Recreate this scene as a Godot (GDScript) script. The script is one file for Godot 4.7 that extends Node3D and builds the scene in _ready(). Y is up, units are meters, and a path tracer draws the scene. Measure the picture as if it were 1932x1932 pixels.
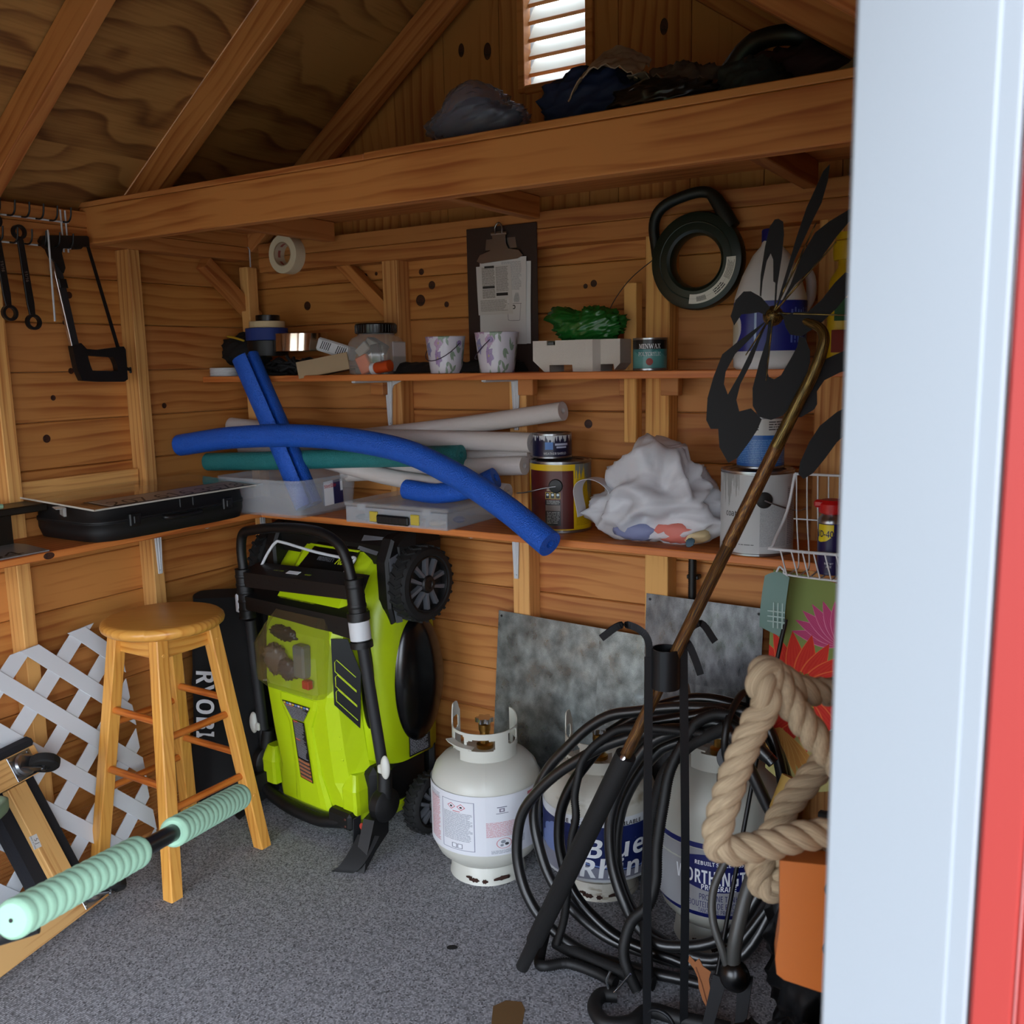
extends Node3D
# A garden shed seen through its side door. Origin: back left corner of the floor; x right, y up, z towards the front.
var taken := {}
var M := {}
var rng := RandomNumberGenerator.new()

class Mb:
	# collects faces; UVs in metres unless given, with u along the axis "grain"
	var st := SurfaceTool.new()
	var x := Transform3D.IDENTITY
	var tint := Color.WHITE
	var grain := 0
	var off := Vector2.ZERO
	var count := 0
	func _init():
		st.begin(Mesh.PRIMITIVE_TRIANGLES)
	func auto_uv(p: Vector3, n: Vector3) -> Vector2:
		var a := n.abs()
		var r: Vector2
		if a.x >= a.y and a.x >= a.z: r = Vector2(p.z, p.y) if grain != 1 else Vector2(p.y, p.z)
		elif a.y >= a.z: r = Vector2(p.x, p.z) if grain != 2 else Vector2(p.z, p.x)
		else: r = Vector2(p.x, p.y) if grain != 1 else Vector2(p.y, p.x)
		return r + off
	func face(ps: Array, sg := -1, uv: Array = []) -> void:
		# ps counter-clockwise seen from outside; a convex polygon
		var n := Vector3.ZERO
		for i in range(1, ps.size() - 1):
			n += (ps[i] - ps[0]).cross(ps[i + 1] - ps[0])
		n = n.normalized()
		st.set_smooth_group(sg)
		for i in range(1, ps.size() - 1):
			for k in [0, i + 1, i]:
				st.set_color(tint)
				st.set_uv(uv[k] if uv.size() else auto_uv(ps[k], n))
				st.add_vertex(x * ps[k])
		count += ps.size() - 2
	func box(c: Vector3, s: Vector3, b := 0.0) -> void:
		var h := s * 0.5
		b = min(b, min(h.x, min(h.y, h.z)) * 0.9)
		if b <= 0.0:
			for ax in 3:
				for sg in [-1.0, 1.0]:
					var u := (ax + 1) % 3
					var v := (ax + 2) % 3
					var q := []
					for k in [[-1, -1], [1, -1], [1, 1], [-1, 1]]:
						var p := Vector3.ZERO
						p[ax] = h[ax] * sg
						p[u] = h[u] * k[0] * sg
						p[v] = h[v] * k[1]
						q.append(c + p)
					face(q)
			return
		var corner := func(sx, sy, sz, ax):
			var p := Vector3(sx * h.x, sy * h.y, sz * h.z)
			var sgn := Vector3(sx, sy, sz)
			for k in 3:
				if k != ax: p[k] -= sgn[k] * b
			return c + p
		for ax in 3:
			var u := (ax + 1) % 3
			var v := (ax + 2) % 3
			for sg in [-1.0, 1.0]:
				var q := []
				for k in [[-1, -1], [1, -1], [1, 1], [-1, 1]]:
					var s3 := Vector3.ZERO
					s3[ax] = sg
					s3[u] = k[0] * sg
					s3[v] = k[1]
					q.append(corner.call(s3.x, s3.y, s3.z, ax))
				face(q)
			# edges parallel to ax
			for a in [-1.0, 1.0]:
				for d in [-1.0, 1.0]:
					var s0 := Vector3.ZERO
					s0[u] = a
					s0[v] = d
					var s1 := s0
					s0[ax] = -1
					s1[ax] = 1
					var e := [corner.call(s0.x, s0.y, s0.z, u), corner.call(s1.x, s1.y, s1.z, u), corner.call(s1.x, s1.y, s1.z, v), corner.call(s0.x, s0.y, s0.z, v)]
					if a * d < 0: e.reverse()
					var nn: Vector3 = (e[1] - e[0]).cross(e[2] - e[0])
					if nn.dot((e[0] + e[2]) * 0.5 - c) < 0: e.reverse()
					face(e)
		for sx in [-1.0, 1.0]:
			for sy in [-1.0, 1.0]:
				for sz in [-1.0, 1.0]:
					var t := [corner.call(sx, sy, sz, 0), corner.call(sx, sy, sz, 1), corner.call(sx, sy, sz, 2)]
					if sx * sy * sz < 0: t.reverse()
					face(t)
	func rings(rs: Array, closed := false, caps := true, sg := 0, uvs := Vector2(0, 0), flat_around := false) -> void:
		# rs: rings (arrays of points, same length) counter-clockwise seen from the end they run towards; the skin between them, closed round each ring
		var n: int = rs[0].size()
		var m := rs.size() if closed else rs.size() - 1
		var along := [0.0]
		for i in m:
			var j := (i + 1) % rs.size()
			along.append(along[i] + (rs[j][0] - rs[i][0]).length())
		var total: float = max(along[m], 1e-6)
		for i in m:
			var a: Array = rs[i]
			var b: Array = rs[(i + 1) % rs.size()]
			for k in n:
				var k2 := (k + 1) % n
				var u0 := float(k) / n
				var u1 := float(k + 1) / n
				var uv := []
				if uvs != Vector2.ZERO:
					uv = [Vector2(along[i] / total * uvs.x, u0 * uvs.y), Vector2(along[i] / total * uvs.x, u1 * uvs.y), Vector2(along[i + 1] / total * uvs.x, u1 * uvs.y), Vector2(along[i + 1] / total * uvs.x, u0 * uvs.y)]
				face([a[k], a[k2], b[k2], b[k]], (sg + 1 + k) if flat_around else sg, uv)
		if caps and not closed:
			var e: Array = rs[0].duplicate()
			e.reverse()
			fan(e)
			fan(rs[-1])
	func fan(r: Array) -> void:
		var c := Vector3.ZERO
		for p in r: c += p
		c /= r.size()
		for i in r.size():
			face([c, r[i], r[(i + 1) % r.size()]])
	func tube(pts: Array, rad, sides := 10, closed := false, caps := true, uvs := Vector2.ZERO, up := Vector3.UP) -> void:
		var rs := []
		var n := pts.size()
		var prev := Vector3.ZERO
		for i in n:
			var t: Vector3
			if closed: t = pts[(i + 1) % n] - pts[(i - 1 + n) % n]
			else: t = pts[min(i + 1, n - 1)] - pts[max(i - 1, 0)]
			t = t.normalized()
			var a: Vector3
			if i == 0:
				a = up - t * up.dot(t)
				if a.length() < 0.1: a = Vector3.RIGHT - t * t.x
			else:
				a = prev - t * prev.dot(t)
			a = a.normalized()
			prev = a
			var b := t.cross(a)
			var r: float = rad if (rad is float or rad is int) else rad[i]
			var ring := []
			for k in sides:
				var f := TAU * k / sides
				ring.append(pts[i] + (a * cos(f) + b * sin(f)) * r)
			rs.append(ring)
		rings(rs, closed, caps, 0, uvs)
	func lathe(prof: Array, segs := 24, sg_angle := 35.0, a0 := 0.0, a1 := TAU) -> void:
		# prof: [radius, y] from bottom outside to top; axis y; u once around, v 0..1 along
		var sg := 0
		var tot := 0.0
		for i in prof.size() - 1: tot += Vector2(prof[i][0], prof[i][1]).distance_to(Vector2(prof[i + 1][0], prof[i + 1][1]))
		var at := 0.0
		for i in prof.size() - 1:
			var p := Vector2(prof[i][0], prof[i][1])
			var q := Vector2(prof[i + 1][0], prof[i + 1][1])
			if i > 0:
				var o := Vector2(prof[i - 1][0], prof[i - 1][1])
				if absf(rad_to_deg((p - o).angle_to(q - p))) > sg_angle: sg += 1
			var v0 := at / tot
			at += p.distance_to(q)
			var v1 := at / tot
			for k in segs:
				var f0 := a0 + (a1 - a0) * k / segs
				var f1 := a0 + (a1 - a0) * (k + 1) / segs
				var e := func(w: Vector2, f: float): return Vector3(w.x * sin(f), w.y, w.x * cos(f))
				var u0 := float(k) / segs
				var u1 := float(k + 1) / segs
				if p.x < 1e-6: face([e.call(q, f1), e.call(q, f0), e.call(p, f0)], sg, [Vector2(u1, 1 - v1), Vector2(u0, 1 - v1), Vector2(u0, 1 - v0)])
				elif q.x < 1e-6: face([e.call(p, f0), e.call(p, f1), e.call(q, f1)], sg, [Vector2(u0, 1 - v0), Vector2(u1, 1 - v0), Vector2(u1, 1 - v1)])
				else: face([e.call(p, f0), e.call(p, f1), e.call(q, f1), e.call(q, f0)], sg, [Vector2(u0, 1 - v0), Vector2(u1, 1 - v0), Vector2(u1, 1 - v1), Vector2(u0, 1 - v1)])
	func prism(poly: Array, z0: float, z1: float, bev := 0.0, smooth := false) -> void:
		# poly: Vector2 counter-clockwise in the xy plane, extruded from z0 to z1
		var pv := PackedVector2Array(poly)
		if Geometry2D.is_polygon_clockwise(pv): pv.reverse()
		var inner := pv
		if bev > 0.0:
			var o := Geometry2D.offset_polygon(pv, -bev)
			if o.size() == 1 and o[0].size() == pv.size(): inner = o[0]
			else: bev = 0.0
		if bev > 0.0:
			var best := 0
			for i in inner.size():
				if inner[i].distance_to(pv[0]) < inner[best].distance_to(pv[0]): best = i
			var sh := PackedVector2Array()
			for i in inner.size(): sh.append(inner[(best + i) % inner.size()])
			inner = sh
		var ix := Geometry2D.triangulate_polygon(inner)
		for i in range(0, ix.size(), 3):
			var t := [inner[ix[i]], inner[ix[i + 1]], inner[ix[i + 2]]]
			if (t[1] - t[0]).cross(t[2] - t[0]) < 0: t.reverse()
			face([Vector3(t[0].x, t[0].y, z1), Vector3(t[1].x, t[1].y, z1), Vector3(t[2].x, t[2].y, z1)])
			face([Vector3(t[2].x, t[2].y, z0), Vector3(t[1].x, t[1].y, z0), Vector3(t[0].x, t[0].y, z0)])
		var n := pv.size()
		for i in n:
			var j := (i + 1) % n
			var a := pv[i]
			var b := pv[j]
			var sg := 5 if smooth else -1
			face([Vector3(a.x, a.y, z0 + bev), Vector3(b.x, b.y, z0 + bev), Vector3(b.x, b.y, z1 - bev), Vector3(a.x, a.y, z1 - bev)], sg)
			if bev > 0.0:
				var c := inner[i]
				var d := inner[j]
				face([Vector3(a.x, a.y, z1 - bev), Vector3(b.x, b.y, z1 - bev), Vector3(d.x, d.y, z1), Vector3(c.x, c.y, z1)], 6 if smooth else -1)
				face([Vector3(c.x, c.y, z0), Vector3(d.x, d.y, z0), Vector3(b.x, b.y, z0 + bev), Vector3(a.x, a.y, z0 + bev)], 7 if smooth else -1)
	func frame(outer: Array, hole: Array, z0: float, z1: float) -> void:
		# a flat ring: outer and hole have the same number of points, counter-clockwise, matched in order
		var n := outer.size()
		for i in n:
			var j := (i + 1) % n
			var a: Vector2 = outer[i]
			var b: Vector2 = outer[j]
			var c: Vector2 = hole[j]
			var d: Vector2 = hole[i]
			var f := func(p: Vector2, z: float): return Vector3(p.x, p.y, z)
			face([f.call(a, z1), f.call(b, z1), f.call(c, z1), f.call(d, z1)])
			face([f.call(d, z0), f.call(c, z0), f.call(b, z0), f.call(a, z0)])
			face([f.call(a, z0), f.call(b, z0), f.call(b, z1), f.call(a, z1)], 1)
			face([f.call(d, z1), f.call(c, z1), f.call(c, z0), f.call(d, z0)], 2)
	func surf(f: Callable, nu: int, nv: int, thick := 0.0, sg := 0) -> void:
		# a sheet f(u, v) -> Vector3, u, v in 0..1; with thickness along its normals
		var P := []
		for i in nu + 1:
			var row := []
			for j in nv + 1: row.append(f.call(float(i) / nu, float(j) / nv))
			P.append(row)
		var Q := []
		if thick > 0.0:
			for i in nu + 1:
				var row := []
				for j in nv + 1:
					var du: Vector3 = P[min(i + 1, nu)][j] - P[max(i - 1, 0)][j]
					var dv: Vector3 = P[i][min(j + 1, nv)] - P[i][max(j - 1, 0)]
					row.append(P[i][j] - du.cross(dv).normalized() * thick)
				Q.append(row)
		for i in nu:
			for j in nv:
				var uv := [Vector2(float(i) / nu, 1 - float(j) / nv), Vector2(float(i + 1) / nu, 1 - float(j) / nv), Vector2(float(i + 1) / nu, 1 - float(j + 1) / nv), Vector2(float(i) / nu, 1 - float(j + 1) / nv)]
				face([P[i][j], P[i + 1][j], P[i + 1][j + 1], P[i][j + 1]], sg, uv)
				if thick > 0.0:
					uv.reverse()
					face([Q[i][j + 1], Q[i + 1][j + 1], Q[i + 1][j], Q[i][j]], sg + 1 if sg >= 0 else -1, uv)
		if thick > 0.0:
			for i in nu:
				face([Q[i][0], Q[i + 1][0], P[i + 1][0], P[i][0]])
				face([P[i][nv], P[i + 1][nv], Q[i + 1][nv], Q[i][nv]])
			for j in nv:
				face([P[0][j], P[0][j + 1], Q[0][j + 1], Q[0][j]])
				face([Q[nu][j], Q[nu][j + 1], P[nu][j + 1], P[nu][j]])
	func blob(c: Vector3, r: Vector3, f: Callable, nu := 48, nv := 28) -> void:
		# a closed ball of radii r; f(direction) scales each point's distance
		var rs := []
		for j in range(1, nv):
			var th := PI * j / nv
			var ring := []
			for i in nu:
				var ph := TAU * i / nu
				var d := Vector3(sin(th) * cos(ph), -cos(th), -sin(th) * sin(ph))
				ring.append(c + d * r * f.call(d))
			rs.append(ring)
		rings(rs, false, false, 0, Vector2(2, 2))
		var bot: Vector3 = c + Vector3.DOWN * r * f.call(Vector3.DOWN)
		var top: Vector3 = c + Vector3.UP * r * f.call(Vector3.UP)
		for i in nu:
			face([rs[0][(i + 1) % nu], rs[0][i], bot], 0)
			face([rs[-1][i], rs[-1][(i + 1) % nu], top], 0)
	func done() -> ArrayMesh:
		st.generate_normals()
		st.index()
		return st.commit()

func numbered(n: String) -> String:
	taken[n] = taken.get(n, -1) + 1
	return n if taken[n] == 0 else "%s_%03d" % [n, taken[n]]
func thing(called: String, label: String, category: String, at := Vector3.ZERO, turn := 0.0, group := "") -> Node3D:
	var o := Node3D.new()
	o.name = numbered(called)
	add_child(o)
	o.position = at
	o.rotation.y = deg_to_rad(turn)
	return tag(o, label, category, group)
func tag(o: Node3D, label: String, category: String, group := "") -> Node3D:
	o.set_meta("label", label)
	o.set_meta("category", category)
	if group: o.set_meta("group", group)
	return o
func part(p: Node3D, called: String, mb: Mb, mat: Material, label := "") -> MeshInstance3D:
	return mesh_part(p, called, mb.done(), mat, label)
func mesh_part(p: Node3D, called: String, mesh: Mesh, mat: Material, label := "") -> MeshInstance3D:
	var o := MeshInstance3D.new()
	o.mesh = mesh
	o.material_override = mat
	o.name = called
	if p != self:
		var k := 0
		while p.has_node(NodePath(o.name)):
			k += 1
			o.name = "%s_%03d" % [called, k]
	else: o.name = numbered(called)
	p.add_child(o, true)
	if label: o.set_meta("label", label)
	return o
func structure(called: String) -> Node3D:
	var o := Node3D.new()
	o.name = called
	add_child(o)
	o.set_meta("kind", "structure")
	return o
func T(p: Vector3, rx := 0.0, ry := 0.0, rz := 0.0) -> Transform3D:
	return Transform3D(Basis.from_euler(Vector3(deg_to_rad(rx), deg_to_rad(ry), deg_to_rad(rz))), p)
func v3(a: Array) -> Vector3: return Vector3(a[0], a[1], a[2])
func path(a: Array, steps := 6, closed := false) -> Array:
	# a smooth curve through the points
	var P := []
	for q in a: P.append(q if q is Vector3 else v3(q))
	var n := P.size()
	var out := []
	for i in (n if closed else n - 1):
		var p0: Vector3 = P[(i - 1 + n) % n] if closed or i > 0 else P[0] * 2 - P[1]
		var p1: Vector3 = P[i]
		var p2: Vector3 = P[(i + 1) % n]
		var p3: Vector3 = P[(i + 2) % n] if closed or i < n - 2 else p2 * 2 - p1
		for k in steps: out.append(p1.cubic_interpolate(p2, p0, p3, float(k) / steps))
	if not closed: out.append(P[-1])
	return out
func oval(rx: float, ry: float, n := 24, c := Vector2.ZERO, pw := 1.0) -> Array:
	var r := []
	for i in n:
		var a := TAU * i / n
		r.append(c + Vector2(signf(cos(a)) * pow(absf(cos(a)), pw) * rx, signf(sin(a)) * pow(absf(sin(a)), pw) * ry))
	return r
func board(p: Node3D, called: String, size: Vector3, xf: Transform3D, mat: Material, bev := 0.002, tone := 0.12) -> MeshInstance3D:
	# a piece of wood: long axis along its own x, a fresh place on the grain picture, a tone of its own
	var mb := Mb.new()
	mb.off = Vector2(rng.randf() * 3.0, rng.randf() * 0.5)
	var t := 1.0 - tone * rng.randf() * 2.0
	mb.tint = Color(t, t * rng.randf_range(0.95, 1.01), t * rng.randf_range(0.9, 1.02))
	mb.box(Vector3.ZERO, size, bev)
	var o := part(p, called, mb, mat)
	o.transform = xf
	return o
func stick(p: Node3D, called: String, a: Vector3, b: Vector3, w: float, d: float, facing: Vector3, mat: Material, bev := 0.002, tone := 0.12) -> MeshInstance3D:
	# a straight piece of wood from a to b, its width w across "facing", its depth d along it
	var ex := (b - a).normalized()
	var ez := (facing - ex * facing.dot(ex)).normalized()
	return board(p, called, Vector3((b - a).length(), w, d), Transform3D(Basis(ex, ez.cross(ex), ez), (a + b) * 0.5), mat, bev, tone)
func lettering(p: Node3D, called: String, words: String, h: float, xf: Transform3D, mat: Material, bend := 0.0, bold := true, font := "Droid Sans", squeeze := 1.0, slant := 0.0, align := HORIZONTAL_ALIGNMENT_CENTER) -> MeshInstance3D:
	# raised print; h is the height of the capitals; bend is the radius of the can that it wraps (axis y, front +z)
	var tm := TextMesh.new()
	var f := SystemFont.new()
	f.font_names = PackedStringArray([font])
	f.font_weight = 700 if bold else 400
	tm.font = f
	tm.text = words
	tm.font_size = 32
	tm.pixel_size = h / 23.0
	tm.depth = 0.0
	tm.curve_step = 1.5
	tm.horizontal_alignment = align
	var arr := tm.get_mesh_arrays()
	var vs: PackedVector3Array = arr[Mesh.ARRAY_VERTEX]
	var ns: PackedVector3Array = arr[Mesh.ARRAY_NORMAL]
	for i in vs.size():
		var q := vs[i]
		q.x = q.x * squeeze + q.y * slant
		q.z = 0.0
		ns[i] = Vector3.BACK
		if bend > 0.0:
			var a := q.x / bend
			q = Vector3(sin(a) * bend, q.y, cos(a) * bend)
			ns[i] = Vector3(sin(a), 0, cos(a))
		vs[i] = q
	arr[Mesh.ARRAY_VERTEX] = vs
	arr[Mesh.ARRAY_NORMAL] = ns
	arr[Mesh.ARRAY_TANGENT] = null
	var am := ArrayMesh.new()
	am.add_surface_from_arrays(Mesh.PRIMITIVE_TRIANGLES, arr)
	var o := mesh_part(p, called, am, mat)
	o.transform = xf
	return o

# ---------- materials ----------
func mat(c: Color, rough := 0.6, metal := 0.0) -> StandardMaterial3D:
	var m := StandardMaterial3D.new()
	m.albedo_color = c
	m.roughness = rough
	m.metallic = metal
	return m
func clear(c: Color, alpha: float, rough: float) -> StandardMaterial3D:
	var m := mat(Color(c.r, c.g, c.b, alpha), rough)
	m.transparency = BaseMaterial3D.TRANSPARENCY_ALPHA
	m.cull_mode = BaseMaterial3D.CULL_DISABLED
	return m
func noise(seed_: int, freq: float, oct := 3) -> FastNoiseLite:
	var n := FastNoiseLite.new()
	n.seed = seed_
	n.noise_type = FastNoiseLite.TYPE_SIMPLEX_SMOOTH
	n.frequency = freq
	n.fractal_type = FastNoiseLite.FRACTAL_FBM
	n.fractal_octaves = oct
	return n
func wood_picture(w: int, h: int, seed_: int, lines: float, wander: float, light: Color, dark: Color, streak := 0.35, blotch := 0.25) -> ImageTexture:
	# growth rings cut lengthwise, u along the grain (repeats), v across
	var im := Image.create(w, h, false, Image.FORMAT_RGB8)
	var a := noise(seed_, 1.0, 3)
	var b := noise(seed_ + 7, 1.0, 2)
	for i in w:
		var f := TAU * i / w
		var cu := cos(f) * 0.28
		var su := sin(f) * 0.28
		for j in h:
			var v := float(j) / h
			var bend := a.get_noise_3d(cu, su, v * 2.2) * wander
			var ring := v * lines + bend * lines
			var s := ring - floorf(ring)
			var late := s * s * s * (1.0 - smoothstep(0.86, 1.0, s))
			var fib := b.get_noise_3d(cu * 4.0, su * 4.0, v * 110.0)
			var blo := a.get_noise_3d(cu * 1.6 + 9.0, su * 1.6, v * 3.0)
			var t := clampf(late * (0.75 + blo) * 1.3 + fib * streak + blo * blotch, 0.0, 1.0)
			im.set_pixel(i, j, light.lerp(dark, t))
	return ImageTexture.create_from_image(im)
func wood(tex: Texture2D, c: Color, su: float, sv: float, rough := 0.62) -> StandardMaterial3D:
	var m := mat(c, rough)
	m.albedo_texture = tex
	m.uv1_scale = Vector3(su, sv, 1)
	m.vertex_color_use_as_albedo = true
	return m
func height_noise(m: StandardMaterial3D, seed_: int, freq: float, cm: float, scale: float, tri := true, oct := 3) -> void:
	var t := NoiseTexture2D.new()
	t.width = 512
	t.height = 512
	t.seamless = true
	t.noise = noise(seed_, freq, oct)
	m.heightmap_texture = t
	m.heightmap_scale = cm
	m.uv1_triplanar = tri
	m.heightmap_enabled = true
	m.uv1_scale = Vector3.ONE * scale
func picture(w: int, h: int, f: Callable) -> ImageTexture:
	var im := Image.create(w, h, false, Image.FORMAT_RGBA8)
	f.call(im)
	return ImageTexture.create_from_image(im)
func textured(t: Texture2D, rough := 0.5, metal := 0.0) -> StandardMaterial3D:
	var m := mat(Color.WHITE, rough, metal)
	m.albedo_texture = t
	return m
func print_lines(im: Image, r: Rect2i, lh: int, ink: Color, seed_: int, fill := 0.85) -> void:
	# rows of small print, word by word
	var g := RandomNumberGenerator.new()
	g.seed = seed_
	var y := r.position.y
	while y + lh / 2 < r.end.y:
		var x := r.position.x
		var stop := r.position.x + int(r.size.x * g.randf_range(fill, 1.0))
		while x < stop:
			var w := g.randi_range(lh / 2, lh * 3)
			im.fill_rect(Rect2i(x, y, min(w, r.end.x - x), max(1, lh / 2)), ink)
			x += w + max(1, lh / 3)
		y += lh
func disc(im: Image, c: Vector2, r: float, col: Color) -> void:
	for j in range(max(0, int(c.y - r)), min(im.get_height(), int(c.y + r) + 1)):
		for i in range(max(0, int(c.x - r)), min(im.get_width(), int(c.x + r) + 1)):
			if Vector2(i, j).distance_to(c) <= r: im.set_pixel(i, j, col)
func petal(im: Image, a: Vector2, b: Vector2, w: float, col: Color, edge: Color) -> void:
	var d := (b - a)
	var n := Vector2(-d.y, d.x).normalized()
	var len_ := d.length()
	var lo := Vector2(min(a.x, b.x) - w, min(a.y, b.y) - w)
	var hi := Vector2(max(a.x, b.x) + w, max(a.y, b.y) + w)
	for j in range(max(0, int(lo.y)), min(im.get_height(), int(hi.y) + 1)):
		for i in range(max(0, int(lo.x)), min(im.get_width(), int(hi.x) + 1)):
			var p := Vector2(i, j) - a
			var t := p.dot(d) / (len_ * len_)
			if t < 0 or t > 1: continue
			var s := absf(p.dot(n)) / (w * sin(PI * pow(t, 0.8)) + 0.001)
			if s < 1.0:
				var vein := absf(fposmod(s * 3.0, 1.0) - 0.5) * 2.0
				im.set_pixel(i, j, col.lerp(edge, 0.8 if s > 0.86 else 0.25 * vein))

func make_materials() -> void:
	var pine_tex := wood_picture(768, 512, 3, 30.0, 0.035, Color(1, 0.97, 0.93), Color(0.80, 0.66, 0.54), 0.28, 0.55)
	var ply_tex := wood_picture(640, 512, 21, 9.0, 0.24, Color(1, 0.97, 0.92), Color(0.62, 0.52, 0.42), 0.25, 0.45)
	M.wall = wood(pine_tex, Color(0.80, 0.56, 0.30), 0.6, 0.9, 0.6)
	M.stud = wood(pine_tex, Color(0.90, 0.70, 0.43), 0.6, 1.6, 0.7)
	M.shelf = wood(pine_tex, Color(0.80, 0.50, 0.25), 0.6, 1.1, 0.5)
	M.loft = wood(pine_tex, Color(0.78, 0.53, 0.29), 0.6, 1.0, 0.6)
	M.ply = wood(ply_tex, Color(0.66, 0.49, 0.27), 0.8, 1.0, 0.7)
	M.stool = wood(wood_picture(512, 256, 33, 26.0, 0.05, Color(1, 0.97, 0.93), Color(0.88, 0.76, 0.60), 0.18, 0.25), Color(0.88, 0.66, 0.33), 1.2, 2.2, 0.32)
	M.rung = wood(pine_tex, Color(0.78, 0.46, 0.19), 1.0, 3.0, 0.35)
	M.raw = wood(pine_tex, Color(0.93, 0.76, 0.50), 0.8, 2.0, 0.7)
	M.sill = wood(pine_tex, Color(0.80, 0.58, 0.34), 0.5, 6.0, 0.75)
	M.siding = mat(Color(0.42, 0.40, 0.38), 0.8)
	M.white = mat(Color(0.80, 0.81, 0.82), 0.5)
	M.trim = mat(Color(0.525, 0.54, 0.555), 0.45)
	M.red = mat(Color(0.58, 0.15, 0.12), 0.55)
	M.bracket = mat(Color(0.80, 0.81, 0.82), 0.4)
	M.black = mat(Color(0.025, 0.026, 0.028), 0.5)
	M.black_gloss = mat(Color(0.02, 0.02, 0.022), 0.28)
	M.rubber = mat(Color(0.035, 0.035, 0.037), 0.75)
	height_noise(M.rubber, 8, 0.06, 0.05, 14.0)
	M.char = mat(Color(0.12, 0.125, 0.135), 0.5)
	M.steel = mat(Color(0.62, 0.63, 0.64), 0.32, 1.0)
	M.chrome = mat(Color(0.82, 0.83, 0.84), 0.14, 1.0)
	M.dark_steel = mat(Color(0.20, 0.20, 0.205), 0.42, 0.8)
	M.brass = mat(Color(0.75, 0.58, 0.30), 0.3, 1.0)
	M.card = mat(Color(0.62, 0.53, 0.41), 0.85)
	M.ink = mat(Color(0.03, 0.03, 0.035), 0.6)
	M.paper = mat(Color(0.82, 0.82, 0.81), 0.8)
	M.yellow_ink = mat(Color(0.75, 0.84, 0.10), 0.5)
	M.white_ink = mat(Color(0.86, 0.87, 0.88), 0.5)
	M.knot = textured(picture(96, 96, func(im: Image):
		for i in 96:
			for j in 96:
				var p := Vector2(i - 47.5, j - 47.5) / 47.5
				var r := p.length() + 0.05 * sin(p.angle() * 5.0)
				var ring := 0.5 + 0.5 * sin(r * 26.0)
				im.set_pixel(i, j, Color(0.30, 0.15, 0.07).lerp(Color(0.14, 0.06, 0.03), ring * 0.6) if r < 0.72 else Color(0.10, 0.045, 0.02).lerp(Color(0.22, 0.11, 0.05), (r - 0.72) * 3.0))), 0.55)
	# grey loop carpet: rows of loops with odd dark and pale yarns
	var car := mat(Color(0.72, 0.725, 0.75), 0.95)
	car.albedo_texture = picture(512, 512, func(im: Image):
		var g := RandomNumberGenerator.new()
		g.seed = 4
		for j in 128:
			for i in 128:
				var v := g.randf_range(0.66, 1.0)
				if g.randf() < 0.08: v *= 0.7
				for a in 4:
					for b in 4:
						var e := 0.72 if b == 3 or a == 3 else 1.0
						im.set_pixel((i * 4 + a + (j % 2) * 2) % 512, j * 4 + b, Color(v * e, v * e, v * e)))
	car.uv1_triplanar = true
	car.uv1_scale = Vector3.ONE * 1.9
	M.carpet = car

func eaves(x: float) -> float: return 1.87 + 0.7 * (x if x < 1.22 else 2.44 - x)

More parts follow.
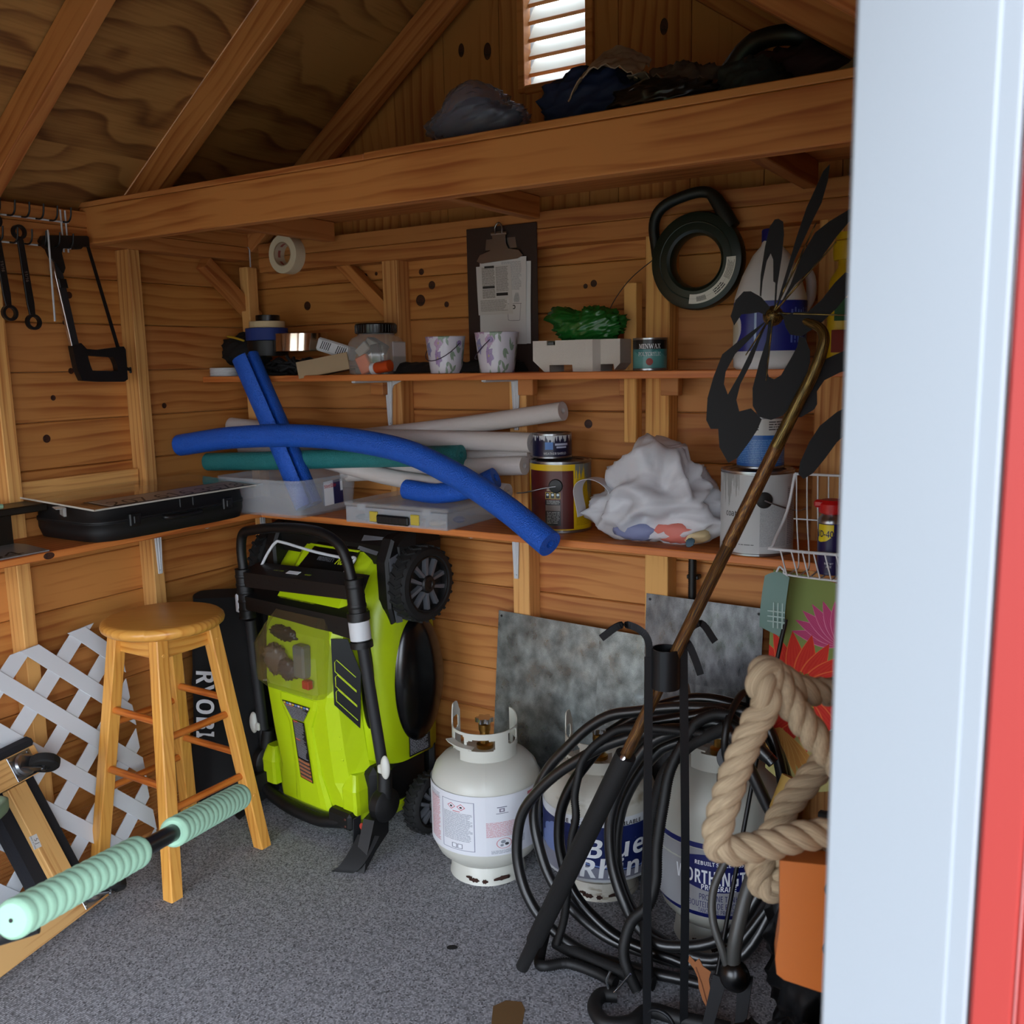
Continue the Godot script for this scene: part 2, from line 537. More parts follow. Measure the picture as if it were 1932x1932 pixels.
func build_room() -> void:
	var seams := [0.04, 0.18, 0.32, 0.46, 0.60, 0.735, 0.875, 1.015, 1.15, 1.286, 1.428, 1.568, 1.70, 1.845]
	# floor
	var f := structure("floor")
	var mb := Mb.new()
	mb.box(Vector3(1.22, -0.02, 1.8), Vector3(2.44, 0.04, 3.6))
	part(f, "carpet", mb, M.carpet)
	mb = Mb.new()
	mb.box(Vector3(1.25, -0.09, 1.8), Vector3(2.56, 0.1, 3.7))
	part(f, "deck", mb, M.siding)
	var stain := mat(Color(0.40, 0.29, 0.15), 0.85)
	mb = Mb.new()
	mb.prism([Vector2(-0.035, -0.05), Vector2(0.03, -0.052), Vector2(0.038, 0.02), Vector2(0.03, 0.045), Vector2(-0.005, 0.05), Vector2(-0.034, 0.03)], 0.0, 0.0012)
	part(f, "stain", mb, stain, "tan patch stuck on the carpet").transform = T(Vector3(1.555, 0.0, 0.84), -90, 30, 0)
	mb = Mb.new()
	mb.prism(oval(0.014, 0.009, 12), 0.0, 0.0008)
	part(f, "stain", mb, mat(Color(0.05, 0.05, 0.055), 0.9), "small dark spot on the carpet").transform = T(Vector3(1.305, 0.0, 0.70), -90, 30, 0)
	# left wall
	var w := structure("wall_left")
	mb = Mb.new()
	mb.box(Vector3(-0.045, 0.92, 1.8), Vector3(0.05, 1.94, 3.7))
	part(w, "outer_siding", mb, M.siding)
	for i in seams.size() - 1:
		var h: float = seams[i + 1] - seams[i]
		board(w, "plank", Vector3(3.6, h - 0.0015, 0.02), T(Vector3(-0.01, seams[i] + h / 2, 1.8), 0, 90, 0), M.wall, 0.003, 0.1)
	for z in [0.525, 0.965, 1.40, 1.84, 2.28, 2.72, 3.16]:
		board(w, "stud", Vector3(1.75, 0.04, 0.064), T(Vector3(0.032, 0.915, z), 0, 0, 90) * T(Vector3.ZERO, 90, 0, 0), M.stud)
	board(w, "plate", Vector3(3.5, 0.045, 0.07), T(Vector3(0.035, 1.812, 1.82), 0, 90, 0), M.loft)
	board(w, "plate", Vector3(3.5, 0.045, 0.07), T(Vector3(0.035, 1.858, 1.82), 0, 90, 0), M.loft)
	board(w, "plate", Vector3(3.5, 0.04, 0.07), T(Vector3(0.035, 0.02, 1.82), 0, 90, 0), M.stud)
	board(w, "nailer", Vector3(0.39, 0.05, 0.03), T(Vector3(0.02, 1.10, 0.745), 0, 90, 0), M.stud)
	stick(w, "brace", Vector3(0.03, 1.775, 0.235), Vector3(0.03, 1.60, 0.02), 0.045, 0.045, Vector3(1, 0, 0), M.loft)
	for k in [[1.649, 0.709, 0.010], [1.57, 0.73, 0.008], [1.354, 0.789, 0.008], [1.238, 0.821, 0.012], [1.313, 0.408, 0.009], [1.43, 0.725, 0.009]]:
		mb = Mb.new()
		mb.lathe([[k[2], 0.0], [0.0, 0.0003]], 14)
		part(w, "knot", mb, M.knot).transform = T(Vector3(0.0002, k[0], k[1]), 0, 0, -90)
	# back wall
	w = structure("wall_back")
	mb = Mb.new()
	mb.box(Vector3(1.22, 0.92, -0.045), Vector3(2.44, 1.86, 0.05))
	part(w, "outer_siding", mb, M.siding)
	for i in seams.size() - 1:
		var h: float = seams[i + 1] - seams[i]
		board(w, "plank", Vector3(2.44, h - 0.0015, 0.02), T(Vector3(1.22, seams[i] + h / 2, -0.01)), M.wall, 0.003, 0.1)
	for x in [0.675, 1.135, 1.572, 2.02]:
		board(w, "stud", Vector3(1.73, 0.068 if x > 1.5 else 0.058, 0.064), T(Vector3(x, 0.905, 0.032), 0, 0, 90), M.stud)
	board(w, "stud", Vector3(1.73, 0.04, 0.045), T(Vector3(0.05, 0.905, 0.06), 0, 0, 90), M.stud)
	board(w, "plate", Vector3(2.3, 0.048, 0.066), T(Vector3(1.26, 1.772, 0.033)), M.loft)
	board(w, "plate", Vector3(2.3, 0.046, 0.066), T(Vector3(1.26, 1.82, 0.033)), M.loft)
	board(w, "plate", Vector3(2.3, 0.04, 0.07), T(Vector3(1.26, 0.02, 0.035)), M.stud)
	stick(w, "brace", Vector3(0.44, 1.775, 0.03), Vector3(0.65, 1.59, 0.03), 0.04, 0.04, Vector3(0, 0, 1), M.loft)
	board(w, "block", Vector3(0.42, 0.036, 0.04), T(Vector3(1.512, 1.42, 0.085), 0, 0, 90), M.stud)
	for x in [0.63, 1.18, 1.5, 1.62]:
		board(w, "cleat", Vector3(0.05, 0.05, 0.03), T(Vector3(x, 1.36, 0.08)), M.loft)
	for k in [[0.702, 1.627, 0.018], [0.262, 1.633, 0.015], [0.791, 1.671, 0.013], [0.752, 1.714, 0.010], [0.526, 1.717, 0.007], [0.57, 1.72, 0.006], [1.333, 1.25, 0.013], [1.353, 1.643, 0.010], [1.327, 1.637, 0.007], [0.845, 1.61, 0.009], [1.89, 1.31, 0.012], [0.70, 0.62, 0.016]]:
		mb = Mb.new()
		mb.lathe([[k[2], 0.0], [0.0, 0.0003]], 16)
		var kx: float = k[0]
		part(w, "knot", mb, M.knot).transform = T(Vector3(kx if absf(kx - 0.675) > 0.05 or k[2] < 0.017 else 0.745, k[1], 0.0002), 90, 0, 0)
	# gable of upright boards with the louvred vent
	var xs := [0.0, 0.29, 0.48, 0.67, 0.86, 1.056, 1.142, 1.342, 1.43, 1.635, 1.83, 2.02, 2.2, 2.44]
	for i in xs.size() - 1:
		var a: float = xs[i] + 0.001
		var b: float = xs[i + 1] - 0.001
		var bands := [[1.845, 9.0]]
		if i == 6: bands = [[1.845, 2.19], [2.53, 9.0]]
		for q in bands:
			var poly := [Vector2(a, q[0]), Vector2(b, q[0])]
			if q[1] > 5.0:
				poly += [Vector2(b, eaves(b))]
				if a < 1.22 and b > 1.22: poly += [Vector2(1.22, eaves(1.22))]
				poly += [Vector2(a, eaves(a))]
			else: poly += [Vector2(b, q[1]), Vector2(a, q[1])]
			mb = Mb.new()
			mb.grain = 1
			mb.off = Vector2(rng.randf(), rng.randf())
			var t := rng.randf_range(0.72, 0.95)
			mb.tint = Color(t, t * 0.98, t * 0.96)
			mb.prism(poly, -0.022, 0.0, 0.0)
			part(w, "plank", mb, M.wall)
	mb = Mb.new()
	mb.prism([Vector2(0, 1.845), Vector2(1.142, 1.845), Vector2(1.142, eaves(1.142)), Vector2(0, 1.87)], -0.06, -0.03)
	mb.prism([Vector2(1.342, 1.845), Vector2(2.44, 1.845), Vector2(2.44, 1.87), Vector2(1.342, eaves(1.342))], -0.06, -0.03)
	mb.prism([Vector2(1.142, 1.845), Vector2(1.342, 1.845), Vector2(1.342, 2.19), Vector2(1.142, 2.19)], -0.06, -0.03)
	mb.prism([Vector2(1.142, 2.53), Vector2(1.342, 2.53), Vector2(1.342, 2.64), Vector2(1.22, 2.72), Vector2(1.142, 2.66)], -0.06, -0.03)
	part(w, "outer_siding", mb, M.siding)
	for k in [[0.925, 2.333, 0.013], [1.016, 2.314, 0.016], [1.56, 2.277, 0.014], [1.72, 2.05, 0.012]]:
		mb = Mb.new()
		mb.lathe([[k[2], 0.0], [0.0, 0.0003]], 14)
		var kn := part(w, "knot", mb, M.knot)
		kn.transform = T(Vector3(k[0], k[1], 0.0002), 90, 0, 0).scaled_local(Vector3(0.8, 1, 1.5))
	var vent := thing("gable_vent", "white louvred vent with daylight behind its slats, high in the gable", "vent", Vector3(1.242, 2.36, 0))
	mb = Mb.new()
	for s in [-1.0, 1.0]:
		mb.box(Vector3(0.107 * s, 0, -0.005), Vector3(0.022, 0.36, 0.04), 0.002)
		mb.box(Vector3(0, 0.174 * s, -0.005), Vector3(0.192, 0.022, 0.04), 0.002)
	part(vent, "frame", mb, M.loft)
	var lou := mat(Color(0.86, 0.87, 0.86), 0.5)
	lou.backlight_enabled = true
	lou.backlight = Color(0.9, 0.9, 0.88)
	for i in 8:
		mb = Mb.new()
		mb.box(Vector3.ZERO, Vector3(0.192, 0.0018, 0.058), 0.0)
		var sl8 := part(vent, "slat", mb, lou)
		sl8.transform = T(Vector3(0, -0.150 + i * 0.046, -0.03), 56, 0, 0)
		mb = Mb.new()
		mb.box(Vector3(0, -0.0035, 0.029), Vector3(0.192, 0.010, 0.003), 0.0)
		part(sl8, "lip", mb, M.loft)
	# roof: plywood sheets over rafters
	w = structure("ceiling")
	var sl := sqrt(1.22 * 1.22 + 0.854 * 0.854)
	var ang := rad_to_deg(atan(0.7))
	for side in 2:
		for s in [[-0.03, 0.565], [0.567, 1.785], [1.787, 3.65]]:
			var zc: float = (s[0] + s[1]) / 2
			mb = Mb.new()
			mb.grain = 2
			mb.off = Vector2(rng.randf(), rng.randf())
			mb.box(Vector3(0, 0.008, 0), Vector3(sl + 0.1, 0.016, s[1] - s[0] - 0.002), 0.0)
			part(w, "panel", mb, M.ply).transform = T(Vector3(0.59, 1.87 + 0.413, zc), 0, 0, ang) if side == 0 else T(Vector3(1.85, 1.87 + 0.413, zc), 0, 0, -ang)
		for z in [0.05, 0.548, 0.998, 1.44, 1.88, 2.32, 2.76, 3.2, 3.57]:
			var n := Vector3(-0.5735, 0.8192, 0) if side == 0 else Vector3(0.5735, 0.8192, 0)
			var a := Vector3(0.03, 1.89, z) if side == 0 else Vector3(2.41, 1.89, z)
			var b := Vector3(1.20, 2.71, z) if side == 0 else Vector3(1.24, 2.71, z)
			stick(w, "rafter", a - n * 0.045, b - n * 0.045, 0.04, 0.085, n, M.loft)
	mb = Mb.new()
	mb.box(Vector3(1.22, 2.77, 1.8), Vector3(0.4, 0.05, 3.75))
	part(w, "ridge_cap", mb, M.siding)
	# right wall with its door opening (z 1.8 to 3.3), and the front wall
	w = structure("wall_right")
	for q in [[0.0, 1.8], [3.3, 3.6]]:
		mb = Mb.new()
		mb.box(Vector3(2.495, 0.88, (q[0] + q[1]) / 2 - (0.04 if q[0] == 0.0 else -0.04)), Vector3(0.05, 1.96, q[1] - q[0] - 0.06))
		part(w, "outer_siding", mb, M.red)
		for i in seams.size() - 1:
			var h: float = seams[i + 1] - seams[i]
			board(w, "plank", Vector3(q[1] - q[0] - 0.04, h - 0.0015, 0.02), T(Vector3(2.45, seams[i] + h / 2, (q[0] + q[1]) / 2 - (0.02 if q[0] == 0.0 else -0.02)), 0, 90, 0), M.wall, 0.003, 0.1)
	mb = Mb.new()
	mb.box(Vector3(2.495, 1.94, 2.55), Vector3(0.05, 0.14, 1.6))
	part(w, "header", mb, M.red)
	for z in [0.5, 1.0, 1.45]:
		board(w, "stud", Vector3(1.75, 0.04, 0.05), T(Vector3(2.415, 0.9, z), 0, 0, 90) * T(Vector3.ZERO, 90, 0, 0), M.stud)
	board(w, "plate", Vector3(3.5, 0.045, 0.06), T(Vector3(2.41, 1.812, 1.82), 0, 90, 0), M.loft)
	board(w, "plate", Vector3(3.5, 0.045, 0.06), T(Vector3(2.41, 1.858, 1.82), 0, 90, 0), M.loft)
	w = structure("wall_front")
	mb = Mb.new()
	mb.prism([Vector2(-0.07, -0.05), Vector2(0.15, -0.05), Vector2(0.15, 1.60), Vector2(-0.07, 1.60)], 3.62, 3.67)
	mb.prism([Vector2(2.0, -0.05), Vector2(2.52, -0.05), Vector2(2.52, 1.60), Vector2(2.0, 1.60)], 3.62, 3.67)
	mb.prism([Vector2(-0.07, 1.602), Vector2(2.52, 1.602), Vector2(2.52, 1.87), Vector2(1.22, 2.74), Vector2(-0.07, 1.87)], 3.62, 3.67)
	part(w, "outer_siding", mb, M.red)
	for i in seams.size() - 1:
		var h: float = seams[i + 1] - seams[i]
		for q in [[0.0, 0.15], [2.0, 2.44]]:
			board(w, "plank", Vector3(q[1] - q[0], h - 0.0015, 0.02), T(Vector3((q[0] + q[1]) / 2, seams[i] + h / 2, 3.61)), M.wall, 0.003, 0.1)
	# door frame and open red door
	w = structure("trim_1")
	for q in [[1.8, -1.0], [3.3, 1.0]]:
		mb = Mb.new()
		mb.box(Vector3(2.4805, 0.92, q[0] + 0.01 * q[1]), Vector3(0.079, 1.90, 0.02), 0.002)
		mb.box(Vector3(2.5225, 0.92, q[0] + 0.03 * q[1]), Vector3(0.019, 1.95, 0.055), 0.002)
		part(w, "jamb", mb, M.trim)
	mb = Mb.new()
	mb.box(Vector3(2.48, 1.875, 2.55), Vector3(0.09, 0.02, 1.5), 0.002)
	part(w, "jamb", mb, M.trim)
	w = structure("door_1")
	w.transform = T(Vector3(2.5335, 0.0, 1.765), 0, 0, 0)
	for q in [[0.0, 0.0245], [0.0265, 0.19], [0.192, 0.36], [0.362, 0.53], [0.532, 0.70]]:
		mb = Mb.new()
		mb.box(Vector3((q[0] + q[1]) / 2, 0.93, 0.01), Vector3(q[1] - q[0], 1.86, 0.03), 0.002)
		part(w, "plank", mb, M.red)
	# outside: a pale gravel yard
	var g := structure("ground")
	mb = Mb.new()
	mb.box(Vector3(1.2, -0.30, 1.8), Vector3(40, 0.3, 40))
	var gm := mat(Color(0.55, 0.54, 0.51), 0.95)
	height_noise(gm, 12, 0.05, 1.5, 1.5)
	part(g, "gravel", mb, gm)
	mb = Mb.new()
	mb.box(Vector3(-7.0, -0.147, 13.0), Vector3(18.0, 0.01, 18.0))
	part(g, "lawn", mb, mat(Color(0.24, 0.30, 0.14), 1.0))

func build_light() -> void:
	var cam := Camera3D.new()
	cam.name = "camera"
	cam.position = Vector3(2.58, 1.43, 2.42)
	cam.rotation_degrees = Vector3(-9.05, 32.0, -1.15)
	cam.fov = 57.11
	cam.near = 0.02
	var att := CameraAttributesPhysical.new()
	att.frustum_focal_length = 22.05
	att.frustum_focus_distance = 2.3
	att.exposure_aperture = 6.0
	cam.attributes = att
	add_child(cam)
	var env := Environment.new()
	env.background_mode = Environment.BG_SKY
	var sky := Sky.new()
	var sm := ProceduralSkyMaterial.new()
	sm.sky_top_color = Color(0.86, 0.92, 1.0)
	sm.sky_horizon_color = Color(0.93, 0.96, 1.0)
	sm.sky_curve = 0.3
	sm.ground_bottom_color = Color(0.45, 0.45, 0.42)
	sm.ground_horizon_color = Color(0.55, 0.55, 0.52)
	sm.sun_angle_max = 1.0
	sky.sky_material = sm
	env.sky = sky
	env.tonemap_mode = Environment.TONE_MAPPER_LINEAR
	env.tonemap_exposure = 9.2
	env.sdfgi_enabled = true
	env.ssao_enabled = true
	env.ssil_enabled = true
	var we := WorldEnvironment.new()
	we.name = "world_environment"
	we.environment = env
	add_child(we)

func bracket(p: Node3D, x: float, y: float, z: float, drop: float, reach: float, turn := 0.0) -> void:
	# a pressed white shelf bracket: wall leg, shelf leg and a web between them; its back on the plane z
	var mb := Mb.new()
	var leg := func(a: Vector3, b: Vector3, w0: float, w1: float, n: Vector3):
		var d := (b - a).normalized()
		var s := d.cross(n).normalized()
		mb.rings([[a - s * w0, a + s * w0, a + s * w0 + n * 0.004, a - s * w0 + n * 0.004], [b - s * w1, b + s * w1, b + s * w1 + n * 0.004, b - s * w1 + n * 0.004]], false, true, -1)
		mb.tube([a + n * 0.004, b + n * 0.004], [0.004, 0.0025], 6)
		mb.tube([a + n * 0.004 + s * w0 * 0.85, b + n * 0.004 + s * w1 * 0.8], [0.0025, 0.0015], 5)
		mb.tube([a + n * 0.004 - s * w0 * 0.85, b + n * 0.004 - s * w1 * 0.8], [0.0025, 0.0015], 5)
	leg.call(Vector3(0, -0.002, 0.0005), Vector3(0, -drop, 0.0005), 0.014, 0.007, Vector3(0, 0, 1))
	leg.call(Vector3(0, -0.0005, 0.004), Vector3(0, -0.0005, reach), 0.014, 0.007, Vector3(0, -1, 0))
	mb.prism([Vector2(0.004, -0.004), Vector2(0.004, -0.045), Vector2(0.018, -0.018), Vector2(0.05, -0.004)], -0.002, 0.002)
	var o := part(p, "bracket", mb, M.bracket, "white steel bracket")
	o.transform = Transform3D(Basis(Vector3.UP, deg_to_rad(turn)), Vector3(x, y, z))
	mb = Mb.new()
	mb.lathe([[0.0035, 0.0], [0.003, 0.0015], [0.0, 0.002]], 8)
	part(o, "screw", mb, M.ink).transform = T(Vector3(0, -drop + 0.012, 0.004), 90, 0, 0)

func build_shelves() -> void:
	var s := thing("wall_shelf", "upper wooden shelf board on white brackets, with tape rolls, jar and floral buckets on it", "shelf", Vector3(1.22, 1.3925, 0.1575))
	board(s, "shelf_board", Vector3(2.43, 0.019, 0.185), T(Vector3.ZERO), M.shelf, 0.002, 0.03)
	bracket(s, 0.66 - 1.22, -0.0095, 0.0664 - 0.1575, 0.15, 0.17)
	bracket(s, 1.132 - 1.22, -0.0095, 0.0664 - 0.1575, 0.15, 0.17)
	s = thing("wall_shelf", "lower wooden shelf board along the back wall under the foam noodles and paint cans", "shelf", Vector3(1.375, 0.966, 0.1975))
	board(s, "shelf_board", Vector3(2.09, 0.019, 0.265), T(Vector3.ZERO), M.shelf, 0.002, 0.03)
	bracket(s, 1.122 - 1.375, -0.0095, 0.0664 - 0.1975, 0.17, 0.24)
	s = thing("wall_shelf", "lower wooden shelf board along the left wall with the black tool case on it", "shelf", Vector3(0.1975, 0.966, 1.35))
	board(s, "shelf_board", Vector3(2.56, 0.019, 0.265), T(Vector3(0, 0, 0), 0, 90, 0), M.shelf, 0.002, 0.03)
	bracket(s, 0.0664 - 0.1975, -0.0095, 0.525 - 1.35, 0.17, 0.24, 90)
	bracket(s, 0.0854 - 0.1975, -0.0095, 0.10 - 1.35, 0.13, 0.2, 90)
	var kn := Mb.new()
	kn.lathe([[0.009, 0.0], [0.0, 0.0003]], 14)
	part(s, "knot", kn, M.knot).transform = T(Vector3(0.1328, 0, 1.05 - 1.35), 0, 0, -90).scaled_local(Vector3(1, 1, 1.7))
	# loft: a deck on a beam across the shed
	s = thing("loft_shelf", "high loft shelf of boards on a wide wooden beam across the back of the shed", "shelf", Vector3(1.22, 1.79, 0.66))
	board(s, "beam", Vector3(2.36, 0.103, 0.04), T(Vector3(0.0, 0.0515, 0.0)), M.loft, 0.003, 0.02)
	board(s, "lip", Vector3(1.1, 0.014, 0.05), T(Vector3(-0.66, 0.111, -0.006)), M.loft, 0.002, 0.1)
	board(s, "lip", Vector3(1.25, 0.016, 0.05), T(Vector3(0.517, 0.112, -0.004)), M.loft, 0.002, 0.1)
	for i in 4:
		board(s, "deck_board", Vector3(2.36, 0.014, 0.138), T(Vector3(0, 0.096, -0.103 - i * 0.14)), M.loft, 0.002, 0.2)
	for x in [-0.75, 0.0, 0.75]:
		board(s, "joist", Vector3(0.53, 0.06, 0.035), T(Vector3(x, 0.058, -0.30), 0, 90, 0), M.loft, 0.002, 0.2)

func tape_roll(label: String, at: Vector3, r: float, hole: float, w: float, m: Material, xf := Transform3D.IDENTITY, group := "") -> Node3D:
	var t := thing("tape_roll", label, "tape", at, 0, group)
	t.transform = Transform3D(xf.basis, at)
	var mb := Mb.new()
	mb.lathe([[hole + 0.003, 0.0], [r - 0.001, 0.0], [r, 0.001], [r, w - 0.001], [r - 0.001, w], [hole + 0.003, w]], 36)
	for k in 5:
		var rr: float = lerpf(hole + 0.008, r - 0.004, k / 4.0)
		mb.lathe([[rr - 0.0006, w], [rr, w + 0.0004], [rr + 0.0006, w]], 36, 90)
	part(t, "tape", mb, m)
	mb = Mb.new()
	mb.lathe([[hole, w], [hole, 0.0], [hole + 0.003, 0.0], [hole + 0.003, w], [hole, w]], 28)
	part(t, "core", mb, M.card)
	return t

func build_wall_tools() -> void:
	# wire tool rack, three bars with hooks
	var r := thing("tool_rack", "white wire tool rack with dark hooks at the top of the left wall", "tool rack", Vector3(0.072, 1.79, 0.75))
	var mb := Mb.new()
	for y in [0.052, -0.018]:
		mb.tube([Vector3(0.01, y, -0.005), Vector3(0.01, y, 0.62)], 0.0026, 6)
	part(r, "rail", mb, M.white)
	for z in [0.0, 0.014, 0.40, 0.414]:
		mb = Mb.new()
		mb.tube([Vector3(0.006, 0.085, z), Vector3(0.006, -0.03, z)], 0.0024, 6)
		part(r, "upright", mb, M.white)
	for y in [0.052, -0.018]:
		for k in 13:
			mb = Mb.new()
			mb.tube(path([[0.01, 0.0, 0], [0.035, -0.002, 0], [0.05, 0.01, 0.001], [0.056, 0.034, 0.002]], 3), 0.0024, 6)
			part(r, "hook", mb, M.dark_steel).position = Vector3(0, y, 0.012 + k * 0.04)
	# ring spanners
	for q in [[Vector3(0.108, 1.563, 0.893), "dark ring spanner hanging beside the hacksaw, its full length in view"], [Vector3(0.108, 1.585, 0.957), "dark ring spanner half cut off by the left edge of the photo"]]:
		var t := thing("ring_spanner", q[1], "wrench", q[0], 0, "ring spanners on the tool rack")
		t.rotation_degrees = Vector3(4, 0, 0)
		mb = Mb.new()
		var ring := func(cy: float, ro: float, ri: float):
			mb.frame(oval(ro, ro, 24, Vector2(0, cy)), oval(ri, ri, 24, Vector2(0, cy)), -0.006, 0.006)
		ring.call(0.235, 0.019, 0.0125)
		ring.call(0.0, 0.021, 0.0138)
		mb.prism([Vector2(-0.008, 0.018), Vector2(0.008, 0.018), Vector2(0.0105, 0.05), Vector2(0.0085, 0.215), Vector2(0.006, 0.219), Vector2(-0.006, 0.219), Vector2(-0.0085, 0.215), Vector2(-0.0105, 0.05)], -0.003, 0.003, 0.001)
		var o := part(t, "body", mb, M.dark_steel)
		o.rotation_degrees = Vector3(0, 90, 0)
		lettering(o, "stamp", "11/16", 0.008, T(Vector3(0, 0.12, 0.0033), 0, 0, -90), M.steel)
	var rod := thing("thin_rod", "thin white rod hanging between the spanner and the hacksaw", "rod", Vector3(0.10, 1.567, 0.825))
	mb = Mb.new()
	mb.tube([Vector3.ZERO, Vector3(0, 0.235, -0.004)], 0.0028, 8)
	part(rod, "shaft", mb, M.white)
	mb = Mb.new()
	mb.tube([Vector3(0, 0.235, -0.004), Vector3(0, 0.246, -0.004)], [0.0032, 0.002], 8)
	part(rod, "tip", mb, M.white)
	# hacksaw hanging on the rack: drawn in the plane of the wall, (z, y) seen from the room
	var h := thing("hacksaw", "black hacksaw with silver frame edge and grey blade, hanging on the left wall", "hacksaw", Vector3(0.088, 0, 0))
	var pr := func(poly: Array, d0: float, d1: float, called: String, m: Material, bev := 0.003):
		var k := Mb.new()
		var pl := []
		for q in poly: pl.append(Vector2(-q[0], q[1]))
		k.prism(pl, d0, d1, bev)
		var o := part(h, called, k, m)
		o.rotation_degrees = Vector3(0, 90, 0)
		return o
	pr.call([[0.842, 1.783], [0.838, 1.773], [0.822, 1.762], [0.812, 1.735], [0.783, 1.70], [0.776, 1.715], [0.783, 1.755], [0.778, 1.767], [0.745, 1.774], [0.74, 1.769], [0.722, 1.771], [0.715, 1.778], [0.695, 1.78], [0.695, 1.806], [0.70, 1.809], [0.812, 1.80], [0.832, 1.797]], -0.009, 0.009, "front_grip", M.black)
	pr.call([[0.808, 1.735], [0.772, 1.50], [0.752, 1.50], [0.757, 1.53], [0.785, 1.72], [0.782, 1.735]], -0.004, 0.004, "frame", M.char, 0.001)
	pr.call([[0.814, 1.737], [0.776, 1.495], [0.7725, 1.495], [0.8085, 1.737]], -0.006, 0.006, "edge_strip", M.chrome, 0.001)
	pr.call([[0.80, 1.685], [0.775, 1.685], [0.77, 1.66], [0.796, 1.66]], -0.007, 0.007, "collar", M.black, 0.002)
	# handle: a closed loop made of two halves
	var k2 := Mb.new()
	var outer := [Vector2(-0.778, 1.50), Vector2(-0.775, 1.47), Vector2(-0.770, 1.435), Vector2(-0.757, 1.402), Vector2(-0.70, 1.397), Vector2(-0.62, 1.395), Vector2(-0.607, 1.402), Vector2(-0.606, 1.45), Vector2(-0.606, 1.49), Vector2(-0.612, 1.499), Vector2(-0.70, 1.489), Vector2(-0.738, 1.492), Vector2(-0.750, 1.508)]
	var hole := [Vector2(-0.733, 1.474), Vector2(-0.731, 1.462), Vector2(-0.727, 1.445), Vector2(-0.722, 1.430), Vector2(-0.69, 1.428), Vector2(-0.648, 1.426), Vector2(-0.638, 1.428), Vector2(-0.640, 1.445), Vector2(-0.646, 1.462), Vector2(-0.652, 1.468), Vector2(-0.69, 1.470), Vector2(-0.715, 1.472), Vector2(-0.728, 1.474)]
	outer.reverse()
	hole.reverse()
	k2.frame(outer, hole, -0.011, 0.011)
	part(h, "handle", k2, M.black).rotation_degrees = Vector3(0, 90, 0)
	pr.call([[0.7005, 1.785], [0.690, 1.785], [0.618, 1.495], [0.630, 1.495]], -0.0008, 0.0008, "blade", M.dark_steel, 0.0)
	mb = Mb.new()
	mb.tube([Vector3(0, 1.437, 0.607), Vector3(0, 1.43, 0.59)], 0.005, 8)
	mb.box(Vector3(0, 1.429, 0.588), Vector3(0.006, 0.018, 0.008), 0.002)
	part(h, "wing_nut", mb, M.dark_steel)
	# roll of masking tape on a nail
	var tp := tape_roll("cream masking tape roll hung on a nail under the loft", Vector3(0.268, 1.795, 0.066), 0.062, 0.036, 0.045, mat(Color(0.83, 0.78, 0.66), 0.75), T(Vector3.ZERO, 90, 0, 0))
	mb = Mb.new()
	mb.lathe([[0.0355, 0.0], [0.0355, 0.044]], 28)
	part(tp, "core_print", mb, textured(picture(256, 64, func(im: Image):
		im.fill(Color(0.75, 0.68, 0.58))
		for i in 6: im.fill_rect(Rect2i(i * 42 + 6, 22, 26, 16), Color(0.62, 0.32, 0.28))), 0.8))
	# clipboard and its papers
	var c := thing("clipboard", "dark brown clipboard with a steel clip hanging on the back wall", "clipboard", Vector3(1.093, 1.625, 0.070))
	c.rotation_degrees = Vector3(0, 0, 0)
	mb = Mb.new()
	mb.box(Vector3(0, -0.02, 0), Vector3(0.238, 0.42, 0.004), 0.0015)
	part(c, "board", mb, mat(Color(0.17, 0.10, 0.075), 0.6))
	mb = Mb.new()
	mb.prism([Vector2(-0.078, 0.095), Vector2(-0.062, 0.088), Vector2(0.062, 0.094), Vector2(0.078, 0.102), Vector2(0.066, 0.117), Vector2(0.03, 0.124), Vector2(0.022, 0.14), Vector2(0.022, 0.172), Vector2(-0.022, 0.172), Vector2(-0.022, 0.14), Vector2(-0.03, 0.122), Vector2(-0.066, 0.112)], 0.010, 0.0125, 0.0)
	mb.prism([Vector2(-0.052, 0.125), Vector2(0.055, 0.125), Vector2(0.05, 0.155), Vector2(-0.048, 0.155)], 0.0022, 0.004)
	part(c, "clip", mb, M.steel)
	mb = Mb.new()
	mb.tube(path([[-0.011, 0.165, 0.013], [-0.012, 0.185, 0.012], [0.0, 0.197, 0.012], [0.012, 0.185, 0.012], [0.011, 0.165, 0.013]], 4), 0.0026, 6)
	mb.tube([Vector3(-0.026, 0.168, 0.008), Vector3(0.026, 0.168, 0.008)], 0.006, 8)
	part(c, "spring_loop", mb, M.steel)
	var doc := picture(256, 400, func(im: Image):
		im.fill(Color(0.80, 0.79, 0.78))
		var ink := Color(0.45, 0.45, 0.45)
		print_lines(im, Rect2i(120, 20, 110, 130), 6, Color(0.62, 0.62, 0.62), 3)
		for i in range(150, 232):
			im.fill_rect(Rect2i(i, 212, 1, 2), ink)
		for j in range(212, 290):
			im.fill_rect(Rect2i(152 + (j - 212) / 12, j, 2, 1), ink)
			im.fill_rect(Rect2i(226 - (j - 212) / 12, j, 2, 1), ink)
		for i in range(160, 222): im.fill_rect(Rect2i(i, 290 - int(pow((i - 191) / 31.0, 6) * 4), 1, 2), ink)
		disc(im, Vector2(188, 228), 10, Color(0.25, 0.25, 0.25))
		disc(im, Vector2(188, 228), 5, Color(0.8, 0.79, 0.78))
		for k in 5: petal(im, Vector2(192 + k * 6, 208), Vector2(200 + k * 3, 160), 5, Color(0.7, 0.7, 0.7), ink)
		im.fill_rect(Rect2i(80, 383, 80, 3), ink))
	var b := thing("instruction_booklet", "white vacuum booklet with bold black title, held under the clip of the clipboard", "booklet", Vector3(1.10, 1.60, 0.0755))
	b.rotation_degrees = Vector3(0, 0, -1)
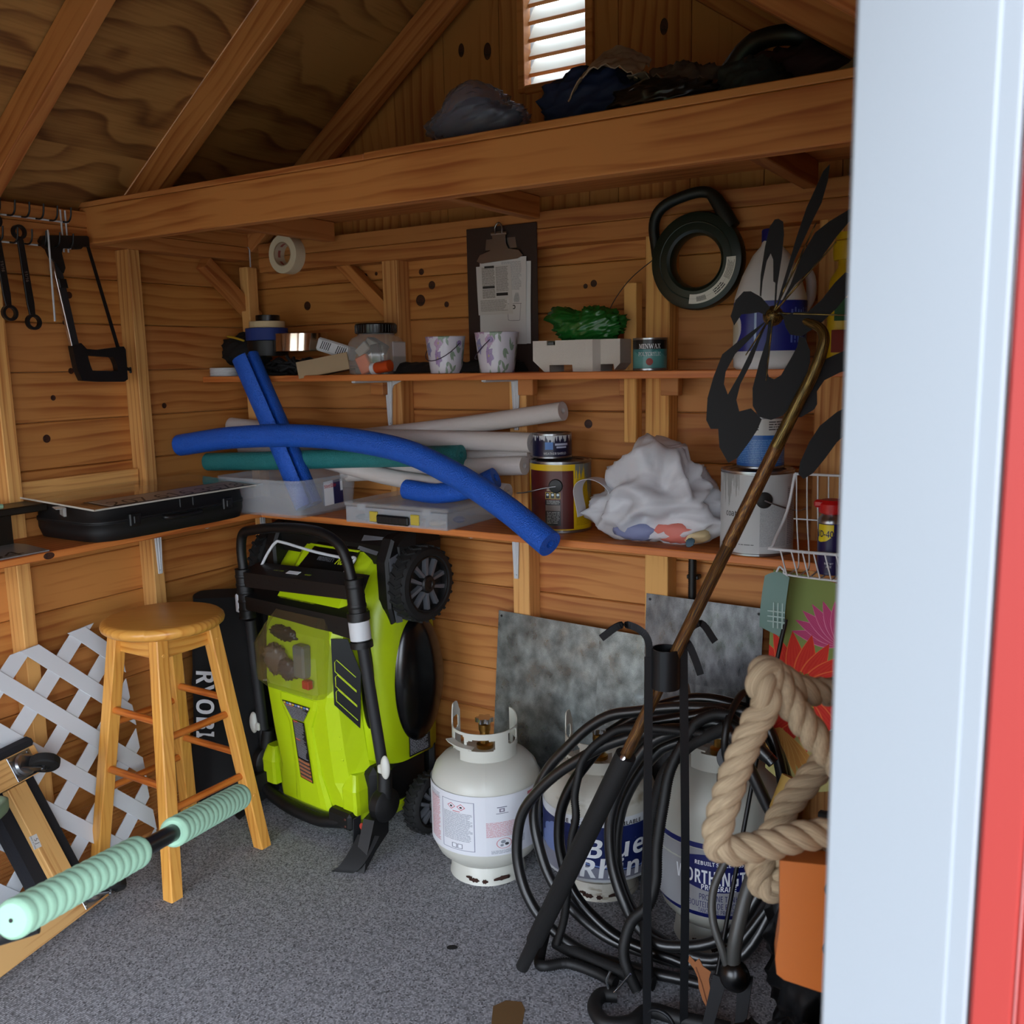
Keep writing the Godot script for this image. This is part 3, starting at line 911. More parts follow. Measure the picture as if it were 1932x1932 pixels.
	mb = Mb.new()
	mb.surf(func(u, v): return Vector3(lerpf(-0.079, 0.079, u), lerpf(-0.118, 0.125, v), 0.0015 + 0.002 * sin(v * 3.0) + 0.001 * u), 8, 10, 0.0006)
	part(b, "cover", mb, textured(doc, 0.8))
	mb = Mb.new()
	mb.surf(func(u, v): return Vector3(lerpf(-0.068, 0.092, u), lerpf(-0.117, 0.112, v), 0.0003 + 0.0012 * sin(v * 4.0)), 8, 10, 0.0005)
	part(b, "back_page", mb, M.paper)
	lettering(b, "title", "shop\u00b7vac", 0.021, T(Vector3(-0.004, -0.098, 0.0052)), M.ink, 0.0, true, "Droid Sans", 0.86)
	mb = Mb.new()
	mb.surf(func(u, v): return Vector3(lerpf(-0.083, 0.035, u) - 0.004 * v, lerpf(-0.033, 0.105, v), 0.0055 + 0.0015 * sin(u * 5.0 + v * 2.0)), 8, 8, 0.0004)
	var slip := thing("receipt_slip", "small printed paper slip clipped over the booklet, grey columns of print", "paper", Vector3(1.10, 1.60, 0.0755))
	part(slip, "sheet", mb, textured(picture(256, 300, func(im: Image):
		im.fill(Color(0.77, 0.75, 0.73))
		print_lines(im, Rect2i(40, 10, 92, 110), 8, Color(0.45, 0.42, 0.38), 5)
		print_lines(im, Rect2i(140, 10, 92, 150), 8, Color(0.5, 0.48, 0.46), 6)
		im.fill_rect(Rect2i(60, 0, 70, 14), Color(0.16, 0.15, 0.14))
		im.fill_rect(Rect2i(42, 122, 88, 16), Color(0.2, 0.19, 0.18))
		print_lines(im, Rect2i(40, 144, 92, 60), 8, Color(0.45, 0.42, 0.38), 7)
		im.fill_rect(Rect2i(140, 168, 84, 18), Color(0.14, 0.13, 0.13))
		print_lines(im, Rect2i(20, 210, 200, 70), 8, Color(0.55, 0.53, 0.5), 8)), 0.85))
	# fish tape reel on the wall
	var fr := thing("cable_reel", "dark green cable puller reel with a grip handle, hung on the back wall", "cable reel", Vector3(1.694, 1.672, 0.072))
	fr.rotation_degrees = Vector3(0, 0, 0)
	var gm := mat(Color(0.035, 0.115, 0.085), 0.38)
	mb = Mb.new()
	mb.lathe([[0.066, 0.0], [0.112, 0.0], [0.119, 0.004], [0.121, 0.012], [0.121, 0.03], [0.118, 0.038], [0.108, 0.042], [0.075, 0.044], [0.068, 0.040], [0.064, 0.03], [0.064, 0.006], [0.066, 0.0]], 56, 30)
	mb.lathe([[0.092, 0.0432], [0.094, 0.0446], [0.096, 0.0428]], 56, 80)
	part(fr, "reel", mb, gm).rotation_degrees = Vector3(90, 0, 0)
	mb = Mb.new()
	mb.tube(path([[-0.112, 0.02, 0.02], [-0.120, 0.10, 0.02], [-0.095, 0.142, 0.02], [-0.03, 0.164, 0.02], [0.018, 0.166, 0.02], [0.045, 0.145, 0.02], [0.088, 0.075, 0.02]], 5), [0.013, 0.013, 0.013, 0.0135, 0.014, 0.014, 0.014, 0.014, 0.014, 0.014, 0.014, 0.014, 0.014, 0.014, 0.014, 0.014, 0.014, 0.014, 0.014, 0.014, 0.014, 0.014, 0.014, 0.015, 0.016, 0.017, 0.018, 0.019, 0.02, 0.02, 0.02], 12)
	part(fr, "handle", mb, mat(Color(0.03, 0.07, 0.06), 0.5))
	mb = Mb.new()
	var lab := []
	mb.surf(func(u, v):
		var a := lerpf(deg_to_rad(262), deg_to_rad(362), u)
		var rr := lerpf(0.083, 0.106, v)
		return Vector3(cos(a) * rr, sin(a) * rr, 0.0448 - v * 0.0015), 24, 2, 0.0004)
	part(fr, "label", mb, textured(picture(512, 64, func(im: Image):
		im.fill(Color(0.84, 0.84, 0.80))
		for i in 26:
			im.fill_rect(Rect2i(60 + i * 3, 14, 1 + i % 3 % 2, 34), Color(0.1, 0.1, 0.1))
		print_lines(im, Rect2i(210, 12, 100, 40), 14, Color(0.2, 0.2, 0.2), 3)
		print_lines(im, Rect2i(350, 8, 140, 50), 8, Color(0.45, 0.45, 0.42), 4)), 0.5))
	mb = Mb.new()
	mb.tube(path([[-0.104, 0.02, 0.03], [-0.17, -0.03, 0.045], [-0.215, -0.085, 0.055], [-0.238, -0.14, 0.07]], 6), 0.0013, 5)
	part(fr, "pull_wire", mb, M.dark_steel)

func can_shape(r: float, h: float) -> Mb:
	var mb := Mb.new()
	mb.lathe([[0.0, 0.002], [r - 0.004, 0.002], [r - 0.003, 0.0], [r + 0.0008, 0.001], [r + 0.0008, 0.005], [r, 0.006], [r, h - 0.006], [r + 0.0008, h - 0.005], [r + 0.0008, h - 0.001], [r - 0.003, h], [r - 0.007, h - 0.003], [r - 0.009, h - 0.0045], [r - 0.012, h - 0.002], [r - 0.018, h - 0.002], [r - 0.021, h - 0.005], [0.0, h - 0.005]], 48)
	return mb
func sleeve(p: Node3D, called: String, r: float, y0: float, y1: float, m: Material, a0 := 0.0, a1 := 360.0) -> MeshInstance3D:
	var mb := Mb.new()
	mb.lathe([[r, y0], [r, y1]], 48, 35, deg_to_rad(a0), deg_to_rad(a1))
	return part(p, called, mb, m)

func build_upper_items() -> void:
	var Y := 1.4021
	# heap at the left end: cord coil, dark folded straps, yellow edged pouch
	var t := thing("cord_coil", "small white coil of cord at the far left end of the upper shelf", "cord", Vector3(0.045, Y, 0.185))
	for k in 5:
		var mb := Mb.new()
		var ring := []
		for i in 20: ring.append(Vector3(cos(TAU * i / 20) * (0.052 - 0.002 * (k % 2)), 0.0035 + k * 0.0055, sin(TAU * i / 20) * 0.045))
		mb.tube(ring, 0.0035, 6, true)
		part(t, "loop", mb, M.white)
	var bl := mat(Color(0.03, 0.03, 0.034), 0.8)
	var nz := noise(40, 1.0, 3)
	var mb := Mb.new()
	mb.blob(Vector3(0, 0.055, 0), Vector3(0.095, 0.055, 0.06), func(d): return 1.0 + 0.35 * absf(nz.get_noise_3d(d.x * 2.2, d.y * 4.0, d.z * 2.2)), 36, 20)
	t = thing("dark_bag", "black crumpled bag behind the white cord coil in the shelf corner", "bag", Vector3(0.095, Y + 0.028, 0.125))
	part(t, "body", mb, bl)
	mb = Mb.new()
	mb.tube(path([[-0.06, 0.105, 0.03], [-0.01, 0.1, 0.05], [0.05, 0.088, 0.06]], 5), [0.004, 0.004, 0.004, 0.004, 0.004, 0.004, 0.004, 0.004, 0.004, 0.004, 0.003], 6)
	part(t, "yellow_trim", mb, mat(Color(0.75, 0.62, 0.15), 0.6), "yellow edging")
	t = thing("strap_bundle", "tangled black straps heaped under the tape rolls on the upper shelf", "straps", Vector3(0.36, Y, 0.17))
	for k in 22:
		mb = Mb.new()
		var pts := []
		var x0 := rng.randf_range(-0.17, -0.02)
		for i in 5: pts.append([x0 + i * rng.randf_range(0.03, 0.06), 0.006 + rng.randf_range(0.0, 0.055) * sin(PI * (i + 0.6) / 5.2), rng.randf_range(-0.055, 0.055)])
		mb.tube(path(pts, 5), 0.0055, 6)
		part(t, "strap", mb, bl)
	# tape tower and foil tape
	var G := "tape rolls stacked on the upper shelf"
	tape_roll("glossy black tape roll at the bottom of the stacked tapes", Vector3(0.218, 1.466, 0.15), 0.066, 0.038, 0.05, mat(Color(0.02, 0.02, 0.022), 0.5), Transform3D.IDENTITY, G)
	tape_roll("blue tape roll in the stack, between black and cream tapes", Vector3(0.217, 1.5168, 0.15), 0.069, 0.038, 0.040, mat(Color(0.10, 0.19, 0.46), 0.7), Transform3D.IDENTITY, G)
	tape_roll("cream tape roll in the stack, just above the blue roll", Vector3(0.221, 1.5575, 0.15), 0.058, 0.036, 0.021, mat(Color(0.78, 0.70, 0.55), 0.75), Transform3D.IDENTITY, G)
	tape_roll("small black tape roll on top of the stacked tapes", Vector3(0.225, 1.579, 0.15), 0.039, 0.02, 0.0195, mat(Color(0.025, 0.025, 0.028), 0.35), Transform3D.IDENTITY, G)
	var foil := mat(Color(0.80, 0.74, 0.66), 0.16, 1.0)
	tape_roll("shiny silver foil tape roll beside the stacked tapes", Vector3(0.372, 1.478, 0.15), 0.086, 0.04, 0.056, foil)
	# white vented plastic cover
	t = thing("vented_cover", "white plastic vent cover with slots, tilted behind the cardboard strip", "cover", Vector3(0.535, 1.462, 0.175), 8)
	t.rotation_degrees = Vector3(-8, 8, -16)
	mb = Mb.new()
	mb.box(Vector3(0, 0.02, 0), Vector3(0.125, 0.042, 0.05), 0.006)
	part(t, "shell", mb, M.white)
	for k in 10:
		mb = Mb.new()
		mb.box(Vector3.ZERO, Vector3(0.0022, 0.026, 0.002))
		part(t, "slot", mb, M.ink).transform = T(Vector3(-0.04 + k * 0.0075 + (0.022 if k > 4 else 0.0), 0.02, 0.0251), 0, 0, -10)
	mb = Mb.new()
	mb.box(Vector3.ZERO, Vector3(0.18, 0.052, 0.004), 0.001)
	mb.box(Vector3(0.0, -0.024, -0.03), Vector3(0.18, 0.004, 0.06), 0.001)
	t = thing("cardboard_strip", "brown folded cardboard strip jutting over the front of the upper shelf", "cardboard", Vector3(0.535, 1.431, 0.232))
	t.rotation_degrees = Vector3(0, 14, 9)
	part(t, "flap", mb, M.card)
	# plastic jar with odds and ends
	t = thing("plastic_jar", "square clear jar with a black lid, full of small hardware, on the upper shelf", "jar", Vector3(0.688, Y, 0.155), 14)
	var jar := func(s: float, y: float, pw: float): return oval(s, s, 32, Vector2.ZERO, pw)
	var rs := []
	for q in [[0.070, 0.0, 0.55], [0.074, 0.006, 0.5], [0.074, 0.092, 0.5], [0.068, 0.108, 0.6], [0.056, 0.116, 0.9], [0.054, 0.126, 1.0]]:
		var ring := []
		for p in jar.call(q[0], q[1], q[2]): ring.append(Vector3(p.x, q[1], -p.y))
		rs.append(ring)
	mb = Mb.new()
	mb.rings(rs, false, false, 0)
	var fl: Array = rs[0].duplicate()
	fl.reverse()
	mb.fan(fl)
	part(t, "glass", mb, clear(Color(0.9, 0.9, 0.88), 0.16, 0.12))
	mb = Mb.new()
	mb.lathe([[0.055, 0.122], [0.062, 0.122], [0.063, 0.124], [0.063, 0.148], [0.060, 0.152], [0.0, 0.152]], 40)
	for i in 40: mb.tube([Vector3(sin(TAU * i / 40), 0, cos(TAU * i / 40)) * 0.063 + Vector3(0, 0.125, 0), Vector3(sin(TAU * i / 40), 0, cos(TAU * i / 40)) * 0.063 + Vector3(0, 0.147, 0)], 0.0012, 4)
	part(t, "lid", mb, M.black_gloss)
	mb = Mb.new()
	mb.box(Vector3(0, 0, 0), Vector3(0.092, 0.088, 0.0008))
	part(t, "label", mb, textured(picture(192, 192, func(im: Image):
		im.fill(Color(0.72, 0.73, 0.71))
		im.fill_rect(Rect2i(0, 0, 192, 8), Color(0.9, 0.9, 0.9))
		print_lines(im, Rect2i(16, 24, 150, 90), 12, Color(0.5, 0.5, 0.5), 2)
		im.fill_rect(Rect2i(110, 140, 36, 40), Color(0.12, 0.12, 0.12))), 0.6)).transform = T(Vector3(0.0755, 0.052, 0.0), 0, 90, 0)
	var bits := [[Vector3(-0.02, 0.03, 0.045), Vector3(0.04, 0.055, 0.02), Color(0.80, 0.36, 0.10), 24.0], [Vector3(0.03, 0.02, 0.03), Vector3(0.05, 0.03, 0.03), Color(0.75, 0.72, 0.66), -20.0], [Vector3(-0.03, 0.075, 0.02), Vector3(0.045, 0.03, 0.04), Color(0.6, 0.58, 0.54), 40.0], [Vector3(0.02, 0.06, 0.04), Vector3(0.03, 0.06, 0.02), Color(0.06, 0.06, 0.06), 10.0], [Vector3(0.0, 0.085, 0.0), Vector3(0.06, 0.03, 0.05), Color(0.5, 0.49, 0.46), -30.0], [Vector3(-0.01, 0.012, -0.01), Vector3(0.1, 0.02, 0.09), Color(0.3, 0.26, 0.2), 0.0]]
	for q in bits:
		mb = Mb.new()
		mb.box(Vector3.ZERO, q[1], 0.003)
		part(t, "hardware", mb, mat(q[2], 0.5)).transform = T(q[0], 0, 0, q[3])
	t = thing("pill_bottle", "orange plastic bottle with white cap lying in front of the jar", "bottle", Vector3(0.735, Y + 0.018, 0.215))
	mb = Mb.new()
	mb.lathe([[0.0, 0.0], [0.0165, 0.0], [0.017, 0.002], [0.017, 0.052], [0.0, 0.053]], 20)
	part(t, "body", mb, mat(Color(0.72, 0.27, 0.10), 0.4)).transform = T(Vector3.ZERO, 0, 0, -82)
	mb = Mb.new()
	mb.lathe([[0.0, 0.0], [0.018, 0.0], [0.018, 0.014], [0.0, 0.014]], 20)
	part(t, "cap", mb, M.white).transform = T(Vector3(-0.0145, -0.002, 0), 0, 0, -82)
	# black cloth and small tin behind the buckets
	mb = Mb.new()
	mb.surf(func(u, v): return Vector3(lerpf(-0.21, 0.23, u), 0.004 + (0.028 + 0.012 * nz.get_noise_2d(u * 9, v * 3)) * sin(PI * clampf(v, 0.0, 1.0)), lerpf(0.05, -0.05, v)), 30, 10, 0.003)
	t = thing("black_cloth", "black folded cloth lying behind the two floral buckets", "cloth", Vector3(0.95, Y, 0.125))
	part(t, "fold", mb, bl)
	t = thing("small_tin", "tiny silver tin between the two floral buckets", "tin", Vector3(1.068, Y + 0.022, 0.14))
	mb = Mb.new()
	mb.lathe([[0.0, 0.0], [0.0125, 0.0], [0.0125, 0.016], [0.0, 0.016]], 20)
	part(t, "body", mb, M.chrome)
	mb = Mb.new()
	mb.lathe([[0.0, 0.016], [0.0132, 0.016], [0.0132, 0.021], [0.0, 0.021]], 20)
	part(t, "lid", mb, M.steel)
	mb = Mb.new()
	mb.box(Vector3(0, -0.0115, 0), Vector3(0.03, 0.022, 0.03), 0.002)
	part(t, "stand", mb, M.black)
	# floral buckets
	var flor := textured(picture(512, 256, func(im: Image):
		im.fill(Color(0.80, 0.79, 0.83))
		var g := RandomNumberGenerator.new()
		g.seed = 9
		for k in 110:
			var c := Vector2(g.randf() * 512, g.randf() * 256)
			var kind := g.randf()
			if kind < 0.45:
				var col: Color = [Color(0.60, 0.50, 0.70), Color(0.72, 0.60, 0.74), Color(0.55, 0.55, 0.72), Color(0.80, 0.60, 0.64)][g.randi() % 4]
				for i in 6: petal(im, c, c + Vector2.from_angle(TAU * i / 6 + k) * g.randf_range(14, 26), 8, col, col.darkened(0.25))
				disc(im, c, 3, Color(0.7, 0.65, 0.45))
			else:
				for i in 3: petal(im, c, c + Vector2.from_angle(g.randf() * TAU) * g.randf_range(14, 30), 5, Color(0.52, 0.60, 0.52), Color(0.40, 0.48, 0.44))), 0.22)
	flor.clearcoat_enabled = true
	flor.clearcoat = 0.6
	for q in [[Vector3(0.964, Y, 0.178), 0.94, 190.0, "floral tin bucket with its wire handle slanting right, nearer the glass jar"], [Vector3(1.14, Y, 0.178), 1.0, 75.0, "floral tin bucket with its wire handle slanting left, nearer the white foam block"]]:
		t = thing("floral_bucket", q[3], "bucket", q[0], 0, "floral buckets on the upper shelf")
		t.scale = Vector3.ONE * q[1]
		mb = Mb.new()
		mb.lathe([[0.0, 0.004], [0.046, 0.004], [0.047, 0.0], [0.0485, 0.001], [0.061, 0.108], [0.0625, 0.1095], [0.061, 0.111], [0.0595, 0.108], [0.047, 0.006], [0.0, 0.006]], 44)
		part(t, "pail", mb, flor)
		var a: float = deg_to_rad(q[2])
		for s in [0.0, PI]:
			mb = Mb.new()
			mb.lathe([[0.0, -0.001], [0.008, -0.001], [0.008, 0.002], [0.0, 0.002]], 16)
			var d := Vector3(cos(a + s), 0, sin(a + s))
			part(t, "handle_ear", mb, mat(Color(0.55, 0.48, 0.66), 0.4)).transform = Transform3D(Basis(Vector3.UP.cross(d).normalized(), d, Vector3.UP.cross(d).normalized().cross(d)), d * 0.0592 + Vector3(0, 0.09, 0))
		mb = Mb.new()
		var bow := []
		var side := Vector3(-sin(a), 0, cos(a))
		if side.z < 0: side = -side
		for i in 13:
			var f := PI * i / 12
			bow.append(Vector3(cos(a), 0, sin(a)) * 0.062 * cos(f) + (side * 0.062 + Vector3(0, -0.052, 0)) * sin(f) + Vector3(0, 0.09, 0))
		mb.tube(bow, 0.0014, 6)
		part(t, "handle", mb, mat(Color(0.18, 0.12, 0.20), 0.4))
	# white foam packing block and green plastic bag
	t = thing("foam_block", "white moulded foam packing block with cut-out feet, on the upper shelf", "foam block", Vector3(1.398, Y, 0.165), 6)
	mb = Mb.new()
	mb.prism([Vector2(-0.123, 0.03), Vector2(-0.09, 0.0), Vector2(-0.075, 0.0), Vector2(-0.075, 0.018), Vector2(-0.01, 0.018), Vector2(-0.008, 0.0), Vector2(0.065, 0.0), Vector2(0.068, 0.018), Vector2(0.105, 0.018), Vector2(0.107, 0.003), Vector2(0.123, 0.02), Vector2(0.123, 0.082), Vector2(-0.058, 0.082), Vector2(-0.058, 0.07), Vector2(-0.082, 0.07), Vector2(-0.082, 0.082), Vector2(-0.123, 0.082)], -0.06, 0.04, 0.0)
	mb.rings([[Vector3(0.0, 0.0, 0.04), Vector3(0.07, 0.0, 0.04), Vector3(0.056, 0.0, 0.062), Vector3(0.008, 0.0, 0.062)], [Vector3(0.0, 0.082, 0.04), Vector3(0.07, 0.082, 0.04), Vector3(0.056, 0.082, 0.062), Vector3(0.008, 0.082, 0.062)]], false, true, -1)
	var fm := mat(Color(0.80, 0.77, 0.73), 0.9)
	height_noise(fm, 61, 0.08, 0.08, 14.0)
	part(t, "block", mb, fm)
	mb = Mb.new()
	mb.box(Vector3(-0.07, 0.0745, 0.036), Vector3(0.018, 0.008, 0.01), 0.001)
	part(t, "buckle", mb, M.black_gloss)
	var gb := mat(Color(0.05, 0.36, 0.11), 0.22)
	gb.clearcoat_enabled = true
	gb.clearcoat = 0.5
	var nz2 := noise(71, 1.0, 4)
	mb = Mb.new()
	mb.blob(Vector3(0.01, 0.038, 0), Vector3(0.106, 0.05, 0.05), func(d):
		var n := absf(nz2.get_noise_3d(d.x * 2.6, d.y * 2.6, d.z * 2.6))
		var k := 0.86 + 0.45 * n
		if d.x < -0.35 and d.y > 0.1: k += 0.75 * (-d.x - 0.35) * d.y * 2.0
		if d.x < -0.1 and d.x > -0.5 and d.y > 0.2: k *= 0.78
		return k, 64, 36)
	t = thing("green_bag", "crumpled dark green plastic bag resting on the white foam block", "bag", Vector3(1.408, Y + 0.083, 0.155))
	part(t, "wrap", mb, gb)
	# small tin of clear finish
	t = thing("varnish_tin", "small teal and black tin of wood finish with a red dot on the upper shelf", "tin", Vector3(1.597, Y, 0.168))
	part(t, "tin", can_shape(0.0425, 0.082), M.steel)
	sleeve(t, "label", 0.0430, 0.006, 0.076, textured(picture(512, 192, func(im: Image):
		im.fill(Color(0.20, 0.46, 0.47))
		im.fill_rect(Rect2i(0, 0, 512, 62), Color(0.05, 0.06, 0.07))
		for i in 512:
			for j in range(62, 192):
				if absf(fposmod(i * 1.0, 128.0) - 64) * 0.7 + 70 < j: im.set_pixel(i, j, Color(0.32, 0.56, 0.55))
		im.fill_rect(Rect2i(330, 30, 40, 150), Color(0.80, 0.80, 0.78))
		print_lines(im, Rect2i(333, 60, 34, 110), 8, Color(0.3, 0.3, 0.3), 2)), 0.35), 0, 360)
	var tilt := T(Vector3.ZERO, 0, 22, 0)
	lettering(t, "maker_name", "MINWAX", 0.011, tilt * T(Vector3(0, 0.06, 0)), M.white_ink, 0.0434, true, "Droid Serif", 0.8)
	lettering(t, "product_name", "POLYCRYLIC", 0.009, tilt * T(Vector3(0, 0.041, 0)), M.white_ink, 0.0434, false, "Droid Serif", 0.8)
	mb = Mb.new()
	mb.surf(func(u, v):
		var f: float = u * TAU
		var x: float = cos(f) * 0.009 * v
		return Vector3(sin(x / 0.0436) * 0.0436, sin(f) * 0.009 * v, cos(x / 0.0436) * 0.0436), 20, 2)
	part(t, "red_dot", mb, mat(Color(0.55, 0.12, 0.05), 0.5)).transform = tilt * T(Vector3(0, 0.022, 0))
	# bleach jug
	t = thing("bleach_jug", "white gallon jug with blue cap and blue label on the upper shelf", "jug", Vector3(1.905, Y, 0.175), 18)
	rs = []
	for q in [[0.074, 0.0, 0.066], [0.082, 0.006, 0.072], [0.083, 0.03, 0.073], [0.078, 0.04, 0.068], [0.078, 0.135, 0.068], [0.083, 0.145, 0.073], [0.082, 0.165, 0.072], [0.066, 0.215, 0.06], [0.042, 0.262, 0.042], [0.024, 0.283, 0.024], [0.020, 0.295, 0.02]]:
		var ring := []
		for p in oval(q[0], q[2], 36, Vector2.ZERO, 0.72): ring.append(Vector3(p.x, q[1], -p.y))
		rs.append(ring)
	mb = Mb.new()
	mb.rings(rs, false, true, 0)
	part(t, "bottle", mb, mat(Color(0.82, 0.83, 0.84), 0.4))
	mb = Mb.new()
	mb.lathe([[0.021, 0.292], [0.0225, 0.292], [0.0225, 0.318], [0.0205, 0.321], [0.0, 0.321]], 28)
	part(t, "cap", mb, mat(Color(0.04, 0.10, 0.42), 0.4))
	mb = Mb.new()
	rs = []
	for y in [0.042, 0.155]:
		var ring := []
		for p in oval(0.0840, 0.074, 36, Vector2.ZERO, 0.72): ring.append(Vector3(p.x, y, -p.y))
		rs.append(ring)
	mb.rings(rs, false, false, 0, Vector2(1, 1))
	var blab := textured(picture(128, 512, func(im: Image):
		im.fill(Color(0.05, 0.13, 0.50))
		for j in 512:
			for i in 128:
				if absf(j - 360) < 3: im.set_pixel(i, j, Color(0.6, 0.7, 0.85))
		disc(im, Vector2(62, 270), 50, Color(0.78, 0.79, 0.78))
		disc(im, Vector2(70, 265), 34, Color(0.36, 0.37, 0.28))
		disc(im, Vector2(54, 280), 30, Color(0.75, 0.74, 0.68))
		print_lines(im, Rect2i(20, 420, 90, 80), 10, Color(0.35, 0.45, 0.75), 5)), 0.35)
	part(t, "label", mb, blab)
	mb = Mb.new()
	mb.tube(path([[0.05, 0.235, -0.03], [0.088, 0.22, -0.045], [0.094, 0.17, -0.05], [0.075, 0.13, -0.045]], 5), 0.012, 10)
	part(t, "handle", mb, mat(Color(0.82, 0.83, 0.84), 0.4))
	t = thing("yellow_bottle", "yellow bottle with a ribbed collar and green label beside the bleach jug", "bottle", Vector3(2.085, Y, 0.16), 20)
	rs = []
	for q in [[0.045, 0.0, 0.035], [0.05, 0.006, 0.04], [0.05, 0.17, 0.04], [0.046, 0.2, 0.038], [0.03, 0.225, 0.028], [0.03, 0.24, 0.028]]:
		var ring := []
		for p in oval(q[0], q[2], 28, Vector2.ZERO, 0.7): ring.append(Vector3(p.x, q[1], -p.y))
		rs.append(ring)
	mb = Mb.new()
	mb.rings(rs, false, true, 0)
	var ym := mat(Color(0.72, 0.60, 0.06), 0.4)
	part(t, "bottle", mb, ym)
	mb = Mb.new()
	mb.lathe([[0.0, 0.24], [0.04, 0.24], [0.042, 0.255], [0.042, 0.28], [0.036, 0.284], [0.036, 0.30], [0.0, 0.302]], 28)
	part(t, "cap", mb, ym)
	mb = Mb.new()
	mb.box(Vector3(-0.01, 0.13, 0.0405), Vector3(0.06, 0.05, 0.001))
	part(t, "label", mb, mat(Color(0.08, 0.30, 0.14), 0.5), "green label patch")
	mb = Mb.new()
	mb.box(Vector3(-0.01, 0.06, 0.0405), Vector3(0.07, 0.05, 0.001))
	part(t, "label", mb, mat(Color(0.45, 0.12, 0.05), 0.5), "red label patch")

func foam(called: String, label: String, pts: Array, r: float, hole: float, m: Material, group := "", slit := 0.0, toward := Vector3.FORWARD) -> Node3D:
	# a foam tube with a hole through it; slit > 0 cuts it open lengthwise on the side "toward"
	var t := thing(called, label, "pool noodle", Vector3.ZERO, 0, group)
	var n := 28
	var A := []
	var B := []
	var prev := toward
	var cnt := n + 1
	for i in pts.size():
		var d: Vector3 = (pts[min(i + 1, pts.size() - 1)] - pts[max(i - 1, 0)]).normalized()
		var a := (prev - d * prev.dot(d)).normalized()
		prev = a
		var b := d.cross(a)
		var ra := []
		var rb := []
		for k in (cnt if slit > 0.0 else n):
			var f := lerpf(slit, TAU - slit, float(k) / n) if slit > 0.0 else TAU * k / n
			var wob := 1.0
			var dir: Vector3 = a * cos(f) + b * sin(f)
			ra.append(pts[i] + dir * r * wob)
			rb.append(pts[i] + dir * hole)
		A.append(ra)
		B.append(rb)
	var mb := Mb.new()
	var m_: int = A[0].size()
	var run: int = n
	for i in A.size() - 1:
		for k in run:
			var k2: int = (k + 1) % m_
			mb.face([A[i][k], A[i][k2], A[i + 1][k2], A[i + 1][k]], 0)
			mb.face([B[i][k], B[i + 1][k], B[i + 1][k2], B[i][k2]], 1)
		if slit > 0.0:
			mb.face([B[i][0], A[i][0], A[i + 1][0], B[i + 1][0]], 2)
			mb.face([A[i][n], B[i][n], B[i + 1][n], A[i + 1][n]], 3)
	for k in run:
		var k2: int = (k + 1) % m_
		var z := A.size() - 1
		mb.face([B[0][k], B[0][k2], A[0][k2], A[0][k]], 4)
		mb.face([A[z][k], A[z][k2], B[z][k2], B[z][k]], 5)
	part(t, "foam", mb, m)
	return t

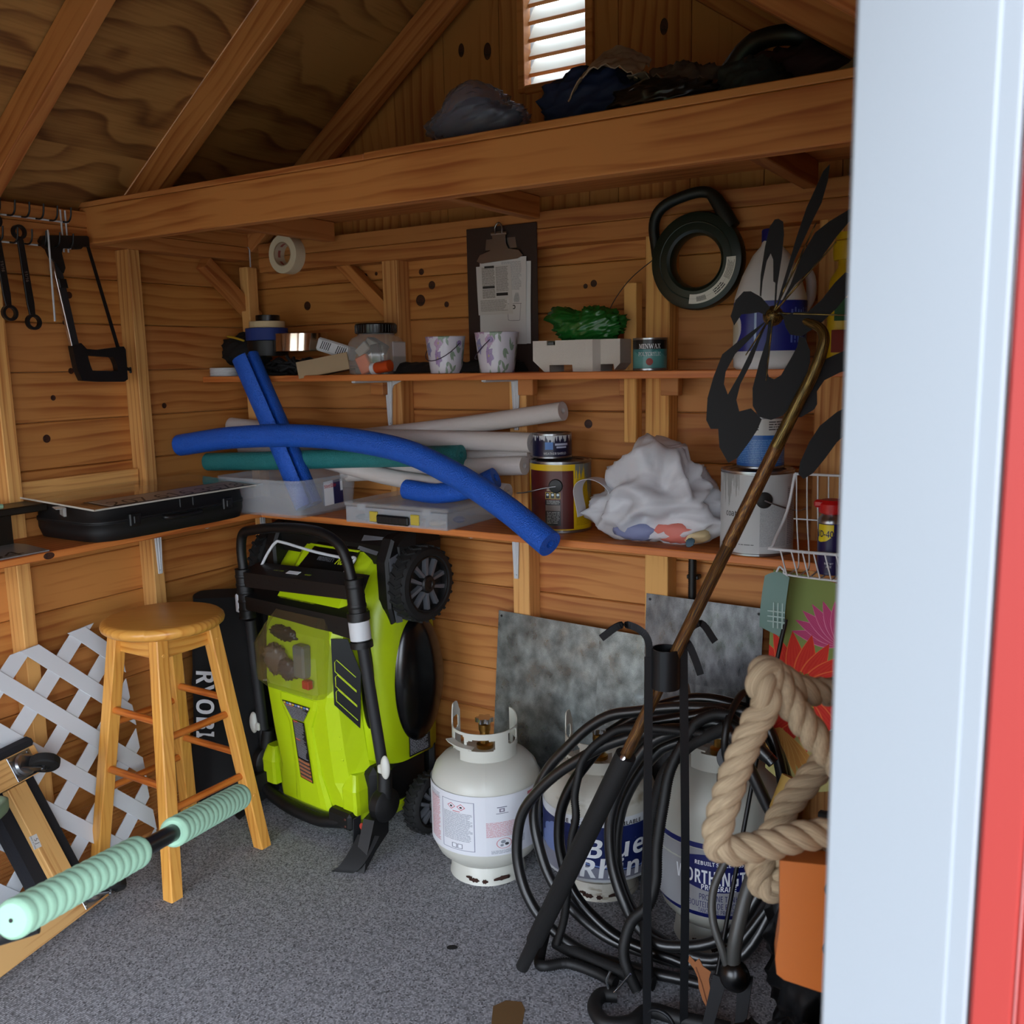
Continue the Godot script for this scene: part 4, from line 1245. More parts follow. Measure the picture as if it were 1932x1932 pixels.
func build_lower_items() -> void:
	var Y := 0.9757
	var cell := func(c: Color, seed_: int):
		var m := mat(c, 0.55)
		height_noise(m, seed_, 0.045, 0.35, 8.0, true, 2)
		return m
	M.blue_foam = cell.call(Color(0.10, 0.35, 0.76), 81)
	M.teal_foam = cell.call(Color(0.14, 0.48, 0.48), 82)
	M.white_foam = mat(Color(0.78, 0.75, 0.73), 0.7)
	height_noise(M.white_foam, 83, 0.1, 0.06, 9.0)
	var mb: Mb
	# tool case
	var t := thing("tool_case", "black plastic tool case with latches and handle on the left shelf", "case", Vector3(0.222, Y, 0.675))
	var cm := mat(Color(0.03, 0.03, 0.032), 0.55)
	height_noise(cm, 90, 0.2, 0.05, 10.0)
	for half in 2:
		var rs := []
		var rows: Array = [[0.135, 0.235, 0.0], [0.152, 0.258, 0.004], [0.158, 0.266, 0.03], [0.158, 0.266, 0.048], [0.160, 0.268, 0.049], [0.160, 0.268, 0.0535]] if half == 0 else [[0.160, 0.268, 0.0545], [0.160, 0.268, 0.059], [0.157, 0.265, 0.060], [0.154, 0.262, 0.088], [0.146, 0.252, 0.099], [0.13, 0.235, 0.101]]
		for q in rows:
			var ring := []
			for p in oval(q[0], q[1], 48, Vector2.ZERO, 0.32): ring.append(Vector3(p.x, q[2], -p.y))
			rs.append(ring)
		mb = Mb.new()
		mb.rings(rs, false, true, 0)
		part(t, "lower_shell" if half == 0 else "lid", mb, cm)
	for z in [0.155, -0.165]:
		mb = Mb.new()
		mb.box(Vector3(0.161, 0.055, z), Vector3(0.012, 0.036, 0.036), 0.003)
		mb.box(Vector3(0.168, 0.055, z), Vector3(0.006, 0.022, 0.016), 0.002)
		part(t, "latch", mb, M.black)
	mb = Mb.new()
	mb.tube(path([[0.158, 0.048, 0.06], [0.172, 0.046, 0.055], [0.176, 0.045, 0.0], [0.172, 0.046, -0.055], [0.158, 0.048, -0.06]], 4), 0.007, 8)
	part(t, "handle", mb, M.black)
	for z in [0.0, -0.045]:
		mb = Mb.new()
		mb.box(Vector3(0.1555, 0.078, z), Vector3(0.006, 0.024, 0.004), 0.001)
		part(t, "rib", mb, M.char)
	# clear printed sign on the case
	t = thing("clear_sign", "clear plastic sign with a white number strip, lying on the black tool case", "sign", Vector3(0.222, 1.0785, 0.665))
	t.rotation_degrees = Vector3(0, 0, -2.5)
	mb = Mb.new()
	mb.box(Vector3(0, 0.0015, 0), Vector3(0.345, 0.003, 0.58), 0.0)
	part(t, "sheet", mb, clear(Color(0.75, 0.62, 0.5), 0.10, 0.06))
	for q in [[Vector3(0.1715, 0.0015, 0), Vector3(0.002, 0.0042, 0.58)], [Vector3(0, 0.0015, 0.289), Vector3(0.345, 0.0042, 0.002)]]:
		mb = Mb.new()
		mb.box(q[0], q[1])
		part(t, "edge", mb, mat(Color(0.80, 0.78, 0.73), 0.35))
	mb = Mb.new()
	mb.box(Vector3(0.108, 0.0034, -0.01), Vector3(0.112, 0.0006, 0.50))
	var strip := part(t, "border", mb, mat(Color(0.13, 0.07, 0.04), 0.4), "dark border of the number strip")
	mb = Mb.new()
	mb.box(Vector3(0.108, 0.0040, -0.01), Vector3(0.096, 0.0006, 0.48))
	part(strip, "number_strip", mb, mat(Color(0.62, 0.58, 0.52), 0.4))
	lettering(strip, "number", "207 616 3578", 0.055, Transform3D(Basis(Vector3(0, 0, -1), Vector3(-1, 0, 0), Vector3(0, 1, 0)), Vector3(0.134, 0.0046, -0.01)), mat(Color(0.10, 0.06, 0.04), 0.5), 0.0, false, "Droid Sans", 1.0, 0.15)
	mb = Mb.new()
	mb.box(Vector3(0, 0, 0), Vector3(0.008, 0.024, 0.04), 0.001)
	mb.box(Vector3(-0.012, 0.01, 0), Vector3(0.02, 0.003, 0.04), 0.001)
	part(t, "edge_clip", mb, clear(Color(0.7, 0.7, 0.68), 0.45, 0.2)).transform = T(Vector3(0.04, -0.014, 0.292), 0, 70, 0)
	# second sign, lying at the left end of the shelf
	t = thing("small_sign", "grey plastic sign with dark digits lying flat at the left end of the shelf", "sign", Vector3(0.20, Y, 1.14), 0)
	mb = Mb.new()
	mb.prism([Vector2(-0.12, -0.17), Vector2(0.118, -0.17), Vector2(0.118, 0.10), Vector2(-0.02, 0.12), Vector2(-0.12, 0.10)], 0.0, 0.003)
	part(t, "sheet", mb, mat(Color(0.50, 0.49, 0.48), 0.3)).rotation_degrees = Vector3(-90, 0, 0)
	lettering(t, "number", "164", 0.055, Transform3D(Basis(Vector3(0, 0, -1), Vector3(-1, 0, 0), Vector3(0, 1, 0)), Vector3(0.085, 0.0036, 0.03)), mat(Color(0.14, 0.09, 0.06), 0.5), 0.0, false, "Droid Sans", 1.2, 0.1)
	# clear bag with small things at the left edge
	t = thing("clear_bag", "clear plastic bag of odds and ends at the far left of the shelf", "bag", Vector3(0.165, Y + 0.004, 1.22))
	var nz := noise(91, 1.0, 3)
	mb = Mb.new()
	mb.blob(Vector3(-0.02, 0.055, 0), Vector3(0.08, 0.052, 0.13), func(d): return 0.85 + 0.4 * absf(nz.get_noise_3d(d.x * 2, d.y * 2, d.z * 2)), 36, 20)
	part(t, "film", mb, clear(Color(0.85, 0.82, 0.78), 0.22, 0.12))
	mb = Mb.new()
	mb.box(Vector3(-0.045, 0.035, 0.01), Vector3(0.06, 0.03, 0.10), 0.004)
	part(t, "packet", mb, mat(Color(0.55, 0.33, 0.2), 0.5))
	t = thing("green_box", "pale green flat box on a dark tray beside the clear bag", "box", Vector3(0.115, Y + 0.066, 1.02))
	mb = Mb.new()
	mb.box(Vector3(0, 0.042, 0.075), Vector3(0.09, 0.012, 0.08), 0.003)
	part(t, "lid", mb, mat(Color(0.55, 0.68, 0.56), 0.4))
	mb = Mb.new()
	mb.box(Vector3(0.0, 0.025, 0.02), Vector3(0.10, 0.02, 0.20), 0.003)
	mb.box(Vector3(0.0, -0.025, 0.05), Vector3(0.06, 0.08, 0.08), 0.003)
	part(t, "tray", mb, mat(Color(0.10, 0.08, 0.05), 0.4))
	# clear storage bin at the shelf corner
	t = thing("storage_bin", "translucent plastic storage bin at the corner of the shelves, noodle standing in it", "bin", Vector3(0.40, Y, 0.26))
	var bm := clear(Color(0.80, 0.82, 0.84), 0.27, 0.3)
	mb = Mb.new()
	var rs := []
	for q in [[0.150, 0.125, 0.0], [0.158, 0.133, 0.006], [0.166, 0.141, 0.095], [0.168, 0.143, 0.104], [0.182, 0.157, 0.106], [0.184, 0.159, 0.112], [0.184, 0.159, 0.118], [0.181, 0.156, 0.118], [0.181, 0.156, 0.112], [0.165, 0.14, 0.108], [0.164, 0.139, 0.095], [0.156, 0.131, 0.009]]:
		var ring := []
		for p in oval(q[0], q[1], 40, Vector2.ZERO, 0.22): ring.append(Vector3(p.x, q[2], -p.y))
		rs.append(ring)
	mb.rings(rs, false, true, 0)
	part(t, "tub", mb, bm)
	mb = Mb.new()
	mb.box(Vector3.ZERO, Vector3(0.085, 0.075, 0.001))
	part(t, "label", mb, textured(picture(256, 224, func(im: Image):
		im.fill(Color(0.86, 0.87, 0.88))
		im.fill_rect(Rect2i(0, 0, 8, 224), Color(0.12, 0.14, 0.3))
		im.fill_rect(Rect2i(0, 214, 170, 10), Color(0.12, 0.14, 0.3))
		for k in 3:
			for i in range(14, 165): im.fill_rect(Rect2i(i, 110 + k * 22 + int(sin(i * 0.05 + k) * 5), 1, 2), Color(0.6, 0.68, 0.75))
		for i in 20: im.fill_rect(Rect2i(182, 60 + i * 6, 60, 2 + i % 3), Color(0.1, 0.1, 0.12))
		print_lines(im, Rect2i(180, 14, 66, 36), 8, Color(0.5, 0.5, 0.5), 4)
		print_lines(im, Rect2i(70, 190, 90, 18), 14, Color(0.1, 0.1, 0.15), 4)), 0.4)).transform = T(Vector3(0.1655, 0.065, -0.015), 0, 90, 2)
	var lb: Node3D = t.get_node("label")
	lettering(lb, "maker_name", "Sterilite", 0.011, T(Vector3(-0.014, 0.022, 0.0009)), mat(Color(0.68, 0.10, 0.14), 0.5), 0.0, true, "Droid Serif", 0.85)
	# organizer case
	t = thing("organizer_case", "flat clear parts organizer with a black handle and yellow latches under the noodles", "organizer", Vector3(0.90, Y, 0.235))
	mb = Mb.new()
	for q in [[Vector3(0, 0.0015, 0), Vector3(0.365, 0.003, 0.25)], [Vector3(0, 0.024, 0.1235), Vector3(0.365, 0.045, 0.003)], [Vector3(0, 0.024, -0.1235), Vector3(0.365, 0.045, 0.003)], [Vector3(0.181, 0.024, 0), Vector3(0.003, 0.045, 0.25)], [Vector3(-0.181, 0.024, 0), Vector3(0.003, 0.045, 0.25)]]: mb.box(q[0], q[1])
	for k in 4: mb.box(Vector3(-0.11 + k * 0.073, 0.024, 0), Vector3(0.002, 0.042, 0.245))
	part(t, "tray", mb, bm)
	mb = Mb.new()
	mb.box(Vector3(0, 0.055, 0), Vector3(0.372, 0.013, 0.257), 0.003)
	part(t, "lid", mb, clear(Color(0.84, 0.84, 0.83), 0.26, 0.3))
	for x in [-0.12, 0.115]:
		mb = Mb.new()
		mb.box(Vector3(x, 0.048, 0.128), Vector3(0.03, 0.018, 0.006), 0.002)
		part(t, "clasp", mb, bm)
	mb = Mb.new()
	mb.box(Vector3(-0.003, 0.018, 0.131), Vector3(0.115, 0.026, 0.014), 0.004)
	var hd := part(t, "handle", mb, M.black)
	mb = Mb.new()
	for k in 9: mb.box(Vector3(-0.051 + k * 0.012, 0.018, 0.1385), Vector3(0.0018, 0.014, 0.001))
	part(hd, "grip_ribs", mb, M.char)
	for x in [-0.076, 0.073]:
		mb = Mb.new()
		mb.box(Vector3(x, 0.023, 0.127), Vector3(0.03, 0.03, 0.006), 0.002)
		part(t, "latch", mb, mat(Color(0.72, 0.64, 0.22), 0.5), "yellow latch")
	for q in [[Vector3(-0.147, 0.012, 0.09), Vector3(0.05, 0.016, 0.05), Color(0.12, 0.12, 0.13)], [Vector3(0.12, 0.012, 0.085), Vector3(0.05, 0.02, 0.06), Color(0.62, 0.52, 0.36)], [Vector3(0.15, 0.014, 0.02), Vector3(0.04, 0.02, 0.04), Color(0.12, 0.18, 0.42)], [Vector3(0.04, 0.010, 0.07), Vector3(0.05, 0.014, 0.06), Color(0.5, 0.45, 0.38)]]:
		mb = Mb.new()
		mb.blob(q[0], q[1] * 0.5, func(d): return 0.9 + 0.3 * nz.get_noise_3d(d.x * 4, d.y * 4, d.z * 4), 16, 10)
		part(t, "hardware", mb, mat(q[2], 0.5))
	# foam noodles
	var W := "white foam tubes piled on the lower shelf"
	foam("foam_tube", "white foam tube rising to the right, topmost of the white ones", path([[-0.0 + 0.03, 1.145, 0.115], [0.6, 1.205, 0.115], [1.0, 1.25, 0.115], [1.322, 1.294, 0.13]], 6), 0.0265, 0.008, M.white_foam, W)
	foam("foam_tube", "thick white foam tube lying level under the topmost one", path([[0.03, 1.232, 0.16], [0.5, 1.208, 0.16], [1.242, 1.207, 0.165]], 8), 0.028, 0.008, M.white_foam, W)
	foam("foam_tube", "white foam tube ending behind the paint can, its underside in shade", path([[0.6, 1.13, 0.112], [1.0, 1.15, 0.112], [1.212, 1.168, 0.118]], 6), 0.025, 0.008, M.white_foam, W)
	foam("foam_tube", "white foam tube just left of the red and yellow can", path([[0.55, 1.09, 0.17], [0.9, 1.12, 0.17], [1.222, 1.143, 0.175]], 6), 0.0265, 0.008, M.white_foam, W)
	foam("foam_tube", "lowest white foam tube, slanting down behind the long blue noodle", path([[0.50, 1.135, 0.215], [0.8, 1.09, 0.215], [1.19, 1.07, 0.215]], 6), 0.025, 0.008, M.white_foam, W)
	foam("pool_noodle", "teal foam noodle lying behind the blue ones, its open end towards the door", path([[0.035, 1.118, 0.275], [0.3, 1.130, 0.26], [0.6, 1.146, 0.235], [1.028, 1.168, 0.205]], 8), 0.030, 0.011, M.teal_foam)
	foam("pool_noodle", "short blue foam noodle lying under the long curved one, on the organizer", path([[0.868, 1.068, 0.262], [0.98, 1.062, 0.265], [1.10, 1.085, 0.26], [1.17, 1.115, 0.245]], 8), 0.029, 0.011, M.blue_foam)
	foam("pool_noodle", "long bright blue foam noodle curving along the shelf and drooping over its front edge", path([[0.06, 1.186, 0.405], [0.306, 1.216, 0.385], [0.612, 1.224, 0.36], [0.895, 1.196, 0.342], [1.085, 1.138, 0.345], [1.273, 1.059, 0.372], [1.435, 0.978, 0.412]], 10), 0.0345, 0.0105, M.blue_foam)
	foam("pool_noodle", "blue foam noodle slit along its length, standing tilted in the storage bin", path([[0.497, 0.998, 0.285], [0.40, 1.20, 0.29], [0.272, 1.462, 0.30]], 10), 0.043, 0.016, M.blue_foam, "", 0.16, Vector3(0.85, 0.3, 0.55))
	# paint cans
	var yc := thing("paint_can", "gallon paint can with red and yellow label and grey drips on the lower shelf", "paint can", Vector3(1.342, Y, 0.185), 32)
	part(yc, "can", can_shape(0.083, 0.192), M.steel)
	sleeve(yc, "label", 0.0836, 0.008, 0.184, textured(picture(1024, 384, func(im: Image):
		im.fill(Color(0.80, 0.66, 0.05))
		var red := Color(0.30, 0.07, 0.05)
		im.fill_rect(Rect2i(0, 36, 60, 340), red)
		im.fill_rect(Rect2i(810, 36, 214, 340), red)
		im.fill_rect(Rect2i(816, 36, 4, 340), Color(0.2, 0.04, 0.03))
		im.fill_rect(Rect2i(930, 205, 84, 150), Color(0.05, 0.05, 0.05))
		im.fill_rect(Rect2i(932, 235, 80, 34), Color(0.42, 0.37, 0.34))
		print_lines(im, Rect2i(940, 275, 68, 76), 9, Color(0.6, 0.6, 0.58), 3)
		print_lines(im, Rect2i(938, 208, 72, 24), 8, Color(0.6, 0.6, 0.58), 3)
		print_lines(im, Rect2i(940, 130, 70, 24), 8, Color(0.75, 0.72, 0.6), 9)
		for k in 3:
			im.fill_rect(Rect2i(932 + k * 28, 160, 24, 38), Color(0.85, 0.78, 0.3))
			im.fill_rect(Rect2i(934 + k * 28, 162, 20, 34), Color(0.07, 0.08, 0.10))
			disc(im, Vector2(944 + k * 28, 174), 7, Color(0.75, 0.8, 0.85))
		print_lines(im, Rect2i(76, 90, 120, 270), 8, Color(0.62, 0.5, 0.06), 12)
		var nq := noise(77, 0.02, 4)
		for i in range(70, 420):
			var dep := 60.0 + 150.0 * clampf((i - 110) / 120.0, 0.0, 1.0) + nq.get_noise_2d(i * 3.0, 0) * 140
			for j in range(0, min(384, int(dep))): im.set_pixel(i, j, Color(0.42, 0.43, 0.42))), 0.4))
	var wire_m: Material = M.steel
	var ear := func(p: Node3D, a: float, r: float, y: float, to: Array):
		var k := Mb.new()
		k.lathe([[0.0, 0.0], [0.0185, 0.0], [0.019, 0.001], [0.017, 0.004], [0.008, 0.006], [0.0, 0.0062]], 24)
		var d := Vector3(sin(a), 0, cos(a))
		part(p, "handle_ear", k, M.black).transform = Transform3D(Basis(Vector3.UP.cross(d), d, Vector3.UP.cross(d).cross(d)), d * r + Vector3(0, y, 0))
		k = Mb.new()
		k.tube(path(to, 5), 0.0018, 6)
		part(p, "handle", k, wire_m)
	ear.call(yc, deg_to_rad(-12), 0.0838, 0.128, [[-0.018, 0.128, 0.089], [-0.05, 0.123, 0.085], [-0.095, 0.11, 0.06], [-0.12, 0.10, 0.0]])
	t = thing("paint_tin", "small dark blue tin with white drips standing on the red and yellow paint can", "tin", Vector3(1.300, Y + 0.1925, 0.155), 32)
	part(t, "tin", can_shape(0.0535, 0.068), M.steel)
	sleeve(t, "label", 0.0541, 0.006, 0.063, textured(picture(512, 96, func(im: Image):
		im.fill(Color(0.05, 0.06, 0.20))
		var nq := noise(78, 0.03, 3)
		for i in 512:
			for j in range(0, int(clampf(16 + nq.get_noise_2d(i * 2.0, 5) * 40, 0, 90))): im.set_pixel(i, j, Color(0.72, 0.73, 0.74))
		im.fill_rect(Rect2i(478, 30, 34, 34), Color(0.12, 0.38, 0.66))
		im.fill_rect(Rect2i(8, 36, 60, 10), Color(0.7, 0.72, 0.8))
		im.fill_rect(Rect2i(14, 50, 46, 8), Color(0.7, 0.72, 0.8))), 0.35))
	lettering(t, "name_print", "WEATHER SHIELD", 0.006, T(Vector3(0, 0.014, 0), 0, 6, 0), M.white_ink, 0.0547, false)
	var wc := thing("paint_can", "white gallon paint can with drips on its rim, right of the carrier bag", "paint can", Vector3(1.905, Y, 0.243), 22)
	part(wc, "can", can_shape(0.084, 0.197), M.steel)
	sleeve(wc, "label", 0.0846, 0.007, 0.189, textured(picture(1024, 384, func(im: Image):
		im.fill(Color(0.70, 0.71, 0.71))
		var g := RandomNumberGenerator.new()
		g.seed = 5
		for j in range(150, 350):
			for i in range(0, 130):
				if g.randf() < 0.55: im.set_pixel((i + 1024) % 1024, j, Color(0.56, 0.57, 0.58))
		im.fill_rect(Rect2i(136, 60, 110, 300), Color(0.62, 0.63, 0.64))
		print_lines(im, Rect2i(140, 70, 100, 280), 9, Color(0.42, 0.43, 0.44), 13)
		print_lines(im, Rect2i(930, 340, 70, 12), 9, Color(0.35, 0.36, 0.36), 3)
		var nq := noise(79, 0.02, 4)
		for i in range(820, 930):
			for j in range(0, int(clampf(40 + nq.get_noise_2d(i * 4.0, 0) * 160 + (i - 820) * -0.2 + 40, 0, 300))): im.set_pixel(i, j, Color(0.55, 0.56, 0.55))), 0.45))
	ear.call(wc, deg_to_rad(6), 0.0848, 0.132, [[0.009, 0.132, 0.09], [0.04, 0.12, 0.086], [0.085, 0.105, 0.06], [0.11, 0.10, 0.0]])
	lettering(wc, "finish_print", "coat", 0.014, T(Vector3(0, 0.098, 0), 0, -48, 0), M.ink, 0.0852, false, "Droid Sans", 0.9)
	t = thing("paint_tin", "bright blue and white tin of paint standing on the white gallon can", "tin", Vector3(1.905, Y + 0.1975, 0.225), 22)
	part(t, "tin", can_shape(0.054, 0.122), M.steel)
	sleeve(t, "label", 0.0546, 0.006, 0.116, textured(picture(512, 192, func(im: Image):
		im.fill(Color(0.10, 0.36, 0.66))
		im.fill_rect(Rect2i(0, 0, 512, 66), Color(0.76, 0.77, 0.76))
		print_lines(im, Rect2i(0, 84, 512, 100), 7, Color(0.42, 0.6, 0.8), 4, 0.99)
		print_lines(im, Rect2i(20, 10, 480, 40), 10, Color(0.3, 0.3, 0.3), 5, 0.99)), 0.4))
	# white carrier bag
	var pl := clear(Color(0.86, 0.87, 0.89), 0.72, 0.32)
	pl.backlight_enabled = true
	pl.backlight = Color(0.4, 0.4, 0.42)
	var n3 := noise(95, 1.0, 4)
	var n4 := noise(97, 1.0, 1)
	t = thing("carrier_bag", "translucent white plastic carrier bag slumped on the lower shelf beside the yellow can", "bag", Vector3(1.648, Y, 0.235))
	mb = Mb.new()
	mb.blob(Vector3(0.0, 0.10, 0.0), Vector3(0.185, 0.115, 0.115), func(d):
		var ridge := 1.0 - absf(n4.get_noise_3d(d.x * 1.1, d.y * 0.8, d.z * 1.1)) * 2.4
		var fine := 1.0 - absf(n4.get_noise_3d(d.x * 3.4 + 5.0, d.y * 1.4, d.z * 3.4)) * 2.0
		var k := 0.80 + 0.20 * ridge + 0.045 * fine
		if d.y > 0.1: k += 0.62 * (d.y - 0.1) * maxf(0.0, 1.0 - absf(d.x + 0.05) * 1.25) - 0.10 * absf(d.x + 0.05)
		if d.y < -0.2: k *= 0.92 + 0.25 * absf(d.x)
		return k * (1.0 if d.y > -0.86 else 0.95), 84, 48)
	part(t, "film", mb, pl)
	mb = Mb.new()
	mb.surf(func(u, v):
		var a := lerpf(-0.5, 3.7, u)
		var r := 0.052 + 0.018 * sin(v * PI) + 0.006 * sin(u * 23.0)
		return Vector3(-0.155 + cos(a) * 0.055 + 0.012 * sin(u * 9.0), 0.09 + sin(a) * 0.066, 0.045 + (v - 0.5) * 0.05 + 0.01 * sin(u * 11.0)), 34, 6, 0.0012)
	part(t, "handle_loop", mb, pl)
	for q in [[Vector3(0.07, 0.04, 0.05), Vector3(0.07, 0.035, 0.04), Color(0.80, 0.45, 0.40)], [Vector3(-0.03, 0.035, 0.06), Vector3(0.07, 0.03, 0.03), Color(0.45, 0.48, 0.62)], [Vector3(0.11, 0.03, 0.04), Vector3(0.05, 0.022, 0.04), Color(0.80, 0.72, 0.55)], [Vector3(-0.12, 0.05, 0.02), Vector3(0.035, 0.045, 0.03), Color(0.55, 0.40, 0.25)]]:
		mb = Mb.new()
		mb.blob(q[0], q[1], func(d): return 0.9 + 0.2 * n3.get_noise_3d(d.x * 3, d.y * 3, d.z * 3), 20, 12)
		part(t, "contents", mb, mat(q[2], 0.6))
	for q in [[Vector3(-0.005, 0.212, 0.045), 0.016], [Vector3(-0.018, 0.195, 0.062), 0.010], [Vector3(0.125, 0.022, 0.096), 0.012]]:
		mb = Mb.new()
		mb.blob(Vector3.ZERO, Vector3(q[1], q[1] * 1.2, 0.0015), func(d): return 0.7 + 0.6 * absf(n3.get_noise_3d(d.x * 5, d.y * 5 + q[1] * 99, d.z)), 24, 12)
		part(t, "blue_mark", mb, mat(Color(0.25, 0.36, 0.42), 0.6)).transform = T(q[0], -30, 10, -30)
	# wire basket with a spray can
	var bk := thing("wire_basket", "white wire basket hooked beside the lower shelf, holding a spray can", "basket", Vector3(2.12, 0.975, 0.395))
	var wire := func(called: String, pts: Array, r: float):
		var k := Mb.new()
		k.tube(pts, r, 6)
		part(bk, called, k, M.white)
	wire.call("rim_wire", path([[-0.10, 0.20, -0.05], [-0.107, 0.12, -0.02], [-0.115, 0.058, 0.052], [-0.105, 0.05, 0.06], [0.1, 0.05, 0.06]], 5), 0.0035)
	wire.call("base_wire", path([[-0.105, 0.0, 0.055], [-0.098, 0.012, 0.058], [-0.088, 0.006, 0.06], [-0.07, -0.004, 0.06], [0.1, -0.006, 0.06]], 5), 0.0025)
	wire.call("base_wire", [Vector3(-0.08, -0.006, 0.05), Vector3(0.1, -0.008, 0.05)], 0.0022)
	wire.call("back_rim", [Vector3(-0.10, 0.20, -0.05), Vector3(0.1, 0.20, -0.05)], 0.003)
	for k in 9:
		var x := -0.085 + k * 0.023
		wire.call("rib", path([[x - 0.012, 0.20, -0.05], [x - 0.008, 0.10, -0.048], [x, 0.0, -0.045], [x + 0.002, -0.006, 0.0], [x + 0.004, -0.005, 0.06]], 4), 0.0017)
		wire.call("rib", [Vector3(x + 0.004, -0.005, 0.062), Vector3(x - 0.012, 0.052, 0.062)], 0.0017)
	wire.call("cross_wire", [Vector3(-0.10, 0.10, -0.0485), Vector3(0.1, 0.10, -0.0485)], 0.0017)
	t = thing("spray_can", "blue and yellow spray can with a red cap in the white wire basket", "spray can", Vector3(2.115, 0.9725, 0.40), 0)
	mb = Mb.new()
	mb.lathe([[0.0, 0.003], [0.025, 0.003], [0.027, 0.0], [0.0285, 0.002], [0.028, 0.006], [0.028, 0.112]], 32)
	part(t, "can", mb, mat(Color(0.07, 0.06, 0.28), 0.3))
	mb = Mb.new()
	mb.lathe([[0.0285, 0.110], [0.0285, 0.114], [0.026, 0.120], [0.02, 0.127], [0.019, 0.131], [0.0, 0.131]], 32)
	part(t, "shoulder", mb, M.steel)
	mb = Mb.new()
	mb.lathe([[0.021, 0.128], [0.0275, 0.132], [0.028, 0.150], [0.022, 0.158], [0.0, 0.161]], 28)
	mb.box(Vector3(-0.02, 0.15, 0.01), Vector3(0.03, 0.016, 0.018), 0.004)
	part(t, "cap", mb, mat(Color(0.70, 0.06, 0.07), 0.4))
	mb = Mb.new()
	mb.surf(func(u, v):
		var a := lerpf(deg_to_rad(-52), deg_to_rad(22), u)
		var lo := lerpf(0.070, 0.077, absf(u - 0.2) * 1.2) + maxf(0.0, u - 0.6) * 0.02
		return Vector3(sin(a) * 0.0284, lerpf(lo, 0.108, v), cos(a) * 0.0284), 14, 3)
	part(t, "shield_print", mb, mat(Color(0.82, 0.74, 0.05), 0.35), "yellow shield")
	lettering(t, "name_print", "WD-40", 0.014, T(Vector3(0, 0.088, 0), 0, -22, 0), mat(Color(0.06, 0.06, 0.25), 0.4), 0.0288, true, "Droid Sans", 0.75)
	lettering(t, "weight_print", "NET WT\n3 OZ", 0.004, T(Vector3(0, 0.022, 0), 0, 5, 0), M.white_ink, 0.0285, false)

func ngon(mb: Mb, secs: Array, caps := true, sg := -1) -> void:
	# secs: [y, [[x, z], ...]] from bottom to top, sections clockwise seen from above in (x right, z towards us)... turned into rings
	var rs := []
	for s in secs:
		var ring := []
		for q in s[1]: ring.append(Vector3(q[0], s[0], q[1]))
		rs.append(ring)
	mb.rings(rs, false, caps, sg)
func trap(w: float, wf: float, zb: float, zm: float, zf: float) -> Array:
	# a section that bulges towards +z, counter-clockwise seen from above-turned-up (x, -z)
	return [[-w, zb], [-w, zm], [-(w + wf) * 0.5 - 0.004, lerpf(zm, zf, 0.72)], [-wf, zf], [wf, zf], [(w + wf) * 0.5 + 0.004, lerpf(zm, zf, 0.72)], [w, zm], [w, zb]]

